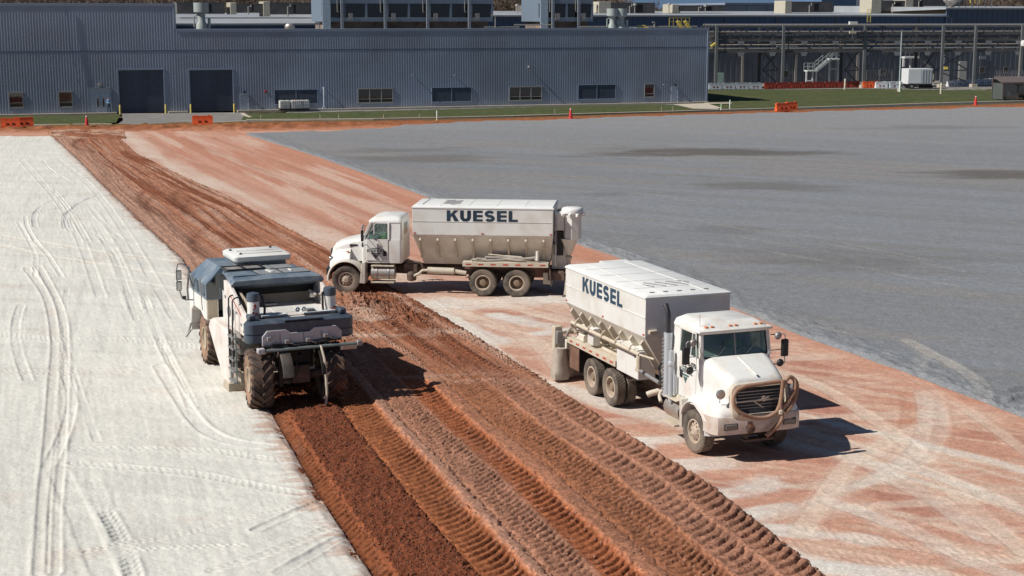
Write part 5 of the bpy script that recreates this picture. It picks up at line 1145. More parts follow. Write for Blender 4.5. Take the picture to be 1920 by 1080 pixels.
def driver(name, world_loc, rz, label):
    J = [(0, 0, .05), (-.04, 0, .28), (-.06, 0, .48), (-.05, 0, .60), (-.03, 0, .66), (0, 0, .78), (.0, 0, .88), (.22, .12, .08), (.48, .13, .02), (.55, .13, -.35), (.22, -.12, .08), (.48, -.13, .02), (.55, -.13, -.35),
         (-.05, .19, .54), (.05, .27, .30), (.32, .17, .34), (.40, .13, .37), (-.05, -.19, .54), (.05, -.27, .30), (.32, -.17, .34), (.40, -.13, .37)]
    E_ = [(0, 1), (1, 2), (2, 3), (3, 4), (4, 5), (5, 6), (0, 7), (7, 8), (8, 9), (0, 10), (10, 11), (11, 12), (3, 13), (13, 14), (14, 15), (15, 16), (3, 17), (17, 18), (18, 19), (19, 20)]
    rr = [.15, .15, .18, .11, .055, .095, .085, .09, .07, .05, .09, .07, .05, .065, .05, .04, .04, .065, .05, .04, .04]
    o = limb_body('person', J, E_, rr, (['hivis', 'denim', 'skin', 'black'], lambda c: 3 if c.z > .84 else (2 if c.z > .63 or c.x > .34 and c.z > .25 else (0 if c.z > .14 else 1))), None, world_loc, rz)
    tag(o, label, 'person'); return o

# ------------------------------------------------------------------ wheels
def tyre_mesh(name, r, w, lug='block', rim_r=.29, n=40):
    h = w / 2; mb = MB(); mb.m('rubber')
    prof = [(rim_r, -h * .72), (rim_r + .03, -h * .86), (r * .80, -h * 1.0), (r * .93, -h * .97), (r * .975, -h * .82), (r * .985, 0), (r * .975, h * .82), (r * .93, h * .97), (r * .80, h * 1.0), (rim_r + .03, h * .86), (rim_r, h * .72)]
    mb.lathe(prof, axis='y', n=n, closed=True)
    if lug == 'block':
        nb = 38
        for k in range(nb):
            a = 2 * math.pi * k / nb
            for row, (y0, y1, off) in enumerate(((-.88, -.52, 0), (-.46, -.04, .5), (.04, .46, 0), (.52, .88, .5))):
                aa = a + off * 2 * math.pi / nb; da = 2 * math.pi / nb * .36
                vs = [(rr_ * math.cos(t), y * h, rr_ * math.sin(t)) for rr_ in (r * .97, r * 1.005) for t in (aa - da, aa + da) for y in (y0, y1)]
                mb.add(vs, [(0, 1, 3, 2), (4, 6, 7, 5), (0, 2, 6, 4), (1, 5, 7, 3), (0, 4, 5, 1), (2, 3, 7, 6)])
    return mb.mesh(name, 35)
def rim_mesh(name, rim_r, w, style='steer', mt='rim'):
    mb = MB(); mb.m(mt); h = w / 2
    # outward face at +y
    mb.lathe([(rim_r + .012, h * .70), (rim_r + .02, h * .80), (rim_r - .02, h * .82), (rim_r - .035, h * .30), (rim_r - .035, -h * .7), (rim_r + .012, -h * .7)], axis='y', n=28, closed=True)
    if style == 'steer':
        mb.lathe([(rim_r - .034, h * .35), (rim_r - .07, h * .55), (.15, h * .62), (.14, h * .78), (.10, h * .92), (.085, h * 1.0), (.0, h * 1.02)], axis='y', n=24)
        for k in range(10):
            a = 2 * math.pi * k / 10; x, z = .165 * math.cos(a), .165 * math.sin(a); mb.lathe([(.018, h * .60), (.018, h * .80), (0, h * .80)], (x, 0, z), 'y', 6)
        mb.m('dark')
        for k in range(10):
            a = 2 * math.pi * (k + .5) / 10; x, z = .215 * math.cos(a), .215 * math.sin(a); mb.lathe([(.024, h * .5), (.024, h * .615), (0, h * .615)], (x, 0, z), 'y', 8)
    elif style == 'dual':
        mb.m('rim_dk' if mt == 'rim' else mt)
        mb.lathe([(rim_r - .034, -h * .4), (rim_r - .07, -h * .55), (.17, -h * .62), (.165, -h * .1), (.13, h * .35), (.11, h * .62), (.09, h * .66), (0, h * .66)], axis='y', n=24)
        for k in range(10):
            a = 2 * math.pi * k / 10; x, z = .20 * math.cos(a), .20 * math.sin(a); mb.lathe([(.016, -h * .58), (.016, -h * .4), (0, -h * .4)], (x, 0, z), 'y', 6)
    return mb.mesh(name, 35)
TR = .525
TY_S = tyre_mesh('tyre_front', .54, .33); TY_D = tyre_mesh('tyre_dual', TR, .275)
RM_S = rim_mesh('rim_front', .30, .33); RM_D = rim_mesh('rim_dual', .285, .275, 'dual')
def put_wheel(parent, x, y, z, side, ty, rm, steer=0, rot=0):
    w = bpy.data.objects.new('wheel', rm); col.objects.link(w); w.parent = parent; w.location = (x, y, z)
    w.rotation_euler = (0, rot if side > 0 else -rot, steer + (0 if side > 0 else math.pi))
    t = bpy.data.objects.new('tyre', ty); col.objects.link(t); t.parent = w; return w

# ------------------------------------------------------------------ spreader hopper shared by both trucks
HX0, HX1, HZ, HZM, HW = -8.12, -2.68, 3.50, 2.38, 1.25
def hopper(T, foil):
    pan = 'panel'
    MB().b2(HX0, HX1, -HW, HW, HZM, HZ - .09).build('hopper_body', T, pan, bevel=.012)
    q = MB(); q.loft([[(HX0 - .03, -HW - .02, HZ - .088), (HX1 + .03, -HW - .02, HZ - .088), (HX1 + .03, HW + .02, HZ - .088), (HX0 - .03, HW + .02, HZ - .088)],
                      [(HX0 - .03, -HW - .02, HZ - .05), (HX1 + .03, -HW - .02, HZ - .05), (HX1 + .03, HW + .02, HZ - .05), (HX0 - .03, HW + .02, HZ - .05)],
                      [(HX0 + .02, -HW + .10, HZ), (HX1 - .02, -HW + .10, HZ), (HX1 - .02, HW - .10, HZ), (HX0 + .02, HW - .10, HZ)]]); rf = q.build('hopper_roof', T, 'roofw')
    q = MB()
    for y in (-.62, .62): q.b2(HX0 + .1, HX1 - .1, y - .012, y + .012, HZ + .001, HZ + .012)
    for k in range(1, 5): q.b2(HX0 + k * 1.09 - .01, HX0 + k * 1.09 + .01, -HW + .15, HW - .15, HZ + .0005, HZ + .008)
    q.build('roof_seam', rf, 'panel', smooth=0)
    q = MB(); [q.box((HX1 - .35, -HW + .35 + k * .40, HZ + .013), (.05, .13, .022)) for k in range(5)]; [q.box((HX1 - 1.3 - .3 * (k % 2), -.55 + k * .17, HZ + .013), (.38, .03, .02), rz=.5) for k in range(8)]; q.build('roof_stud', rf, 'steel', smooth=0)
    # sloping lower hopper
    q = MB(); q.loft([[(HX0, -HW, HZM - .001), (HX1, -HW, HZM - .001), (HX1, HW, HZM - .001), (HX0, HW, HZM - .001)], [(HX0 + .12, -.62, 1.45), (HX1 - .25, -.62, 1.45), (HX1 - .25, .62, 1.45), (HX0 + .12, .62, 1.45)],
                      [(HX0 + .2, -.42, 1.12), (HX1 - .3, -.42, 1.12), (HX1 - .3, .42, 1.12), (HX0 + .2, .42, 1.12)]]); hs = q.build('hopper_slope', T, 'panel_low', smooth=0)
    for sd in (-1, 1):
        q = MB(); q.b2(HX0, HX1, sd * (HW + .002), sd * (HW + .014), 2.905 - .01, 2.905 + .006); q.build('side_seam', T, 'panel', smooth=0)
        rb = MB().prism([(sd * (HW - .07), HZM - .12), (sd * (HW + .0), HZM - .22), (sd * .80, 1.42), (sd * .60, 1.42)], 0, .07, 'x').build('rib', hs, 'cream', smooth=0)
        rb.location.x = HX0 + .33
        for k in range(1, 8): inst(rb, 'rib', hs, (HX0 + .33 + k * .685, 0, 0))
    for sd, xs in ((1, -4.02), (-1, -6.86)):
        put_text(T, 'KUESEL', (xs, sd * HW, 2.92), (-sd, 0, 0), (0, 0, 1), (0, sd, 0), .425, 'letter_foil' if foil else 'letter', stretch=1.12, gap=.17)
    for sd in (-1, 1):
        q = MB(); [q.box((x, sd * (HW + .01), HZM + .07), (.09, .015, .04)) for x in (HX1 - .08, -5.4, HX0 + .08)]; q.build('side_marker', T, 'red', smooth=0)
def chassis(T, xr=-8.0, xf=.9):
    for sd in (-1, 1): MB().b2(xr, xf, sd * .38, sd * .46, .72, 1.0).build('frame_rail', T, 'frame', bevel=.01)
    q = MB(); [q.b2(x - .06, x + .06, -.379, .379, .76, .94) for x in (xr + .1, -6.2, -4.9, -3.3, -1.6, .5)]; q.build('cross_member', T, 'frame', smooth=0)
    for x in (-4.95, -6.3):
        q = MB(); q.cyl((x, -.80, .53), (x, .80, .53), .075, 12); q.lathe([(.07, -.26), (.22, -.12), (.24, .05), (.10, .25)], (x, 0, .53), 'x', 14); q.build('axle', T, 'frame')
    q = MB(); q.cyl((0, -.8, .50), (0, .8, .50), .06, 10); q.build('axle', T, 'frame')
    q = MB(); q.cyl((-4.6, 0, .62), (-1.2, 0, .72), .055, 10); q.build('drive_shaft', T, 'frame')
    for sd in (-1, 1):
        q = MB()
        for x in (-5.62,): q.prism([(-1.0, .0), (-.75, .10), (0, .24), (.75, .10), (1.0, .0), (.7, .02), (0, .12), (-.7, .02)], sd * .47, sd * .58, 'y'); q.v = [(a + x, b, c + .60) for a, b, c in q.v]
        q.build('leaf_spring', T, 'frame')
def mirror_west(T, x, y, z, sd, cap='black', conv='lamp'):
    """big west coast mirror on its tube frame, sd = side"""
    q = MB(); yo = y + sd * .36
    q.tube([(x - .05, y, z + .62), (x + .06, yo - sd * .05, z + .64), (x + .06, yo, z + .60), (x + .06, yo, z - .10), (x + .06, yo - sd * .06, z - .16), (x - .05, y, z - .12)], .014, 6); q.tube([(x - .02, y, z + .22), (x + .03, yo - sd * .07, z + .24)], .012, 6)
    fr = q.build('mirror_bracket', T, 'steel')
    MB().box((x + .05, yo, z + .28), (.09, .19, .44)).build('mirror', fr, cap, bevel=.025)
    MB().lathe([(.0, .05), (.07, .04), (.10, .0), (.10, -.012), (0, -.012)], (x + .06, yo - sd * .20, z + .60), 'x', 14).build('round_mirror', fr, 'steel')
    MB().lathe([(.0, .05), (.07, .04), (.10, .0), (.10, -.012), (0, -.012)], (x + .06, yo - sd * .12, z - .10), 'x', 14).build('round_mirror', fr, 'black')
cabglass = lambda: glass('cab_glass', (0.66, 0.76, 0.74), 0.93)
def cab(T, xr, xb, xt, zb, zbelt, zr, wb, wt, door_x, paint='white', zroof=None, split=False, logo_c='logo'):
    """xr rear, xb windshield base, xt windshield top; wb/wt half widths"""
    zroof = zroof or zr + .24
    q = MB(); q.loft([rrect(xr, xb - .0, -wb + .02, wb - .02, zb, .08), rrect(xr, xb, -wb, wb, zb + .12, .09), rrect(xr, xb, -wb, wb, zbelt - .10, .09), rrect(xr, xb - .02, -wb + .01, wb - .01, zbelt, .09)]); bd = q.build('cab_body', T, paint, smooth=50)
    # roof
    q = MB(); q.loft([rrect(xr - .0, xt + .10, -wt - .02, wt + .02, zr, .10), rrect(xr - .0, xt + .13, -wt - .02, wt + .02, zr + .06, .12), rrect(xr + .02, xt + .02, -wt + .05, wt - .05, zr + .16, .14), rrect(xr + .16, xt - .22, -wt + .22, wt - .22, zroof, .16)]); q.build('cab_roof', T, paint, smooth=60)
    # pillars
    for sd in (-1, 1):
        MB().bar((xb - .06, sd * (wb - .05), zbelt - .02), (xt + .03, sd * (wt - .03), zr + .01), .09, .10).build('pillar', T, paint, bevel=.01)
        MB().bar((door_x, sd * (wb - .03), zbelt - .02), (door_x, sd * (wt - .0), zr + .01), .10, .06).build('pillar', T, paint, bevel=.01)
    q = MB()
    ys = [(-1, 1)]
    q.add([(xr, -wb + .06, zbelt - .01), (xr, wb - .06, zbelt - .01), (xr, wt - .03, zr + .01), (xr, -wt + .03, zr + .01), (xr + .05, -wb + .06, zbelt - .01), (xr + .05, wb - .06, zbelt - .01), (xr + .05, wt - .03, zr + .01), (xr + .05, -wt + .03, zr + .01)],
          [(0, 1, 2, 3), (7, 6, 5, 4), (0, 4, 5, 1), (1, 5, 6, 2), (2, 6, 7, 3), (3, 7, 4, 0)]); q.build('cab_back', T, paint, smooth=0)
    for sd in (-1, 1):
        q = MB(); q.add([(xr + .051, sd * (wb - .02), zbelt - .01), (door_x - .05, sd * (wb - .02), zbelt - .01), (door_x - .05, sd * (wt + .0), zr + .01), (xr + .051, sd * (wt + .0), zr + .01),
                         (xr + .051, sd * (wb - .07), zbelt - .01), (door_x - .05, sd * (wb - .07), zbelt - .01), (door_x - .05, sd * (wt - .05), zr + .01), (xr + .051, sd * (wt - .05), zr + .01)],
                        [(0, 1, 2, 3), (7, 6, 5, 4), (0, 4, 5, 1), (1, 5, 6, 2), (2, 6, 7, 3), (3, 7, 4, 0)]); q.build('cab_side', T, paint, smooth=0)
    # glass
    G = cabglass()
    def pane(name, pts, off, par=T):
        n = (Vector(pts[1]) - Vector(pts[0])).cross(Vector(pts[2]) - Vector(pts[0])).normalized() * .006
        q = MB(); q.add([Vector(p) + n for p in pts] + [Vector(p) - n for p in pts], [tuple(range(len(pts))), tuple(range(2 * len(pts) - 1, len(pts) - 1, -1))] + [(i, i + len(pts), (i + 1) % len(pts) + len(pts), (i + 1) % len(pts)) for i in range(len(pts))]); return q.build(name, par, G, smooth=0)
    if split:
        for sd in (-1, 1): pane('windshield', [(xb - .055, sd * .03, zbelt + .03), (xb - .055, sd * (wb - .10), zbelt + .03), (xt + .03, sd * (wt - .09), zr - .01), (xt + .03, sd * .03, zr - .01)], 0)
        MB().bar((xb - .05, 0, zbelt), (xt + .03, 0, zr), .035, .04).build('windshield_bar', T, 'steel')
    else: pane('windshield', [(xb - .055, -(wb - .10), zbelt + .03), (xb - .055, wb - .10, zbelt + .03), (xt + .03, wt - .09, zr - .01), (xt + .03, -(wt - .09), zr - .01)], 0)
    q = MB()
    for a, b in (((xb - .05, -wb + .08, zbelt + .015), (xb - .05, wb - .08, zbelt + .015)), ((xt + .04, -wt + .06, zr - .01), (xt + .04, wt - .06, zr - .01))): q.bar(a, b, .03, .045)
    for sd in (-1, 1): q.bar((xb - .045, sd * (wb - .10), zbelt), (xt + .04, sd * (wt - .08), zr), .022, .04)
    q.build('windshield_seal', T, 'black', smooth=0)
    q = MB()
    for sd in (-.55, .25): q.tube([(xb + .0, sd, zbelt + .03), (xb - .03, sd + .25, zbelt + .26), (xb - .045, sd + .28, zbelt + .42)], .010, 5)
    q.build('wiper', T, 'black')
    zt_ = zr - .06; pane('rear_window', [(xr - .004, -.42, zbelt + .12), (xr - .004, .42, zbelt + .12), (xr - .004, .40, zt_ - .02), (xr - .004, -.40, zt_ - .02)], 0)
    # doors
    for sd in (-1, 1):
        dx1 = xb - .20
        yb = lambda z: wb + .004 if z <= zbelt else wb + (wt - wb) * (z - zbelt) / (zr - zbelt) + .004
        q = MB(); q.b2(door_x + .03, dx1, sd * (wb + .001), sd * (wb + .022), zb + .10, zbelt - .02); dr = q.build('door', T, paint, bevel=.012)
        fx = lambda z: xb - .17 + (xt - xb) * (z - zbelt) / (zr - zbelt)
        pane('door_window', [(door_x + .06, sd * yb(zbelt), zbelt + .02), (dx1 - .32, sd * yb(zbelt), zbelt + .02), (dx1 - .32, sd * yb(zr), zr - .03), (door_x + .06, sd * yb(zr), zr - .03)], 0, dr)
        pane('vent_window', [(dx1 - .27, sd * yb(zbelt), zbelt + .02), (fx(zbelt) + .03, sd * yb(zbelt), zbelt + .02), (fx(zr - .1), sd * yb(zr - .1), zr - .08), (dx1 - .27, sd * yb(zr), zr - .05)], 0, dr)
        q = MB(); q.bar((dx1 - .295, sd * (yb(zbelt) + .0), zbelt), (dx1 - .295, sd * yb(zr), zr - .01), .04, .03); q.bar((door_x + .03, sd * yb(zbelt), zbelt), (door_x + .03, sd * yb(zr), zr), .04, .03)
        q.bar((door_x + .03, sd * (yb(zbelt)), zbelt), (dx1, sd * yb(zbelt), zbelt), .04, .03); q.bar((door_x + .03, sd * yb(zr), zr - .015), (fx(zr) - .0, sd * yb(zr), zr - .015), .03, .03); q.bar((dx1 + .0, sd * yb(zbelt), zbelt), (fx(zr), sd * yb(zr), zr), .035, .03)
        q.build('window_frame', dr, paint, smooth=0)
        MB().box((door_x + .16, sd * (wb + .033), zbelt - .55), (.13, .02, .20)).build('handle', dr, 'black', bevel=.008)
        # door sign: small name over a pointed shield
        lx = (door_x + dx1) / 2 + sd * (.42); put_text(T, 'KUESEL', (lx, sd * (wb + .022), zbelt - .50), (-sd, 0, 0), (0, 0, 1), (0, sd, 0), .115, logo_c, stretch=1.05, gap=.22, thick=.004, name='door_lettering', single=True)
        q = MB(); cx = lx - sd * .34; y0 = sd * (wb + .0225); y1 = sd * (wb + .027)
        q.prism([(cx - .20, zbelt - .53), (cx + .20, zbelt - .53), (cx + .17, zbelt - .58), (cx - .17, zbelt - .58)], y0, y1, 'y'); q.prism([(cx - .12, zbelt - .60), (cx + .12, zbelt - .60), (cx, zbelt - .76)], y0, y1, 'y')
        q.prism([(cx - .22, zbelt - .36), (cx + .22, zbelt - .36), (cx + .16, zbelt - .33), (cx - .16, zbelt - .33)], y0, y1, 'y'); q.build('door_emblem', T, logo_c, smooth=0)
    # inside
    for y in (-.5, .5):
        q = MB(); q.box((xr + .55, y, zbelt - .42), (.5, .48, .14)); q.box((xr + .33, y, zbelt - .02), (.13, .46, .75), ry=R(-10)); q.build('seat', T, 'seat', bevel=.04)
    q = MB(); q.box((xb - .42, 0, zbelt - .14), (.42, 2 * wb - .2, .24)); q.build('dashboard', T, 'black', bevel=.05)
    q = MB(); 
    c = Vector((xb - .62, .5, zbelt + .02)); pts = [c + Vector((math.sin(a) * .22 * math.sin(R(55)), math.cos(a) * .22, math.sin(a) * .22 * math.cos(R(55)))) for a in [2 * math.pi * k / 18 for k in range(19)]]
    q.tube(pts, .016, 6, cap=False); q.bar(c, c + Vector((.25, 0, -.22)), .05); q.build('steering_wheel', T, 'black')
    return bd
def fender_arch(mb, cx, cz, r, y0, y1, a0, a1, th=.05, n=18, round_=.10):
    """wheel arch shell; outer face rounded towards y1"""
    secs = []
    for k in range(n + 1):
        a = R(a0 + (a1 - a0) * k / n); c, s_ = math.cos(a), math.sin(a)
        sg = 1 if y1 > y0 else -1
        pr = [(y0, r), (y1 - sg * .02, r), (y1, r + .015), (y1, r + th * .6), (y1 - sg * round_ * .4, r + th), (y1 - sg * round_, r + th + round_ * .5), (y0, r + th + round_ * .7)]
        secs.append([(cx + q_ * c, y, cz + q_ * s_) for y, q_ in pr])
    mb.loft(secs); return mb

# ------------------------------------------------------------------ truck A: the one crossing in the middle, heading left
TA = empty('spreader_truck', (-6.39, 59.74, .0), R(174.3))
tag(TA, 'dusty white spreader truck seen side-on, heading left with its rear dust tower', 'truck', 'white hopper spreader trucks on the red clay')
hopper(TA, True); chassis(TA, -8.2, .55)
for sd in (-1, 1):
    put_wheel(TA, 0, sd * 1.03, .54, sd, TY_S, RM_S, R(8), .3)
    for x in (-5.40, -6.72):
        put_wheel(TA, x, sd * 1.09, TR, sd, TY_D, RM_D, 0, .7 * x); put_wheel(TA, x, sd * .76, TR, sd, TY_D, RM_D, 0, x)
cab(TA, -2.20, -.62, -1.02, 1.20, 2.13, 2.78, 1.0, .93, -1.70, 'white', 3.02)
# hood with flowing fenders
q = MB(); q.loft([arch_sec(-.63, .80, 1.25, 2.17, .20), arch_sec(-.30, .79, 1.22, 2.12, .20), arch_sec(.15, .72, 1.20, 2.02, .22), arch_sec(.50, .64, 1.15, 1.90, .24), arch_sec(.63, .56, 1.12, 1.72, .22), arch_sec(.68, .50, 1.10, 1.50, .18)]); q.build('hood', TA, 'white', smooth=60)
for sd in (-1, 1):
    q = MB(); fender_arch(q, 0, .58, .66, sd * .60, sd * 1.21, -6, 186 if False else 172, .05, 20, .12); q.build('fender', TA, 'white_dusty', smooth=60)
    q = MB(); q.loft([[(-.15, sd * .62, 1.30), (-.15, sd * 1.10, 1.30), (-.15, sd * .98, 1.52), (-.15, sd * .70, 1.80)], [(.35, sd * .58, 1.20), (.35, sd * 1.12, 1.20), (.35, sd * 1.0, 1.45), (.35, sd * .62, 1.72)], [(.66, sd * .50, 1.02), (.66, sd * 1.05, 1.02), (.64, sd * .98, 1.30), (.66, sd * .52, 1.50)]]); q.build('fender_top', TA, 'white', smooth=60)
    MB().box((.60, sd * .80, 1.32), (.16, .40, .20), ry=R(15)).build('headlight', TA, 'lamp', bevel=.04)
    q = MB(); q.add([(-.10, sd * .795, 1.80), (-.45, sd * .805, 1.84), (-.42, sd * .805, 1.90), (-.12, sd * .79, 1.90), (-.10, sd * .76, 1.80), (-.45, sd * .77, 1.84), (-.42, sd * .77, 1.90), (-.12, sd * .76, 1.90)], [(0, 1, 2, 3), (7, 6, 5, 4), (0, 4, 5, 1), (1, 5, 6, 2), (2, 6, 7, 3), (3, 7, 4, 0)]); q.build('hood_vent', TA, 'black', smooth=0)
    MB().box((-.05, sd * .93, 1.63), (.10, .05, .05)).build('turn_signal', TA, 'amber', bevel=.01)
    MB().prism([(-.55, .42), (-.78, .40), (-.80, 1.25), (-.66, 1.25)], sd * .62, sd * 1.20, 'y').build('splash_guard', TA, 'white_dusty', bevel=.02)
    mirror_west(TA, -.78, sd * 1.02, 2.05, sd)
q = MB(); q.b2(.60, .78, -1.12, 1.12, .72, 1.02); q.build('bumper', TA, 'black', bevel=.03)
q = MB(); q.b2(.66, .72, -.44, .44, 1.12, 1.66); gr = q.build('grille', TA, 'black', bevel=.02)
for k in range(6): MB().b2(.722, .75, -.42, .42, 1.18 + k * .08, 1.21 + k * .08).build('slat', gr, 'chrome', smooth=0)
for k in range(5): MB().box((-1.15, -.7 + k * .35, 2.935), (.10, .14, .05)).build('roof_lamp', TA, 'amber', bevel=.015)
q = MB(); q.cyl((-1.0, .88, .82), (-1.92, .88, .82), .26, 20); ft = q.build('fuel_tank', TA, 'chrome'); MB().b2(-1.9, -1.0, .70, 1.18, .44, .48).build('step', ft, 'cream', smooth=0); MB().b2(-1.9, -1.0, .80, 1.14, 1.085, 1.12).build('step', ft, 'cream', smooth=0)
MB().lathe([(.262, -.02), (.27, 0), (.27, .04), (.262, .06)], (-1.25, .88, .82), 'x', 20).build('tank_strap', ft, 'steel'); MB().lathe([(.262, -.02), (.27, 0), (.27, .04), (.262, .06)], (-1.72, .88, .82), 'x', 20).build('tank_strap', ft, 'steel')
q = MB(); q.cyl((-1.05, -.86, .82), (-2.2, -.86, .82), .27, 18); q.build('fuel_tank', TA, 'chrome')
q = MB(); q.tube([(-2.65, .9, .70), (-2.85, .9, .78), (-3.0, .9, .92), (-3.2, .9, .93)], .055, 8); q.tube([(-3.2, .9, .93), (-4.25, .9, .91)], .13, 14); q.tube([(-4.25, .9, .91), (-4.72, .9, .84)], .085, 10); q.build('muffler', TA, 'cream')
q = MB(); q.box((-2.5, .5, .95), (.55, .5, .35)); q.lathe([(.0, -.2), (.18, -.15), (.20, .1), (.1, .2)], (-2.55, .78, .66), 'z', 12); q.tube([(-2.2, .6, 1.0), (-2.5, .7, 1.25), (-2.9, .75, 1.2), (-3.05, .8, .95)], .05, 8); q.build('valve_block', TA, 'frame', bevel=.02)
q = MB(); q.b2(-4.62, -7.95, .86, 1.22, 1.30, 1.34); q.b2(-4.62, -7.95, 1.221, 1.25, 1.16, 1.34); dk_ = q.build('side_deck', TA, 'cream', bevel=.006)
for k in range(7): MB().box((-4.85 - k * .48, 1.252, 1.25), (.20, .006, .05)).build('reflector', dk_, 'red', smooth=0)
q = MB(); q.b2(-4.62, -8.0, -1.22, -.5, 1.28, 1.33); q.b2(-4.62, -8.0, -1.25, -1.221, 1.14, 1.33); q.build('side_deck', TA, 'cream')
q = MB(); q.b2(-4.66, -7.4, .80, .84, 1.0, 1.29); q.b2(-7.4, -7.9, .80, .84, .70, 1.29); q.build('side_skirt', TA, mat('shaded_brown_skirt', (.13, .062, .040), .8, var=.2, c2=(.25, .15, .10), c2s=2, c2a=.4))  # brown skirt with the shadow below the deck put into its colour
for zz, xx, ph in ((1.40, 0, 0), (1.43, .15, 1.3), (1.50, .5, 2.2)):
    pts = [(-5.0 - xx - k * .22, 1.04 + .10 * math.sin(k * .8 + ph), zz + .02 * math.sin(k * 1.3 + ph)) for k in range(10)]
    if ph == 0: pts = [(-4.95, 1.1, 1.37)] + pts + [(-7.35, 1.05, 1.50), (-7.5, 1.1, 1.42)]
    MB().tube(pts, .052, 8).build('loose_hose', TA, 'hose_grey')
MB().cyl((-5.6, .95, 1.60), (-6.9, .98, 1.52), .03, 8).build('loose_pole', TA, 'cream')
MB().cyl((-7.52, 1.12, 1.42), (-7.52, 1.12, 1.78), .065, 10).build('canister', TA, 'white')
MB().box((-8.02, 1.10, .86), (.05, .22, .86), ry=R(6)).build('mud_flap', TA, 'frame', bevel=.01); MB().box((-8.02, -1.0, .86), (.03, .5, .8)).build('mud_flap', TA, 'black')
# rear: ladder frame, drive box and dust tower
q = MB(); q.b2(HX0 - .40, HX0 - .03, -.1, .75, 2.55, 3.25); q.build('control_box', TA, 'panel', bevel=.02)
q = MB(); q.b2(HX0 - .36, HX0 - .03, .1, .65, 1.55, 2.5); q.build('drive_housing', TA, 'black', bevel=.03)
q = MB(); q.b2(HX0 - .55, HX0 + .1, -.2, .55, 1.0, 2.0); q.build('auger_box', TA, 'panel_low', bevel=.03)
for k in range(7): MB().bar((HX0 - .10, .70, 1.3 + k * .28), (HX0 - .10, 1.05, 1.3 + k * .28), .03).build('ladder_rung', TA, 'steel', smooth=0)
for y in (.70, 1.05): MB().bar((HX0 - .10, y, 1.2), (HX0 - .10, y, 3.2), .035).build('ladder_rail', TA, 'steel', smooth=0)
TX, TYY = -8.82, .55
q = MB(); q.lathe([(.355, 2.22), (.355, 3.22)], (TX, TYY, 0), 'z', 8); q.build('tower_body', TA, 'panel', smooth=0)
q = MB(); q.lathe([(.05, 1.58), (.09, 1.58), (.355, 2.219)], (TX + .12, TYY, 0), 'z', 8); q.build('tower_cone', TA, 'panel_low', smooth=0)
q = MB(); q.lathe([(.36, 3.20), (.42, 3.22), (.43, 3.32), (.40, 3.40), (.34, 3.43), (0, 3.44)], (TX, TYY, 0), 'z', 8); q.build('tower_cap', TA, 'roofw', smooth=60)
q = MB()
for k in range(9): a = 2 * math.pi * k / 9; q.box((TX + .44 * math.cos(a), TYY + .44 * math.sin(a), 3.16), (.16, .10, .12), rz=a)
q.build('cap_flap', TA, 'roofw', bevel=.02)
q = MB(); q.tube([(TX + .12, TYY, 1.6), (TX + .12, TYY, 1.15), (TX + .14, TYY + .02, .9)], .075, 10); q.lathe([(.11, 1.42), (.13, 1.45), (.13, 1.50), (.11, 1.53)], (TX + .12, TYY, 0), 'z', 12); q.lathe([(.10, 1.1), (.12, 1.13), (.10, 1.16)], (TX + .12, TYY, 0), 'z', 12); q.build('drop_pipe', TA, 'cream')
q = MB(); q.tube([(TX + .14, TYY + .3, 1.1), (TX + .16, TYY + .35, .8), (TX + .14, TYY + .35, .4), (TX + .18, TYY + .37, .06)], [.08, .10, .12, .13], 10); q.build('drop_sock', TA, 'canvas', smooth=60)
q = MB(); q.tube([(HX0 - .15, .2, 3.25), (HX0 - .35, .35, 3.34), (TX + .1, TYY, 3.30)], .07, 8); q.tube([(HX0 + .1, .3, 1.35), (HX0 - .3, .4, 1.3), (HX0 - .5, .5, 1.6)], .06, 8); q.build('air_hose', TA, 'black')
q = MB(); q.b2(HX0 - .45, HX0 + .2, -1.0, 1.0, .62, .95); q.build('spreader_box', TA, 'frame', bevel=.02); q = MB(); q.box((-7.9, .75, .68), (.35, .3, .45)); q.build('light_bracket', TA, 'cream')
def w2(T, x, y, z):
    bpy.context.view_layer.update(); return T.matrix_world @ Vector((x, y, z))
driver('person', w2(TA, -1.60, .5, 1.80), R(174.3), 'driver in a bright green vest inside the cab of the truck heading left')

# ------------------------------------------------------------------ truck B: near truck coming towards the camera
TB = empty('spreader_truck', (5.60, 36.98, 0), R(-69.5))
tag(TB, 'white spreader truck facing the camera with a brown hose looped over its grille', 'truck', 'white hopper spreader trucks on the red clay')
hopper(TB, False); chassis(TB, -8.0, 1.0)
for sd in (-1, 1):
    put_wheel(TB, 0, sd * 1.02, .54, sd, TY_S, RM_S, R(3), .2)
    for x in (-4.95, -6.28):
        put_wheel(TB, x, sd * 1.09, TR, sd, TY_D, RM_D, 0, .9 * x); put_wheel(TB, x, sd * .76, TR, sd, TY_D, RM_D, 0, x)
cab(TB, -1.70, -.02, -.20, 1.10, 2.34, 2.94, 1.0, .95, -1.15, 'white', 3.20, split=True, logo_c=mat('logo_green', (.05, .12, .12), .5, var=.2))
q = MB(); q.b2(-.30, -.04, -1.04, 1.04, 2.97, 3.05); q.build('sun_visor', TB, 'white', bevel=.03)
for y in (-.78, -.62, -.10, .06, .62, .78): MB().box((-.22, y * .98, 3.10), (.12, .10, .05)).build('roof_lamp', TB, 'amber', bevel=.018)
MB().tube([(-.30, -.88, 3.0), (-.30, -.90, 3.42)], .006, 5).build('antenna', TB, 'steel')
q = MB(); q.loft([arch_sec(-.02, .92, 1.15, 2.38, .22), arch_sec(.25, .90, 1.15, 2.31, .22), arch_sec(.65, .84, 1.15, 2.19, .24), arch_sec(.98, .78, 1.15, 2.07, .26), arch_sec(1.10, .74, 1.15, 1.99, .26)]); q.build('hood', TB, 'white', smooth=60)
q = MB(); q.box((.55, 0, 2.235), (1.0, .05, .03), ry=R(15)); q.build('hood_crease', TB, 'white', bevel=.01)
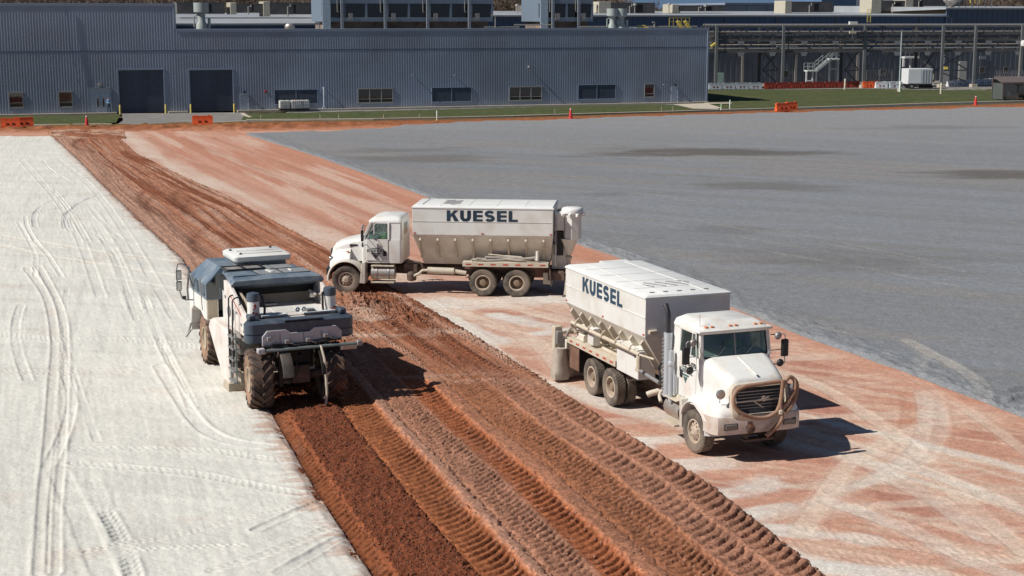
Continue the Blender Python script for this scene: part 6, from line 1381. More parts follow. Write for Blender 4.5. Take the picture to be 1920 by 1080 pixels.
# grille surround: rounded frame with a dark mesh, tilted
ring = lambda x, w, z0, z1, r: [(x + .12 * (1 - (p[1] - z0) / (z1 - z0)), p[0], p[1]) for p in [(a, b) for a, b, c in rrect(-w, w, z0, z1, 0, r, 5)]]
q = MB(); q.loft([ring(1.06, .80, 1.08, 1.96, .22), ring(1.17, .78, 1.10, 1.94, .20), ring(1.20, .68, 1.20, 1.86, .14), ring(1.10, .66, 1.22, 1.84, .13)]); q.build('grille_surround', TB, 'cream', smooth=50)
q = MB(); q.loft([ring(1.02, .665, 1.225, 1.835, .13), ring(1.125, .665, 1.225, 1.835, .13)]); gr = q.build('grille', TB, mat('grille_mesh', (.035, .037, .040), .6, var=.5, vs=8), smooth=0)
q = MB(); q.b2(1.20, 1.225, -.66, .66, 1.50, 1.545); q.build('grille_bar', gr, 'chrome', bevel=.005)
for k in range(7): MB().b2(1.215, 1.226, -.62, .62, 1.27 + k * .075 + (.03 if k > 2 else 0), 1.285 + k * .075 + (.03 if k > 2 else 0)).build('slat', gr, 'steel', smooth=0)
q = MB(); q.box((1.235, .08, 1.56), (.012, .30, .03), rx=R(12)); q.box((1.2361, .08, 1.56), (.012, .08, .14), rx=R(12)); q.build('emblem', gr, 'chrome')
q = MB(); q.box((1.236, -.05, 1.42), (.012, .30, .028), rx=R(-35)); q.build('emblem', gr, 'chrome')
for sd in (-1, 1):
    q = MB(); fender_arch(q, 0, .60, .66, sd * .62, sd * 1.22, 0, 160, .06, 20, .16); q.build('fender', TB, 'white', smooth=60)
    def fs(x, yi, yo, z0, z1): return [(x, sd * yi, z0), (x, sd * yo, z0), (x, sd * (yo - .015), z0 + (z1 - z0) * .40), (x, sd * (yo - .09), z0 + (z1 - z0) * .78), (x, sd * (yo - .24), z1 - .02), (x, sd * (yo - .36), z1 + .04), (x, sd * yi, z1 + .16)]
    q = MB(); q.loft([fs(-.50, .80, 1.06, 1.16, 1.30), fs(-.22, .74, 1.18, 1.20, 1.44), fs(.10, .74, 1.22, 1.24, 1.52), fs(.45, .74, 1.23, 1.10, 1.52), fs(.66, .72, 1.24, .98, 1.50), fs(.95, .70, 1.22, .98, 1.44), fs(1.14, .66, 1.12, .98, 1.34), fs(1.20, .62, 1.00, 1.02, 1.24)]); q.build('fender_nose', TB, 'white', smooth=70)
    MB().lathe([(0, .02), (.10, .015), (.125, -.01), (.12, -.05), (.05, -.08)], (1.12, sd * 1.02, 1.72), 'x', 16).build('hood_mirror', TB, 'lamp'); MB().tube([(1.08, sd * 1.02, 1.70), (.98, sd * .98, 1.48)], .012, 5).build('mirror_stalk', TB, 'steel')
    MB().box((1.272, sd * .80, .93), (.03, .32, .125)).build('headlight', TB, mat('dusty_lamp', (.20, .19, .17), .3, var=.3, vs=12), bevel=.02); MB().box((1.256, sd * .80, .93), (.03, .38, .165)).build('headlight_bezel', TB, 'black', bevel=.02)
    MB().prism([(-.58, .50), (-.72, .48), (-.74, 1.22), (-.62, 1.22)], sd * .64, sd * 1.20, 'y').build('splash_guard', TB, 'white_dusty', bevel=.02)
    mirror_west(TB, -.10, sd * 1.03, 2.18, sd)
    MB().box((-.50 + .0, sd * 1.01, 1.80), (.11, .02, .34)).build('side_vent', TB, 'panel_low', bevel=.005)
bp = [(y, x) for x, y in [(1.26, -.75), (1.24, -1.0), (1.10, -1.19), (.80, -1.22)]]
q = MB(); outer = [(.62, -1.23), (.98, -1.23), (1.18, -1.12), (1.25, -.86), (1.26, .86), (1.18, 1.12), (.98, 1.23), (.62, 1.23)]; inner = [(x - .09 if abs(y) < 1.1 else x - .0, y * (.94 if abs(y) > .9 else 1)) for x, y in outer]
q.loft([[(x, y, .73) for x, y in outer + inner[::-1]], [(x + .01, y, .79) for x, y in outer + inner[::-1]], [(x + .01, y, 1.08) for x, y in outer + inner[::-1]], [(x - .02, y, 1.16) for x, y in outer + inner[::-1]]]); q.build('bumper', TB, mat('bumper_paint', (.62, .57, .52), .45, var=.08, c2=(.42, .27, .19), c2s=2.5, c2a=.6), smooth=40)
q = MB(); q.b2(1.0, 1.22, -.40, .40, .50, .56); q.b2(1.02, 1.20, -.36, -.28, .56, .70); q.b2(1.02, 1.2, .28, .36, .56, .70); q.lathe([(.05, 0), (.12, .02), (.12, .16), (.05, .18)], (1.15, -.28, .84), 'x', 10); q.build('tow_bar', TB, 'frame', bevel=.01)
q = MB(); q.lathe([(0, .17), (.07, .165), (.08, .12), (.05, .10)], (1.16, -.28, .90), 'x', 14); q.box((1.29, -.28, .90), (.03, .12, .22), rx=R(10)); q.build('tow_hook', TB, mat('rust', (.30, .15, .09), .85, var=.3))
q = MB(); q.box((.6, 0, .95), (.9, .74, .7)); q.build('engine', TB, 'frame', bevel=.05); q = MB(); q.box((-.6, 0, .9), (1.2, .7, .5)); q.build('gearbox', TB, 'frame', bevel=.05)
# the hose: a big loop hung on the left mirror stalk, across the grille and down over the bumper
def hose(pts, r, name, par, m_='hose', n=10):
    P_ = [Vector(p) for p in pts]; out = []; Q = [P_[0]] + P_ + [P_[-1]]
    for i in range(1, len(Q) - 2):
        for k in range(8):
            t = k / 8; p0, p1, p2, p3 = Q[i - 1], Q[i], Q[i + 1], Q[i + 2]
            out.append(0.5 * ((2 * p1) + (-p0 + p2) * t + (2 * p0 - 5 * p1 + 4 * p2 - p3) * t * t + (-p0 + 3 * p1 - 3 * p2 + p3) * t ** 3))
    out.append(P_[-1]); return MB().tube(out, r, n).build(name, par, m_, smooth=60)
hose([(1.34, .60, 1.98), (1.33, .30, 1.97), (1.33, -.20, 1.95), (1.33, -.55, 1.92), (1.32, -.76, 1.78), (1.36, -.80, 1.52), (1.40, -.62, 1.30), (1.40, -.25, 1.15), (1.40, .10, 1.13), (1.38, .38, 1.24)], .052, 'grille_hose', TB)
hose([(1.38, .38, 1.24), (1.36, .48, 1.50), (1.35, .52, 1.80), (1.33, .66, 2.02), (1.30, .80, 2.04), (1.33, .93, 1.88), (1.36, .90, 1.60), (1.38, .78, 1.38), (1.39, .62, 1.20)], .054, 'grille_hose', TB)
hose([(1.36, .50, 1.28), (1.38, .70, 1.50), (1.37, .86, 1.75), (1.32, .88, 1.98)], .052, 'grille_hose', TB)
hose([(1.37, .52, 2.02), (1.37, .50, 1.7), (1.38, .46, 1.38), (1.42, .50, 1.12), (1.42, .44, .98), (1.40, .30, .82), (1.38, .10, .66)], .056, 'grille_hose', TB)
q = MB(); q.lathe([(.06, -.05), (.075, -.03), (.075, .05), (.055, .07)], (1.40, .46, 1.22), 'z', 10); q.build('hose_clamp', TB, 'cream')
stk = mat('stack_steel', (.55, .60, .64), .3, metal=.3, var=.08, c2=(.4, .36, .3), c2s=3, c2a=.3)
# stacks and air cleaner behind the cab, tanks, steps
q = MB(); q.cyl((-1.62, -1.10, 1.05), (-1.62, -1.10, 2.72), .115, 16); st_ = q.build('exhaust_muffler', TB, stk); MB().tube([(-1.62, -1.10, 2.70), (-1.62, -1.10, 3.16), (-1.66, -1.10, 3.26), (-1.80, -1.10, 3.42)], [.06, .06, .062, .07], 10).build('exhaust_tip', st_, 'black')
for k in range(14): MB().box((-1.66 , -1.22, 1.25 + k * .10), (.10, .02, .05)).build('heat_slot', st_, 'steel', smooth=0)
q = MB(); q.cyl((-1.36, -1.13, .98), (-1.36, -1.13, 2.30), .07, 12); q.lathe([(.075, 1.9), (.09, 1.93), (.09, 2.0), (.075, 2.03)], (-1.36, -1.13, 0), 'z', 12); q.build('air_pipe', TB, stk); MB().cyl((-1.22, -1.10, 1.2), (-1.22, -1.10, 1.7), .04, 8).build('grab_rail', TB, stk)
q = MB(); q.cyl((-.92, -.86, .76), (-1.75, -.86, .76), .28, 20); ft = q.build('fuel_tank', TB, 'chrome'); MB().b2(-1.75, -.90, -1.20, -.72, 1.06, 1.10).build('step', ft, 'cream', bevel=.01); MB().b2(-1.6, -.90, -1.24, -.95, .42, .46).build('step', ft, 'cream'); MB().lathe([(.0, 1.2), (.10, 1.19), (.12, 1.12), (.12, 1.10)], (-1.15, -.95, 0), 'z', 12).build('filler_cap', ft, 'cream')
q = MB(); q.box((-1.3, .9, .8), (.9, .5, .5)); q.build('battery_box', TB, 'cream', bevel=.04)
# side pipework of the right flank, seen in the photo
hose([(-2.05, -1.12, 1.30), (-2.6, -1.16, 1.36), (-3.0, -1.18, 1.40), (-3.15, -1.18, 1.42)], .055, 'delivery_hose', TB, 'steel'); q = MB(); q.lathe([(.05, -.12), (.085, -.10), (.085, .05), (.06, .1)], (-3.15, -1.18, 1.42), 'x', 12); q.build('coupling', TB, 'cream')
hose([(-1.9, -1.0, 1.25), (-2.0, -1.12, 1.0), (-1.85, -1.16, .85)], .05, 'delivery_hose', TB, 'cream'); hose([(-2.6, -.7, .95), (-2.75, -1.0, .85), (-2.8, -1.1, .80)], .085, 'hose_stub', TB, 'cream')
fp = MB(); fp.tube([(-2.75, -1.36, 1.92), (-7.35, -1.36, 1.92)], .055, 10); fp.tube([(-2.80, -1.36, 1.88), (-2.80, -1.36, 1.52)], .07, 10); fp.tube([(-2.2, -1.2, 1.9), (-2.75, -1.36, 1.92)], .03, 8); fp.tube([(-7.35, -1.36, 1.92), (-7.50, -1.30, 1.80), (-7.42, -1.2, 1.60)], .06, 10); fp = fp.build('fill_pipe', TB, 'cream', smooth=50)
for k in range(5):
    x = -3.3 - k * .92; q = MB(); q.tube([(x, -1.30, 2.10), (x + .03, -1.40, 2.04), (x, -1.42, 1.94), (x, -1.34, 1.86)], .025, 8); q.build('pipe_hook', fp, 'cream')
q = MB(); q.b2(-3.1, -3.85, -1.24, -.72, 1.14, 1.92); q.b2(-3.85, -4.48, -1.24, -.72, 1.14, 1.90); tb = q.build('tool_box', TB, 'panel', bevel=.02); MB().b2(-3.12, -4.46, -1.26, -.70, 1.921, 1.96).build('lid', tb, 'panel', bevel=.01); MB().box((-3.30, -1.25, 1.75), (.07, .02, .05)).build('latch', tb, 'steel')
q = MB(); q.b2(-4.50, -7.95, -1.24, -.62, 1.32, 1.37); q.b2(-4.50, -7.95, -1.27, -1.241, 1.20, 1.37); sdk = q.build('side_deck', TB, 'cream', bevel=.006)
for k in range(7): MB().box((-4.75 - k * .48, -1.272, 1.29), (.20, .006, .05)).build('reflector', sdk, 'red', smooth=0)
q = MB(); q.b2(-4.3, -7.95, .62, 1.24, 1.32, 1.37); q.b2(-4.3, -7.95, 1.241, 1.27, 1.20, 1.37); q.build('side_deck', TB, 'cream')
MB().b2(-6.15, -6.55, -1.22, -1.0, 1.45, 1.95).build('electric_box', TB, 'panel', bevel=.02); MB().cyl((-4.6, -1.02, 1.42), (-5.9, -1.02, 1.42), .055, 10).build('loose_tube', TB, 'cream')
q = MB(); q.b2(-7.0, -7.5, -1.15, -.85, 1.38, 1.58); q.lathe([(.1, 0), (.16, .04), (.16, .2), (.08, .26)], (-7.3, -1.0, 1.58), 'z', 12); q.build('pump', TB, 'panel_low', bevel=.02)
hose([(-7.1, -1.0, 1.65), (-7.6, -1.15, 1.75), (-7.95, -1.2, 1.55), (-8.15, -1.2, 1.3)], .045, 'delivery_hose', TB, 'hose_grey')
MB().b2(-7.20, -7.90, -1.20, -1.17, .46, 1.19).build('mud_flap', TB, mat('brown_flap', (.15, .075, .05), .85, var=.2, c2=(.26, .17, .12), c2s=2, c2a=.5)); MB().b2(-7.3, -7.33, .6, 1.2, .4, 1.2).build('mud_flap', TB, 'black'); MB().b2(-7.3, -7.33, -1.15, -.6, .4, 1.2).build('mud_flap', TB, 'black')
# rear spreader gate with canvas skirts
q = MB(); q.b2(-8.05, -8.55, -1.25, 1.25, .95, 1.25); q.b2(-8.1, -8.5, -1.1, 1.1, .55, .94); q.build('spreader_box', TB, 'panel_low', bevel=.02)
q = MB(); q.b2(-8.30, -8.55, -1.52, -1.27, .85, 1.62); q.build('end_box', TB, 'cream', bevel=.02); q = MB(); q.b2(-8.15, -8.29, -1.50, -1.30, 1.10, 1.50); q.build('motor', TB, 'steel', bevel=.02)
for y, x in ((-1.42, -8.12), (-1.15, -8.4), (-.7, -8.5), (0, -8.5), (.8, -8.5)):
    secs = []
    for k in range(7):
        z = 1.0 - k * .155; w_ = .15 + .014 * k * (1 + .3 * math.sin(k * 2 + y)); secs.append([(x + w_ * math.cos(a) * (1 + .06 * math.sin(3 * a + k)) / max(abs(math.cos(a)), abs(math.sin(a))) ** .8, y + w_ * 1.05 * math.sin(a) / max(abs(math.cos(a)), abs(math.sin(a))) ** .8, z) for a in [2 * math.pi * j / 14 for j in range(14)]])
    MB().loft(secs).build('canvas_skirt', TB, 'canvas', smooth=60)
q = MB(); q.b2(-8.14, -8.22, -1.30, -.5, 1.4, 1.5); q.build('gate_arm', TB, 'cream')
# rear roof hatch
q = MB(); q.b2(-8.0, -8.9, .15, 1.05, 3.30, 3.42); q.b2(-8.13, -8.75, .25, .95, 2.4, 3.29); q.build('rear_filter_housing', TB, 'panel', bevel=.03)
MB().box((HX1 + .03, -HW + .22, 2.52), (.10, .26, .12)).build('work_light', TB, 'cream', bevel=.03)
q = MB(); q.tube([(HX1 + .03, -.6, 1.9), (HX1 + .15, -.9, 1.6), (-2.2, -1.0, 1.3)], .03, 6); q.tube([(HX1 + .03, -.3, 1.9), (HX1 + .12, -.5, 1.5), (-2.2, -.6, 1.2)], .03, 6); q.build('cable', TB, 'black')
tc_ = bpy.data.curves.new('fleet_number', 'FONT'); tc_.body = 'B-070'; tc_.size = .17; tc_.extrude = .003; tc_.offset = .004
to_ = bpy.data.objects.new('tmp', tc_); col.objects.link(to_); bpy.context.view_layer.update()
fm_ = bpy.data.meshes.new_from_object(to_.evaluated_get(bpy.context.evaluated_depsgraph_get())); bpy.data.objects.remove(to_); fm_.materials.clear(); fm_.materials.append(M('black'))
fn_ = bpy.data.objects.new('fleet_number', fm_); col.objects.link(fn_); fn_.parent = TB; fn_.location = (-.62, -1.026, 2.06); fn_.rotation_euler = (R(90), 0, 0)
driver('person', w2(TB, -1.10, .5, 1.90), R(-69.5), 'driver in a bright green vest inside the cab of the truck facing the camera')
# ------------------------------------------------------------------ the soil stabiliser (road reclaimer) working along the strip
RC = empty('soil_stabilizer', (-5.95, 41.42, 0.0), R(114)); 
tag(RC, 'white and blue-grey soil mixing machine with big lugged tyres working along the red strip', 'road machine')
def ag_tyre(name, r, w):
    mb = MB(); mb.m('rubber_dark'); h = w / 2; rb = r * .935
    mb.lathe([(.34, -h * .70), (.37, -h * .86), (rb * .72, -h), (rb * .90, -h * .96), (rb * .98, -h * .80), (rb, 0), (rb * .98, h * .80), (rb * .90, h * .96)], axis='y', n=44)
    mb.f = mb.f[:44 * 7]; mb.mi = mb.mi[:44 * 7]
    mb.m('rubber_side'); mb.lathe([(rb * .90, h * .96), (rb * .72, h), (.37, h * .86), (.34, h * .70), (.34, h * .1)], axis='y', n=44); mb.f = mb.f[:-2]; mb.mi = mb.mi[:-2]
    mb.m('rubber_dark'); nl = 19
    for sd in (-1, 1):
        for k in range(nl):
            a0 = 2 * math.pi * (k + (.5 if sd > 0 else 0)) / nl; secs = []
            for j in range(6):
                t = j / 5; y = sd * h * (-.05 + 1.07 * t); aa = a0 - (.42 * t ** 0.8) ; wid = .040 + .02 * t
                rt = r * (1 - .012 * t - (.05 if j == 5 else 0)); ro = rb * .93 if j < 5 else rb * .86
                secs.append([(ro * math.cos(aa - wid * 1.4), y, ro * math.sin(aa - wid * 1.4)), (rt * math.cos(aa - wid * .8), y, rt * math.sin(aa - wid * .8)), (rt * math.cos(aa + wid * .8), y, rt * math.sin(aa + wid * .8)), (ro * math.cos(aa + wid * 1.4), y, ro * math.sin(aa + wid * 1.4))])
            mb.loft(secs)
    return mb.mesh(name, 40)
AG = ag_tyre('tyre_lugged', .85, .63)
rm = MB(); rm.m('beige'); rm.lathe([(.345, .24), (.36, .30), (.32, .30), (.30, .10), (.20, .06), (.16, .14), (0, .15)], axis='y', n=26)
for k in range(10): a = 2 * math.pi * k / 10; rm.lathe([(.02, .07), (.02, .13), (0, .13)], (.23 * math.cos(a), 0, .23 * math.sin(a)), 'y', 6)
AR = rm.mesh('rim_heavy')
for x, st in ((0, R(-6)), (5.95, R(-2))):
    for sd in (-1, 1): put_wheel(RC, x, sd * 1.03 + (.12 if x < 1 else 0), .83, sd, AG, AR, st, .1 + x)
B = lambda n, m_, bev, *b, **k: MB().b2(*b).build(n, RC, m_, bevel=bev, **k)
dkf = mat('dark_steel', (.030, .026, .024), .6, var=.3, c2=(.10, .065, .048), c2s=3, c2a=.4)  # near-black steel with brown patches for guards and rear frame
# chassis and underside
q = MB(); q.b2(.1, 6.9, -.45, .55, 1.0, 1.55); q.b2(.2, 2.2, -.70, .70, 1.5, 1.95); q.build('chassis', RC, 'frame', bevel=.03)
q = MB(); q.cyl((0, -.8, .83), (0, .8, .83), .13, 14); q.box((0, 0, .90), (.5, .5, .5)); q.build('axle', RC, 'frame', bevel=.02); q = MB(); q.cyl((5.95, -.8, .83), (5.95, .8, .83), .13, 14); q.build('axle', RC, 'frame')
q = MB(); q.prism([(2.0, .30), (2.3, 1.45), (4.6, 1.50), (4.9, .35), (4.6, .12), (2.25, .12)], -1.10, 1.04, 'y'); q.build('rotor_hood', RC, 'pinkw', bevel=.02)
q = MB(); q.b2(1.55, 2.05, -.60, .75, .22, .28); q.prism([(1.6, .29), (1.98, .29), (1.98, .60)], -.5, .7, 'y'); q.build('scraper_plate', RC, 'beige', bevel=.01)
for sd in (-1, 1):
    q = MB(); q.prism([(1.95, .12), (1.95, 1.52), (2.15, 1.80), (3.9, 1.86), (4.25, 1.75), (4.45, 1.50), (3.5, .80), (2.45, .12)], sd * 1.08, sd * 1.52, 'y'); q.build('side_plate', RC, 'pinkw', bevel=.05)
    q = MB(); q.prism([(1.90, .05), (1.90, .30), (2.5, .30), (2.6, .05)], sd * 1.06, sd * 1.56, 'y'); q.build('skid_shoe', RC, 'beige', bevel=.015)
    # wheel guards
    q = MB(); fender_arch(q, 0, .83, .90, sd * .40, sd * .70 if sd > 0 else -.52, 20, 170, .04, 16, .03); q.build('wheel_guard', RC, dkf, smooth=50)
    if sd > 0: q = MB(); q.b2(-.34, -.24, sd * .54, sd * .68, .60, 1.5); (q.build('guard_leg', RC, dkf, bevel=.02) if sd > 0 else None)
MB().tube([(-.62, -.46, 1.75), (-.80, -.50, 1.40), (-.86, -.52, .9), (-.90, -.52, .45), (-.86, -.49, .12)], .035, 7).build('guard_strap', RC, 'cream')
MB().b2(.0, .16, -.38, .50, 1.15, 1.88).build('rear_frame', RC, dkf, bevel=.03)
q = MB(); q.tube([(-.18, .42, 1.7), (-.30, .40, 1.2), (-.25, .30, .8), (.2, .2, .6)], .022, 6); q.tube([(-.2, .1, 1.7), (-.33, .15, 1.1), (-.2, .2, .7), (.5, .2, .45)], .02, 6); q.build('cable', RC, 'black')
rn_ = random.Random(4)
for k in range(9):
    y0 = -1.0 + k * .26; MB().tube([(-.12, y0, 1.82), (-.22, y0 + rn_.uniform(-.08, .08), 1.62), (-.14, y0 + rn_.uniform(-.2, .2), 1.45), (.05, y0 + rn_.uniform(-.2, .2), 1.38)], rn_.choice((.016, .022, .028)), 6).build('hydraulic_hose', RC, rn_.choice(('black', 'black', 'steel')))
for x, z in ((.6, 2.05), (.9, 2.2), (1.4, 2.45), (1.9, 2.1), (2.4, 2.3), (2.7, 2.7)): MB().box((x, 1.385, z), (.10, .03, .07)).build('panel_latch', RC, 'steel', bevel=.008)
# rear bumper tank with rounded corners and a lighter recessed hatch
q = MB()
def brr(z, ins): return rrect(-.32 + ins, .14, -1.55 + ins, 1.55 - ins, z, .22 - ins * .5, 7)
q.loft([brr(1.86, .06), brr(1.93, .0), brr(2.10, .0), brr(2.105, .03), brr(2.14, .03), brr(2.145, 0), brr(2.40, .0), brr(2.46, .07)]); q.build('rear_bumper', RC, 'navy', smooth=40)
q = MB(); q.prism([(-1.15, 1.80), (-1.15, 2.06), (-.98, 2.22), (-.35, 2.22), (-.22, 2.12), (.32, 2.12), (.45, 2.22), (.98, 2.22), (1.12, 2.06), (1.12, 1.80)], -.37, -.325, 'x'); q.build('rear_hatch', RC, 'lilac', bevel=.012)
[MB().b2(-.38, -.371, y - .006, y + .006, 1.84, 2.12).build('hatch_joint', RC, 'frame') for y in (-.55, -.05, .62)]
q = MB(); q.b2(-.39, -.12, -.60, .50, 2.461, 2.50); q.build('bumper_cap', RC, 'navy', bevel=.02)
for y, z in ((.95, 2.02), (-.66, 1.98), (.45, 1.90), (-.15, 1.9)):
    q = MB(); q.box((-.46, y, z), (.12, .12, .10)); q.tube([(-.45, y, z), (-.52, y - .12, z - .05), (-.45, y - .24, z - .12)], .02, 6); q.build('hose_fitting', RC, 'steel', bevel=.01)
# spray bar across the back
q = MB(); q.tube([(-.52, 1.30, 1.70), (-.52, -1.50, 1.70)], .045, 8); q.build('spray_bar', RC, mat('bar_paint', (.16, .19, .19), .5, var=.15)); q = MB(); q.b2(-.60, -.46, -1.68, -1.52, 1.62, 1.78); q.build('bar_end', RC, 'steel', bevel=.03); MB().b2(-.60, -.45, -1.50, -1.05, 1.56, 1.66).build('bar_bracket', RC, 'chrome')
q = MB(); q.b2(-.58, -.40, 1.10, 1.30, 1.64, 1.78); q.build('bar_bracket', RC, 'lilac', bevel=.02)
q = MB()
for k in range(9): q.tube([(-.50, 1.0 - k * .27, 1.72), (-.42, .95 - k * .27, 1.80), (-.36, .9 - k * .27, 1.76)], .016, 5)
q.tube([(-.42, 1.1, 1.80), (-.46, .4, 1.76), (-.42, -.3, 1.80), (-.46, -1.1, 1.86)], .03, 6); q.tube([(-.46, .9, 1.84), (-.40, 0, 1.82), (-.42, -.9, 1.90)], .02, 6); q.build('hydraulic_hose', RC, 'black')
# engine deck behind the hood, with panels and air cleaners
B('engine_deck', 'pinkw', .02, .45, 2.75, -1.26, 1.26, 1.95, 2.40)
q = MB(); q.b2(.55, 1.9, -1.1, 1.1, 2.401, 2.44); q.build('deck_panel', RC, 'pinkw', bevel=.012); q = MB(); q.b2(1.05, 1.85, .45, 1.05, 2.441, 2.46); q.b2(.75, 1.7, -1.05, -.35, 2.441, 2.46); q.b2(.9, 1.75, -.30, .38, 2.441, 2.455); q.build('deck_hatch', RC, 'panel', bevel=.008)
q = MB(); q.b2(.30, .62, -1.2, -.25, 2.47, 2.53); q.b2(.30, .62, .2, .95, 2.47, 2.53); q.build('deck_step', RC, 'panel', bevel=.012)
for y in (-.30, -.12): MB().lathe([(.02, 0), (.07, 0), (.07, .04), (.02, .04)], (.42, y, 2.60), 'x', 12, closed=True).build('lifting_eye', RC, 'white')
q = MB(); q.b2(.32, .52, -.60, -.36, 2.50, 2.60); q.b2(2.1, 2.4, .0, .45, 2.44, 2.50); q.build('latch_block', RC, 'steel', bevel=.01)
for sd, yy in ((1, 1.12), (-1, -1.10)):
    ac = MB().lathe([(.17, 2.40), (.17, 2.94)], (.50 if sd > 0 else .55, yy, 0), 'z', 20).build('air_cleaner', RC, 'white')
    MB().lathe([(.178, 2.92), (.19, 3.02), (.165, 3.14), (.06, 3.17), (0, 3.17)], (.50 if sd > 0 else .55, yy, 0), 'z', 20).build('cap', ac, 'navy')
    MB().tube([(.55, yy - .12, 3.08), (.52, yy - .26, 3.04), (.42, yy - .30, 2.70), (.42, yy - .28, 2.42)] if sd > 0 else [(.55, yy + .10, 3.08), (.52, yy + .22, 3.0), (.45, yy + .24, 2.65), (.45, yy + .22, 2.45)], .035, 7).build('intake_hose', ac, 'black')
    q = MB()
    for k, (dy, dz, s_) in enumerate(((0, .28, .06), (.03, .19, .045), (-.02, .23, .035), (-.03, .05, .05), (.05, .09, .05), (-.09, .02, .04)) if sd > 0 else ((-.05, .03, .05), (-.10, .07, .04), (.02, .05, .03))): q.box((.50 - .166 * (1 if sd > 0 else .7), yy + dy - (0 if sd > 0 else .0), 2.53 + dz), (.012, s_, s_ * 1.3), rx=.6)
    q.build('warning_sticker', ac, 'red', smooth=0)
# side rails sloping from the hood down to the bumper
for sd in (-1, 1):
    q = MB(); q.prism([(.35, 1.90), (.35, 2.46), (.9, 2.62), (2.25, 3.12), (2.9, 3.15), (2.9, 1.90)], sd * 1.27, sd * 1.37, 'y'); q.build('side_rail', RC, 'pinkw', bevel=.015)
q = MB(); q.prism([(.70, 2.40), (.70, 2.62), (2.2, 2.92), (2.2, 2.40)], 1.05, 1.12, 'y'); q.build('inner_panel', RC, 'beige', bevel=.01)
MB().add([(.9, 1.375, 2.44), (2.1, 1.375, 2.80), (2.1, 1.375, 2.84), (.9, 1.375, 2.48), (.9, 1.378, 2.44), (2.1, 1.378, 2.80), (2.1, 1.378, 2.84), (.9, 1.378, 2.48)], [(0, 1, 2, 3), (7, 6, 5, 4), (0, 4, 5, 1), (1, 5, 6, 2), (2, 6, 7, 3), (3, 7, 4, 0)]).build('red_stripe', RC, 'red', smooth=0)
B('rear_wall', 'beige', .01, 2.76, 2.84, -1.26, 1.26, 2.20, 2.70)
B('hood_interior', 'dark', 0, 2.6, 4.2, -1.2, 1.2, 2.70, 3.10)
for y, z in ((.95, 2.62), (-1.05, 2.66)):
    q = MB(); q.tube([(2.5, y, z), (2.2, y + .05, z + .12), (2.0, y - .08, z + .02)], .05, 7); q.box((2.2, y, z), (.22, .16, .14)); q.cyl((2.3, y - .15, z), (1.9, y - .22, z + .05), .04, 8); q.build('filter_fitting', RC, 'chrome', bevel=.01)
# hood, blue-grey, gently domed with framed panels
q = MB(); prof = lambda x, w, z: [(x, -w, z - .40), (x, -w, z - .12), (x, -w + .10, z - .03), (x, -w * .5, z), (x, w * .5, z), (x, w - .10, z - .03), (x, w, z - .12), (x, w, z - .40)]
def prof2(x, w, z, lo):
    c = -.02 - .04 * (x - 2.0); return [(x, c - w, lo), (x, c - w, z - .13), (x, c - w + .10, z - .03), (x, c, z), (x, c + w - .10, z - .03), (x, c + w, z - .13), (x, c + w, lo)]
q.loft([prof2(2.05, 1.37, 3.25, 3.10), prof2(2.10, 1.37, 3.28, 3.08), prof2(2.6, 1.32, 3.29, 2.90), prof2(4.5, 1.14, 3.24, 2.70), prof2(4.7, 1.12, 3.20, 2.70)]); q.build('hood', RC, 'slate', smooth=30)
zh = lambda x: 3.29 - (x - 2.6) * .0263
def flat(x0, x1, y0, y1, up, m_, nm, bev=.008): 
    q = MB(); q.add([(x0, y0, zh(x0) - .02 * abs(y0)), (x0, y1, zh(x0) - .02 * abs(y1)), (x1, y1, zh(x1) - .02 * abs(y1)), (x1, y0, zh(x1) - .02 * abs(y0))] + [(x0, y0, zh(x0) + up), (x0, y1, zh(x0) + up), (x1, y1, zh(x1) + up), (x1, y0, zh(x1) + up)], [(0, 1, 2, 3), (7, 6, 5, 4), (0, 4, 5, 1), (1, 5, 6, 2), (2, 6, 7, 3), (3, 7, 4, 0)]); return q.build(nm, RC, m_, bevel=bev)
pal = mat('worn_panel', (.20, .23, .25), .55, var=.15, c2=(.36, .33, .29), c2s=2.5, c2a=.7)
flat(2.55, 3.45, .45, 1.18, .012, 'slate', 'hood_panel'); flat(2.60, 3.45, -.30, .35, .014, pal, 'hood_panel'); flat(2.60, 3.45, -1.15, -.40, .014, pal, 'hood_panel'); flat(3.65, 4.4, -.95, -.1, .014, pal, 'hood_panel'); flat(3.62, 4.42, .55, 1.05, .03, 'chrome', 'hood_window'); flat(3.62, 4.42, -.02, .48, .03, 'chrome', 'hood_window')
q = MB()
for a in ((3.58, 3.62, -.05, 1.09), (4.42, 4.46, -.05, 1.09)): q.b2(a[0], a[1], a[2], a[3], zh(a[0]) - .02, zh(a[0]) + .06)
for y in (-.06, .5, 1.07): q.bar((3.6, y, zh(3.6) + .03), (4.44, y, zh(4.44) + .03), .03, .06)
q.build('window_frame', RC, 'black', smooth=0)
q = MB(); q.bar((2.75, -.05, zh(2.75) + .03), (3.3, -.02, zh(3.3) + .03), .10, .03); q.bar((2.75, -.62, zh(2.75) + .03), (3.2, -.66, zh(3.2) + .03), .05, .03); q.build('white_tape', RC, 'white', smooth=0)
q = MB(); q.bar((3.5, -1.2, zh(3.5) + .01), (3.5, 1.22, zh(3.5) + .01), .03, .025); q.bar((2.5, .40, zh(2.5) + .01), (4.5, .40, zh(4.5) + .01), .025, .02); q.bar((2.5, -.35, zh(2.5) + .012), (4.5, -.30, zh(4.5) + .012), .025, .02); q.build('hood_joint', RC, 'navy', smooth=0)
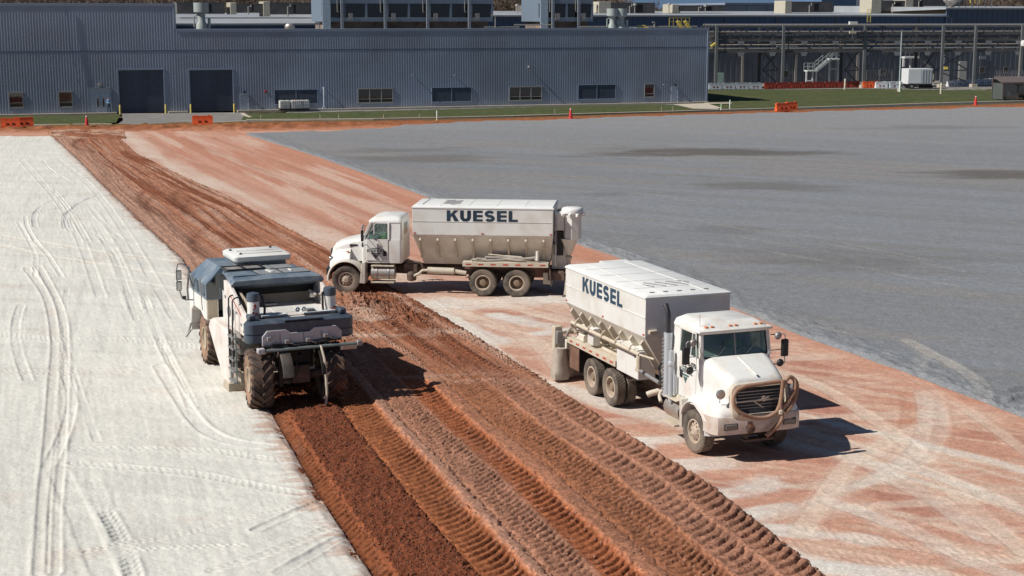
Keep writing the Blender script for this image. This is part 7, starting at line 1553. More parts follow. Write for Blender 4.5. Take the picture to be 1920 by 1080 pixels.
# body side below the hood
for sd in (-1, 1):
    q = MB(); q.loft([[(2.9, sd * 1.10, 1.6), (4.62, sd * .92, 1.6), (4.62, sd * 1.02, 1.6), (2.9, sd * 1.28, 1.6)], [(2.9, sd * 1.10, 3.0), (4.62, sd * .92, 3.0), (4.62, sd * 1.02, 3.0), (2.9, sd * 1.28, 3.0)]]); q.build('body_side', RC, 'white', bevel=.02)
B('body_core', 'frame', .02, 2.9, 4.6, -.90, .90, 1.5, 2.69)
# operator cabin, full width, with sloped shoulders
cx0, cx1 = 4.72, 7.0
lo = [(cx0, -1.5, 2.25), (cx0, 1.5, 2.25)]
def cs(x, w=1.50, zt=3.22): return [(x, -w, 2.25), (x, -w, 2.72), (x, -w + .48, zt), (x, w - .48, zt), (x, w, 2.72), (x, w, 2.25)]
q = MB(); q.loft([cs(cx0), cs(cx0 + .08), cs(6.6), cs(cx1, 1.46, 3.1)]); q.build('cabin', RC, 'slate', smooth=0)
q = MB(); q.prism([(1.46, 2.28), (1.46, 2.70), (1.10, 3.07), (1.10, 2.28)], cx0 - .012, cx0 - .002, 'x'); q.build('cabin_window', RC, glass('cabin_glass', (.05, .06, .07), .2), smooth=0)
for sd in (-1, 1):
    for a, b in ((cx0 + .15, 5.7), (5.76, 6.85)): MB().b2(a, b, sd * 1.502, sd * 1.512, 2.34, 2.70).build('cabin_window', RC, glass('cabin_glass_blue', (.20, .28, .36), .35, .1), smooth=0)
    q = MB(); q.prism([(cx0, 1.62), (cx0, 2.248), (7.1, 2.248), (7.1, 1.15), (6.98, 1.15), (6.85, 1.60), (6.5, 1.78), (5.5, 1.78), (5.1, 1.62)], sd * 1.12, sd * 1.50, 'y'); q.build('lower_panel', RC, 'white', bevel=.03)
    MB().b2(cx0 - .02, cx0 - .003, sd * 1.16, sd * 1.46, 1.66, 2.24).build('rear_cover', RC, 'beige', bevel=.01)
    q = MB(); q.b2(7.0, 7.12, sd * .6, sd * 1.5, .9, 1.7); q.build('front_fender', RC, 'white', bevel=.03)
    q = MB(); q.tube([(6.9, sd * 1.52, 1.15), (7.0, sd * 1.58, .85), (6.9, sd * 1.68, .72), (6.75, sd * 1.68, .80), (6.8, sd * 1.55, .95)], .03, 6); q.build('step_hook', RC, 'steel')
B('front_body', 'white', .05, 6.9, 7.6, -1.0, 1.0, 1.0, 2.25)
# white cab roof standing above the hood
q = MB(); q.loft([rrect(4.55, 6.05, -1.10, .62, 3.36, .10), rrect(4.50, 6.10, -1.13, .65, 3.40, .12), rrect(4.50, 6.10, -1.13, .65, 3.52, .12), rrect(4.60, 6.0, -1.05, .57, 3.58, .12)]); q.build('cab_roof', RC, 'white', smooth=50)
q = MB(); q.b2(4.72, 5.9, -1.0, .50, 3.19, 3.36); q.build('roof_base', RC, 'steel')
q = MB(); q.b2(4.75, 4.90, -.9, .40, 3.581, 3.605); q.b2(5.3, 5.42, -.9, .40, 3.581, 3.60); q.build('roof_rib', RC, 'white', bevel=.008)
for x, y in ((4.72, .40), (5.6, .50), (5.75, -.8)): MB().lathe([(.045, 3.55), (.045, 3.60), (.02, 3.63), (0, 3.63)], (x, y, 0), 'z', 8).build('beacon_socket', RC, 'black')
# mirrors at the front left on their bent tube
q = MB(); q.tube([(6.4, 1.50, 2.3), (6.45, 1.62, 2.75), (6.5, 1.60, 2.98), (6.5, 1.80, 3.12), (6.5, 1.95, 3.12), (6.5, 1.99, 2.98), (6.5, 1.99, 2.50), (6.5, 1.85, 2.05), (6.5, 1.75, 1.98), (6.4, 1.52, 1.98)], .022, 7); q.tube([(6.5, 1.60, 2.98), (6.5, 1.68, 2.3), (6.5, 1.66, 1.98)], .03, 7); mf = q.build('mirror_bracket', RC, 'steel')
for z, m_ in ((2.78, 'black'), (2.44, 'black')):
    MB().box((6.46, 1.94, z), (.07, .17, .30)).build('mirror', mf, m_, bevel=.025); MB().box((6.42, 1.94, z), (.012, .13, .25)).build('mirror_glass', mf, 'lamp')
MB().box((6.45, 1.80, 2.06), (.08, .12, .10)).build('camera_box', mf, 'black', bevel=.01)
for y in (1.56,): MB().tube([(5.0, y, 1.9), (5.0, y + .04, 2.9), (5.0, y - .05, 2.95)], .016, 6).build('grab_rail', RC, 'steel')
# handrails, ladder and hydraulics on the left flank ahead of the rear wheel
for x in (1.15, 1.60):
    q = MB(); q.tube([(x + .5, 1.20, 2.86), (x + .05, 1.48, 2.90), (x, 1.55, 2.84), (x, 1.57, 2.0), (x, 1.57, .95)], .022, 7); q.build('hand_rail', RC, 'black')
lad = MB(); [lad.bar((x, 1.53, .45), (x, 1.53, 1.95), .035) for x in (.98, 1.60)]; lad = lad.build('ladder', RC, mat('ladder_grey', (.22, .27, .25), .5, var=.15), smooth=0)
for k in range(5): MB().b2(.98, 1.60, 1.44, 1.62, .50 + k * .32, .54 + k * .32).build('step', lad, 'steel', smooth=0)
q = MB(); q.b2(1.0, 1.8, 1.0, 1.42, .45, .80); q.build('step_box', RC, 'beige', bevel=.02); q = MB(); q.b2(1.1, 1.75, .95, 1.40, 1.30, 1.65); q.build('battery_box', RC, 'chrome', bevel=.02)
q = MB(); q.box((1.35, 1.30, 1.05), (.35, .3, .3)); q.tube([(1.2, 1.3, .9), (1.5, 1.45, 1.1), (1.3, 1.5, 1.35), (1.7, 1.4, 1.5)], .035, 6); q.tube([(1.0, 1.4, 1.5), (1.2, 1.5, 1.75), (1.6, 1.5, 1.9)], .03, 6); q.build('valve_block', RC, 'frame', bevel=.01)
MB().lathe([(0, .02), (.14, .015), (.16, 0), (.16, -.03), (0, -.03)], (1.85, 1.50, 2.42), 'y', 18).build('round_vent', RC, 'steel')
for y in (1.30, -1.30): MB().b2(-.05, .28, y - .10, y + .10, 2.47, 2.62).build('lifting_lug', RC, 'navy', bevel=.04)
# ground kicked up beside the tyres: loose clods on the freshly mixed strip
def clods(name, spots, sizes, material):
    n = len(spots); base = np.array([(1, 0, -.3), (-.5, .87, -.3), (-.5, -.87, -.3), (.1, .1, .8), (.5, .5, .2)]); fs = np.array([(0, 1, 4), (1, 3, 4), (3, 0, 4), (1, 2, 3), (2, 0, 3), (0, 2, 1)])
    rng = np.random.default_rng(5); a = rng.uniform(0, 6.28, n); c, s_ = np.cos(a), np.sin(a)
    b = base[None] * rng.uniform(.6, 1.3, (n, 5, 3)) * sizes[:, None, None]
    x = b[..., 0] * c[:, None] - b[..., 1] * s_[:, None] + spots[:, 0:1]; y = b[..., 0] * s_[:, None] + b[..., 1] * c[:, None] + spots[:, 1:2]; z = b[..., 2] + spots[:, 2:3]
    co = np.stack([x, y, z], -1).reshape(-1, 3).astype(np.float32); q = (fs[None] + (np.arange(n) * 5)[:, None, None]).reshape(-1).astype(np.int32)
    me = bpy.data.meshes.new(name); me.vertices.add(len(co)); me.vertices.foreach_set('co', co.ravel()); me.loops.add(len(q)); me.loops.foreach_set('vertex_index', q)
    m_ = len(q) // 3; me.polygons.add(m_); me.polygons.foreach_set('loop_start', np.arange(0, len(q), 3, dtype=np.int32)); me.polygons.foreach_set('loop_total', np.full(m_, 3, dtype=np.int32)); me.update(calc_edges=True); me.materials.append(material)
    o = bpy.data.objects.new(name, me); col.objects.link(o); return o
def scatter(n, y0, y1, s0, s1, seed, pw=2.0):
    rng = np.random.default_rng(seed); Y = y0 + (y1 - y0) * rng.uniform(0, 1, n) ** 1.3; S = rng.uniform(s0, s1, n); X = EDGE(Y) + S / COS
    H, _ = strip_surface(X, Y); return np.stack([X, Y, H], 1), .010 + .034 * rng.uniform(0, 1, n) ** 3
sp, sz = scatter(12000, 24, 41, .35, 1.95, 3); o = clods('soil_clods', sp, sz, mat('clod_dark', (.17, .060, .030), .95, var=.5, vs=9, c2=(.34, .20, .13), c2s=7, c2a=.25)); tag(o, 'loose dark red crumbs of freshly mixed soil covering the strip behind the machine', 'soil crumbs', kind='stuff')
sp, sz = scatter(9000, 24, 58, 2.6, 8.8, 4); o = clods('soil_clods', sp, sz * 1.1, mat('clod_pale', (.33, .18, .12), .95, var=.3, vs=9)); tag(o, 'loose pinkish clay crumbs lying between the tyre prints of the tilled strip', 'soil crumbs', kind='stuff')
rng = np.random.default_rng(9); w_ = [at(700, 566), at(745, 585), at(775, 600), at(683, 575)]; k_ = rng.integers(0, 4, 900); X = np.array([w_[i].x for i in k_]) + rng.normal(0, .6, 900); Y = np.array([w_[i].y for i in k_]) + rng.normal(0, .6, 900)
H, _ = strip_surface(X, Y); o = clods('soil_clods', np.stack([X, Y, H + .02], 1), .02 + .05 * rng.uniform(0, 1, 900) ** 2, mat('clod_heap', (.22, .085, .045), .95, var=.35, vs=9)); tag(o, 'heap of red clods pushed up before the front wheel of the left-heading truck', 'soil crumbs', kind='stuff')

# ------------------------------------------------------------------ barriers, cones, bollards and posts along the far edge
def barrier_mesh(L, mt):
    q = MB(); q.m(mt); pr = [(-.30, 0), (.30, 0), (.30, .14), (.20, .42), (.13, .80), (.13, .98), (-.13, .98), (-.13, .80), (-.20, .42), (-.30, .14)]
    # forklift slots and raised ends make the outline
    def seg(x0, x1, z0=0.0, s=1.0): pp = [(a * s, max(b, z0)) for a, b in pr]; q.prism(pp, x0, x1, 'x')
    g = .16; q.prism([(a, max(b, .10)) for a, b in pr], -L / 2, -L / 2 + g, 'x')
    seg(-L / 2 + g + .001, -L * .22); seg(-L * .22 + .001, -L * .08, .16, .97); seg(-L * .08 + .001, L * .08); seg(L * .08 + .001, L * .22, .16, .97); seg(L * .22 + .001, L / 2 - g); q.prism([(a, max(b, .10)) for a, b in pr], L / 2 - g + .001, L / 2, 'x')
    q.b2(-L * .38, -L * .28, -.08, .08, .981, 1.04); q.b2(L * .28, L * .38, -.08, .08, .981, 1.04)
    return q.mesh('barrier_body', 30)
slot = mat('barrier_slot', (.25, .05, .02), .7, var=.2)
def barrier(pos, rz, mt, label, group, L=1.8, me={}):
    key = (mt, L); 
    if key not in me: me[key] = barrier_mesh(L, mt)
    e = empty('water_barrier', pos, rz); tag(e, label, 'barrier', group); o = inst(me[key], 'barrier_body', e)
    for x in (-L * .15, L * .15): MB().b2(x - .12, x + .12, -.255, .255, .30, .52).build('slot_recess', e, slot)
    return e
MATS['orange_plastic2'] = orange_m
def M2(mt): return mt
G1 = 'orange plastic barriers along the edge of the lot'
def bat(px, py, ang, lab, mt=orange_m, grp=G1, L=1.8): return barrier(at(px, py), R(ang), mt, lab, grp, L)
bat(20, 240.5, 16, 'orange barrier nearest the left edge of the photo, left of its pair'); bat(45, 239, 22, 'orange barrier right of the pair at the left edge, by the grass')
bat(380, 235.5, 14, 'orange barrier alone on the kerb before the second roller door', L=2.0)
bat(1467, 209.5, 24, 'orange barrier on the kerb right of the white marker posts, left of its pair'); bat(1483, 207.5, 22, 'orange barrier on the kerb right of the white marker posts, right of its pair', L=1.5)
white_b = mat('white_plastic', (.66, .68, .70), .5, var=.1, c2=(.45, .45, .45), c2s=1.5, c2a=.4); shaded_orange_b = mat('shaded_orange_plastic', (.30, .040, .018), .5, var=.2, c2=(.14, .025, .015), c2s=1.2, c2a=.6)  # the rack row is orange plastic darkened to stand for shade
G2 = 'row of orange barriers under the pipe rack'
pa, pb = at(1432, 167.5), at(1612, 164.5); n = int((pb - pa).length / 1.95)
for k in range(n):
    p = pa + (pb - pa) * ((k + .5) / n); w = ('leftmost' if k == 0 else 'rightmost' if k == n - 1 else None)
    barrier(p, math.atan2(pb.y - pa.y, pb.x - pa.x), shaded_orange_b, f'{w} orange barrier coloured dark for shade in the long row under the pipe rack' if w else 'orange barrier coloured dark for shade within the long row under the pipe rack', G2, 1.85)
barrier(at(1628, 165.5), R(14), orange_m, 'bright orange barrier joining the white ones left of the box trailer', 'orange barriers by the trailer', 1.9); barrier(at(1638, 165.3), R(14), orange_m, 'bright orange barrier touching the first white barrier left of the box trailer', 'orange barriers by the trailer', 1.6)
for k, px in enumerate((1652, 1665)): barrier(at(px, 166 - k * .3), R(14), white_b, ('bright white barrier next to the orange one' if k == 0 else 'bright white barrier right beside the light pole'), 'white barriers by the trailer', 1.9)
for k, px in enumerate((1679, 1692)): barrier(at(px, 166), R(14), mat('grey_and_shaded_white_plastic', (.34, .38, .42), .5, var=.12), ('grey-blue barrier just right of the light pole' if k == 0 else 'grey-blue barrier at the nose of the box trailer'), 'grey barriers by the trailer', 1.9)
G3 = 'pale barriers in the shade left of the orange row'; pa, pb = at(1328, 168.5), at(1428, 167.5); n = int((pb - pa).length / 2.0)
for k in range(n): barrier(pa + (pb - pa) * ((k + .5) / n), math.atan2(pb.y - pa.y, pb.x - pa.x), mat('grey_and_shaded_white_plastic', (.34, .38, .42), .5), 'white barrier coloured grey-blue for shade in the row between the hall corner and the orange barriers', G3, 1.9)  # white barriers in this row get a grey-blue tone as painted shade
G4 = 'pale barriers right of the box trailer'; pa, pb = at(1775, 163.5), at(1872, 158.5); n = int((pb - pa).length / 2.0)
for k in range(n): barrier(pa + (pb - pa) * ((k + .5) / n), math.atan2(pb.y - pa.y, pb.x - pa.x), white_b, 'pale barrier in the row between the box trailer and the smoking shelter', G4, 1.9)
cone_m = mat('cone_red', (.62, .045, .04), .5, var=.1); coll = mat('cone_collar', (.6, .58, .56), .5)
def cone(px, py, lab):
    e = empty('traffic_cone', at(px, py)); tag(e, lab, 'traffic cone', 'red traffic cones')
    q = MB(); q.b2(-.28, .28, -.28, .28, 0, .05); q.lathe([(.22, .05), (.18, .35), (.13, .75), (.06, 1.12), (.04, 1.15), (0, 1.15)], n=14); q.build('cone_body', e, cone_m); q = MB().lathe([(.105, 1.0), (.07, 1.10)], n=14).build('collar', e, coll)
cone(163, 238.5, 'red cone on the kerb at the left, before the grass by the entrance'); cone(1070, 223, 'red cone at the gravel edge before the wide louvres of the hall'); cone(1829, 197.5, 'red cone at the kerb near the smoking shelter')
for px, py, lab in ((225.5, 214, 'yellow bollard left of the first roller door'), (311, 213, 'yellow bollard right of the first roller door'), (358, 212.5, 'yellow bollard left of the second roller door'), (439.5, 211.5, 'yellow bollard right of the second roller door')):
    e = empty('bollard', at(px, py)); tag(e, lab, 'bollard', 'yellow bollards at the roller doors'); MB().lathe([(.10, 0), (.10, .92), (.08, 1.0), (0, 1.03)], n=14).build('post', e, yel); MB().lathe([(.16, 0), (.16, .04), (0, .04)], n=12).build('base', e, g_conc)
mk = mat('marker_white', (.62, .70, .62), .5, var=.05); mg = mat('marker_green', (.30, .60, .20), .5, var=.1); my = mat('marker_yellow', (.70, .66, .25), .5, var=.1)
for px, py, h, lab, m_ in ((819.5, 228, 1.15, 'slim marker post with a yellow foot at the gravel edge, before the middle louvre', my), (1352, 211, .95, 'slim marker post with a green top at the gravel edge, left one of two', mg), (1368.5, 204, 1.05, 'slim white marker post on the grass, right one of two by the hall corner', mk)):
    e = empty('marker_post', at(px, py)); tag(e, lab, 'marker post', 'slim marker posts'); MB().lathe([(.075, .28), (.075, h - .15), (.05, h - .02), (0, h)], n=10).build('post', e, mk); MB().lathe([(.078, 0), (.078, .279), (0, .279)] if m_ is not mg else [(.078, h - .35), (.079, h - .12), (0, h - .1)], n=10).build('band', e, m_)
    if m_ is mg: MB().lathe([(.07, 0), (.07, .279), (0, .279)], n=10).build('foot', e, M('frame'))
rs = random.Random(3)
for k, (px, py) in enumerate(((489, 225.5), (600, 225), (635, 225), (719, 224.5), (786, 223.5), (1240, 209), (1261, 208.5), (1040, 214))):
    e = empty('survey_stake', at(px, py)); tag(e, 'short wooden survey stake standing in the grass along the kerb', 'stake', 'wooden stakes along the kerb'); MB().b2(-.03, .03, -.02, .02, 0, .55).build('stake', e, M('cream'))
# white caged tanks against the hall
for k, px in enumerate((531, 552, 567)):
    p = FW.p(FW.u(px, 205), .95 + .1 * (k % 2), .1); e = empty('caged_tank', p, FW.az); tag(e, ('left', 'middle', 'right')[k] + ' one of the white caged liquid tanks in front of the first louvre', 'tank', 'white caged tanks by the hall wall')
    w = 1.15; MB().b2(-w / 2, w / 2, -.5, .5, .16, 1.08).build('bottle', e, mat('tank_white', (.70, .70, .66), .5, var=.08), bevel=.07); MB().b2(-w / 2 - .02, w / 2 + .02, -.52, .52, 0, .14).build('pallet', e, M('black'), bevel=.02)
    q = MB()
    for j in range(6): x = -w / 2 + j * w / 5; q.bar((x, -.54, .14), (x, -.54, 1.12), .025); q.bar((x, .54, .14), (x, .54, 1.12), .025)
    for z in (.3, .55, .8, 1.05): q.bar((-w / 2, -.545, z), (w / 2, -.545, z), .022); q.bar((-w / 2 - .02, -.54, z), (-w / 2 - .02, .54, z), .022); q.bar((w / 2 + .02, -.54, z), (w / 2 + .02, .54, z), .022)
    q.build('cage', e, M('steel'), smooth=0); MB().lathe([(.12, 1.08), (.12, 1.14), (0, 1.15)], n=12).build('cap', e, M('red') if k == 1 else M('black'))
e = empty('lamp_post', at(1686, 172)); tag(e, 'tall pale light pole standing on the grass before the box trailer', 'light pole'); hp = 10.7 - (58.5 - 30) / F_PX * at(1686, 172).y; MB().tube([(0, 0, 0), (0, 0, hp)], [.13, .09], 10).build('pole', e, mat('pole_paint', (.36, .40, .42), .5, var=.1)); MB().b2(-.1, .75, -.12, .12, hp + .001, hp + .14).build('lamp_head', e, M('chrome'), bevel=.02); MB().lathe([(.3, 0), (.3, .5), (0, .5)], n=12).build('base', e, g_conc)
for px, py, lab in ((1687, 173, 'white capped post at the foot of the light pole'), (1584, 168, 'short grey post in the orange barrier row'), (1764, 177, 'pale yellow-white post at the foot of the rack column in the grass')):
    e = empty('guard_post', at(px, py)); tag(e, lab, 'post'); MB().lathe([(.14, 0), (.14, 1.5), (.1, 1.58), (0, 1.6)], n=12).build('post', e, M('cream') if px != 1687 else mk); MB().lathe([(.2, 0), (.2, .08), (0, .08)], n=10).build('base', e, g_conc)
# box trailer
tp = at(1719, 166.5); sc_ = tp.y / F_PX
e = empty('box_trailer', tp, R(8)); tag(e, 'white box trailer with double rear doors parked beside the barriers under the pipe rack', 'trailer')
q = MB(); q.b2(-1.85, 2.0, -1.0, 1.6, .75, 3.0); q.build('body', e, mat('trailer_white', (.66, .68, .70), .4, var=.06), bevel=.03)
MB().b2(-1.80, .18, -1.03, -1.001, .85, 2.92).build('side_panel', e, mat('trailer_panel', (.74, .75, .76), .4, var=.04), bevel=.01)
for k in range(2):
    dr = MB().b2(.3 + k * .84, 1.08 + k * .84, -1.04, -1.001, .85, 2.9).build('door', e, mat('trailer_door', (.44, .48, .53), .45, var=.06), bevel=.01)
    for x in (.45, .9): MB().bar((x + k * .84, -1.06, .9), (x + k * .84, -1.06, 2.85), .035).build('lock_rod', dr, M('chrome'))
q = MB(); q.b2(-1.8, 1.95, -.95, 1.5, .55, .74); q.bar((-1.8, 0, .6), (-3.2, 0, .6), .12); q.build('chassis', e, M('black')); 
for x in (-1.25,): q = MB(); q.lathe([(.40, -.12), (.42, 0), (.40, .12)], (x, -.95, .42), 'y', 18); q.build('wheel', e, M('black')); MB().lathe([(.2, -.13), (.2, .0)], (x, -.96, .42), 'y', 14).build('rim', e, M('chrome'))
for x in (.6, 1.6): MB().b2(x - .5, x + .5, -.9, -.5, 0, .54).build('landing_block', e, M('dark'))
# stair tower with two landings and the second platform
def stair_tower():
    p = at(1532, 159.5); k = p.y / F_PX; e = empty('stair_tower', p, RW.az); tag(e, 'pale steel stair rising to a platform in front of the main plant', 'stairs'); sm = mat('stair_paint', (.42, .46, .46), .5, var=.1); wm = mat('stair_white', (.66, .68, .68), .5, var=.06)
    X = lambda px: (px - 1532) * k; Z = lambda py: (159.5 - py) * k
    for x in (1508, 1520, 1527): MB().bar((X(x), -.6, 0), (X(x), -.6, Z(133)), .2).build('post', e, wm)
    q = MB(); q.b2(X(1507), X(1528), -1.2, .4, Z(134), Z(132)); q.b2(X(1507), X(1521), -.72, -.5, Z(152), Z(150)); q.build('landing', e, wm)
    for x in (1552, 1569): MB().bar((X(x), -.6, 0), (X(x), -.6, Z(112)), .22).build('post', e, wm)
    q = MB(); q.b2(X(1550), X(1571), -1.2, .6, Z(113), Z(110.5)); q.b2(X(1552), X(1569), -.7, -.5, Z(131), Z(129)); q.build('platform', e, wm)
    for y0, y1, nm in ((-1.2, -1.12, 'stringer'), (-.3, -.22, 'stringer')):
        q = MB(); q.bar((X(1527), y0, Z(131)), (X(1551), y0, Z(112)), .09, .35); q.build(nm, e, sm)
    for j in range(10): t = (j + .5) / 10; MB().b2(X(1527 + 24 * t) - .16, X(1527 + 24 * t) + .16, -1.1, -.32, Z(131 - 19 * t) - .03, Z(131 - 19 * t) + .03).build('tread', e, sm, smooth=0)
    for y in (-1.2, .4):
        q = MB(); 
        for dz in (.55, 1.1): q.bar((X(1507), y, Z(132) + dz), (X(1527), y, Z(132) + dz), .06); q.bar((X(1527), y, Z(131) + dz), (X(1551), y, Z(111) + dz), .07); q.bar((X(1551), y, Z(111) + dz), (X(1571), y, Z(111) + dz), .06)
        for x, zz in ((1507, 132), (1517, 132), (1527, 132), (1535, 125), (1543, 118), (1551, 111), (1561, 111), (1571, 111)): q.bar((X(x), y, Z(zz)), (X(x), y, Z(zz) + 1.1), .06)
        q.build('guard_rail', e, sm, smooth=0)
    q = MB(); q.bar((X(1530), .2, Z(133)), (X(1553), .2, Z(153)), .14); q.build('brace', e, mat('rack_steel', (.085, .09, .10)))
stair_tower()
p = at(1703, 158); k = p.y / F_PX; e = empty('access_platform', p, RW.az); tag(e, 'white framed access platform with guard rails behind the box trailer', 'platform'); wm = MATS['stair_white']
X = lambda px: (px - 1703) * k; Z = lambda py: (158 - py) * k
for x in (1692, 1705, 1716): MB().bar((X(x), 0, 0), (X(x), 0, Z(110)), .28).build('post', e, wm)
MB().b2(X(1690), X(1718), -.8, 1.0, Z(110), Z(107)).build('platform', e, wm); q = MB()
for dz in (.6, 1.1): q.bar((X(1691), -.7, Z(107) + dz), (X(1718), -.7, Z(107) + dz), .08)
for x in (1691, 1700, 1709, 1718): q.bar((X(x), -.7, Z(107)), (X(x), -.7, Z(107) + 1.1), .08)
q.build('guard_rail', e, M('steel'), smooth=0); q = MB(); q.bar((X(1718), -.5, Z(109)), (X(1742), -.5, Z(128)), .12, .4); q.build('stair_flight', e, M('steel'))
q = MB(); q.b2(X(1676), X(1697), -1.2, .3, Z(127.5), Z(125.5)); q.bar((X(1679), -1, 0), (X(1679), -1, Z(127)), .1); q.build('canopy', e, M('black'))
# smoking shelter, right edge
p = at(1893, 187.5); k = p.y / F_PX; e = empty('shelter', p, R(12)); tag(e, 'small brown shelter with a sloping roof and clear side panels at the right edge', 'shelter'); br = mat('shelter_brown', (.10, .075, .065), .6, var=.15); brr_ = mat('shelter_roof', (.13, .10, .095), .6, var=.12)
Z = lambda py: (187.5 - py) * k; w = 1.45
q = MB(); q.add([(-2.0, -1.6, Z(156)), (3.6, -1.6, Z(156)), (3.6, 1.6, Z(147)), (-1.5, 1.6, Z(147)), (-2.0, -1.6, Z(156) + .16), (3.6, -1.6, Z(156) + .16), (3.6, 1.6, Z(147) + .16), (-1.5, 1.6, Z(147) + .16)], [(0, 1, 2, 3), (7, 6, 5, 4), (0, 4, 5, 1), (1, 5, 6, 2), (2, 6, 7, 3), (3, 7, 4, 0)]); q.build('roof', e, brr_)
for x, y, h in ((-1.75, -1.35, Z(156)), (.35, -1.35, Z(156)), (3.2, -1.35, Z(156)), (-1.75, 1.35, Z(148)), (3.2, 1.35, Z(148))): MB().b2(x - .08, x + .08, y - .08, y + .08, 0, h).build('post', e, br)
q = MB(); q.bar((.35, -1.35, Z(161)), (-.3, -1.35, Z(156)), .12); q.bar((.35, -1.35, Z(161)), (1.0, -1.35, Z(156)), .12); q.build('brace', e, br)
pg = glass('shelter_panel', (.42, .46, .46), .55)
for a in ((-1.66, .26, -1.36, -1.33), ): MB().b2(a[0], a[1], a[2], a[3], .15, Z(157)).build('side_panel', e, pg, smooth=0)
MB().b2(-1.76, -1.73, -1.26, 1.26, .15, Z(156)).build('side_panel', e, pg, smooth=0); MB().b2(-1.66, 3.1, 1.33, 1.36, .15, Z(150)).build('side_panel', e, pg, smooth=0)
q = MB(); q.b2(-1.2, 2.8, .7, 1.2, .42, .50); [q.b2(x - .04, x + .04, .75, 1.15, 0, .42) for x in (-1.0, .8, 2.6)]; q.build('bench', e, br)
# chain link fence pieces, posts and rails
def mesh_fence(pts, h, lab):
    e = empty('chain_fence', at(*pts[0])); tag(e, lab, 'fence'); a0 = at(*pts[0]); P_ = [at(*q_) - a0 for q_ in pts]
    q = MB()
    for a, b in zip(P_[:-1], P_[1:]):
        n = max(2, int((b - a).length / 3))
        for k in range(n + 1): c = a + (b - a) * k / n; MB().bar(c, c + Vector((0, 0, h)), .07).build('post', e, M('steel'), smooth=0)
        for z in (.1, h): q.bar(a + Vector((0, 0, z)), b + Vector((0, 0, z)), .05)
        m_ = int((b - a).length / .5)
        for k in range(m_): c0 = a + (b - a) * k / m_; c1 = a + (b - a) * (k + 1) / m_; q.bar(c0 + Vector((0, 0, .1)), c1 + Vector((0, 0, h)), .018); q.bar(c0 + Vector((0, 0, h)), c1 + Vector((0, 0, .1)), .018)
    q.build('mesh_panel', e, M('steel'), smooth=0)
mesh_fence([(1624, 155), (1672, 154.5)], 2.0, 'low chain-link fence behind the barriers left of the light pole'); mesh_fence([(1868, 156), (1925, 154)], 2.0, 'chain-link fence behind the smoking shelter'); mesh_fence([(1880, 167), (1990, 163)], 1.6, 'chain-link fence beside the shelter at the right edge')
# valves and utility boxes under the rack
for px, py, h, m_, lab in ((1742, 158, 1.6, 'cream', 'cream utility cabinet behind the trailer'), (1771, 157, 2.3, 'steel', 'pair of dark valves with yellow caps right of the rack column'), (1349, 164, 2.2, 'green', 'small green-grey cabinet by the hall corner'), (1803, 158, 3.6, 'steel', 'grey pump housing under the crossed braces')):
    e = empty('utility_cabinet', at(px, py)); tag(e, lab, 'cabinet'); MB().b2(-.6, .6, -.4, .4, .1, h).build('cabinet', e, m_ if m_ != 'green' else mat('cab_green', (.16, .22, .2), .5), bevel=.04); MB().b2(-.7, .7, -.5, .5, 0, .1).build('plinth', e, g_conc)
    if 'yellow' in lab: MB().b2(-.3, .3, -.45, -.2, h, h + .4).build('cap', e, yel)

# ------------------------------------------------------------------ bare winter trees beyond the plant
bark = mat('winter_bark', (.13, .105, .085), .95, var=.25, vs=.5); twig = mat('winter_twig', (.15, .115, .09), .95, var=.25, vs=.4)
def tree_mesh(seed, H):
    rn = random.Random(seed); tr_, cr = MB(), MB()
    def grow(p, d_, L, r, lev):
        d_ = d_.normalized(); mid = p + d_ * L * .5 + Vector((rn.uniform(-1, 1), rn.uniform(-1, 1), 0)) * L * .05; end = p + d_ * L
        (tr_ if lev < 2 else cr).tube([p, mid, end], [r, r * .8, r * .6], 5 if lev < 2 else 3, cap=False)
        if lev >= 5: return
        n = (6, 5, 4, 4, 3)[lev]
        for k in range(n):
            t = rn.uniform(.35, 1.0) if lev else rn.uniform(.4, 1.0); a = rn.uniform(0, 6.28); sp = rn.uniform(.35, .85)
            side = Vector((math.cos(a), math.sin(a), 0)); nd = d_ * (1 - sp * .4) + side * sp + Vector((0, 0, .25)); grow(p + (end - p) * t, nd, L * rn.uniform(.48, .68), max(.034, r * .52), lev + 1)
    grow(Vector((0, 0, 0)), Vector((rn.uniform(-.05, .05), rn.uniform(-.05, .05), 1)), H * .45, H * .016, 0)
    return tr_.mesh('trunk', 0), cr.mesh('crown', 0)
protos = [tree_mesh(s_, 16) for s_ in (1, 2, 3, 4)]
for t_, c_ in protos: t_.materials.append(bark); c_.materials.append(twig)
rs = random.Random(11); nt_ = 0
for k in range(64):
    px = -60 + k * 32 + rs.uniform(-12, 12); D = rs.uniform(330, 400); x = (px - 960) / F_PX * D; top = rs.uniform(-45, 0) if (px < 1150 or px > 1560) else rs.uniform(0, 18)
    h = 10.7 + (30 - top) * D / F_PX; t_, c_ = protos[k % 4]; s_ = h / 14.5
    e = empty('bare_tree', (x, D, -.3), rs.uniform(0, 6)); e.scale = (s_, s_, s_); tag(e, 'leafless brown tree in the winter wood beyond the factory roofs', 'tree', 'bare trees beyond the factory')
    a = bpy.data.objects.new('trunk', t_); b = bpy.data.objects.new('crown', c_)
    for o in (a, b): col.objects.link(o); o.parent = e
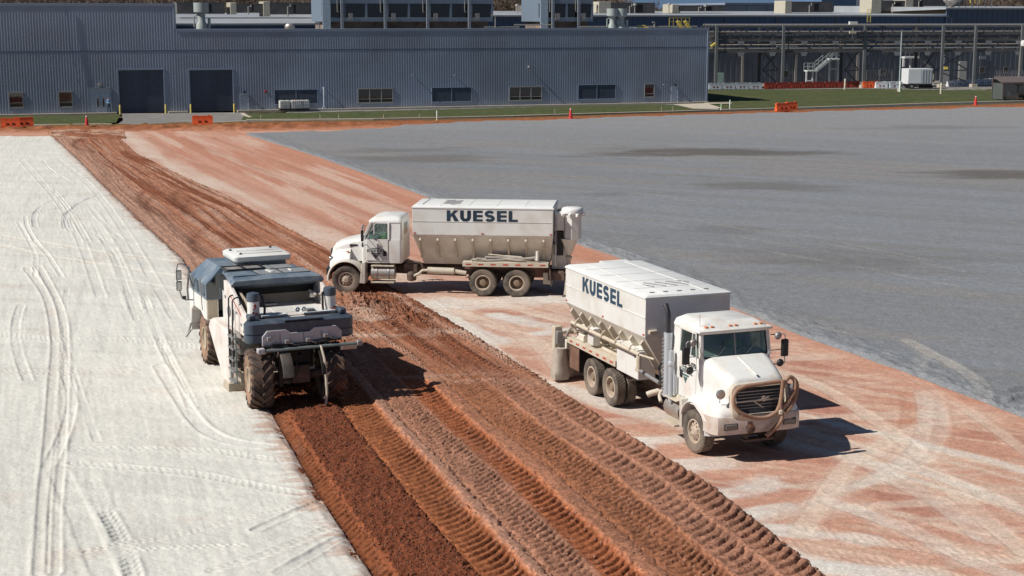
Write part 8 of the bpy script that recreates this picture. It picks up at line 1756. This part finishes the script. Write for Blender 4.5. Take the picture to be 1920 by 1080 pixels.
# dense wood behind the single trees
rs = random.Random(21); V_, F_ = [], []
wm_ = MB(); co = []; fc = []; base = 0
rngw = np.random.default_rng(8)
src_c = protos[1][1]; vv = np.empty(len(src_c.vertices) * 3); src_c.vertices.foreach_get('co', vv); vv = vv.reshape(-1, 3); li = np.empty(len(src_c.loops), dtype=np.int32); src_c.loops.foreach_get('vertex_index', li)
ls = np.empty(len(src_c.polygons), dtype=np.int32); src_c.polygons.foreach_get('loop_total', ls)
allv, alll, allt = [], [], []
for k in range(90):
    px = -300 + k * 28 + rs.uniform(-10, 10); D = rs.uniform(430, 520); x = (px - 960) / F_PX * D; top = rs.uniform(4, 14) if 1150 < px < 1560 else rs.uniform(-40, -10); h = (10.7 + (30 - top) * D / F_PX) / 14.5; a = rs.uniform(0, 6.28)
    R_ = np.array([[math.cos(a), -math.sin(a), 0], [math.sin(a), math.cos(a), 0], [0, 0, 1]]); allv.append(vv @ R_.T * h * np.array([1.3, 1.3, 1]) + np.array([x, D, 0])); alll.append(li + base); allt.append(ls); base += len(vv)
AV = np.concatenate(allv).astype(np.float32); AL = np.concatenate(alll).astype(np.int32); AT = np.concatenate(allt).astype(np.int32)
me = bpy.data.meshes.new('winter_wood'); me.vertices.add(len(AV)); me.vertices.foreach_set('co', AV.ravel()); me.loops.add(len(AL)); me.loops.foreach_set('vertex_index', AL); me.polygons.add(len(AT)); me.polygons.foreach_set('loop_start', np.concatenate([[0], np.cumsum(AT)[:-1]]).astype(np.int32)); me.polygons.foreach_set('loop_total', AT); me.update(calc_edges=True); me.materials.append(twig)
o = bpy.data.objects.new('winter_wood', me); col.objects.link(o); tag(o, 'far leafless wood closing the horizon behind the factory', 'wood', kind='stuff')
# low wooded rise behind, seen only as a brown band
X, Y = np.meshgrid(np.linspace(-600, 900, 300), np.linspace(470, 700, 20)); 
Z = sst(470, 560, Y) * (20 + 4 * fbm(X * .02, Y * .02, 701, 4) - 10 * sst(18, 42, X) * (1 - sst(115, 150, X))) - .4
grid_mesh('wooded_hill', X, Y, Z, ground_mat('hill_brown', fine=.6, mid=.12, var=.4, bump=.3, base=(.085, .07, .055)))
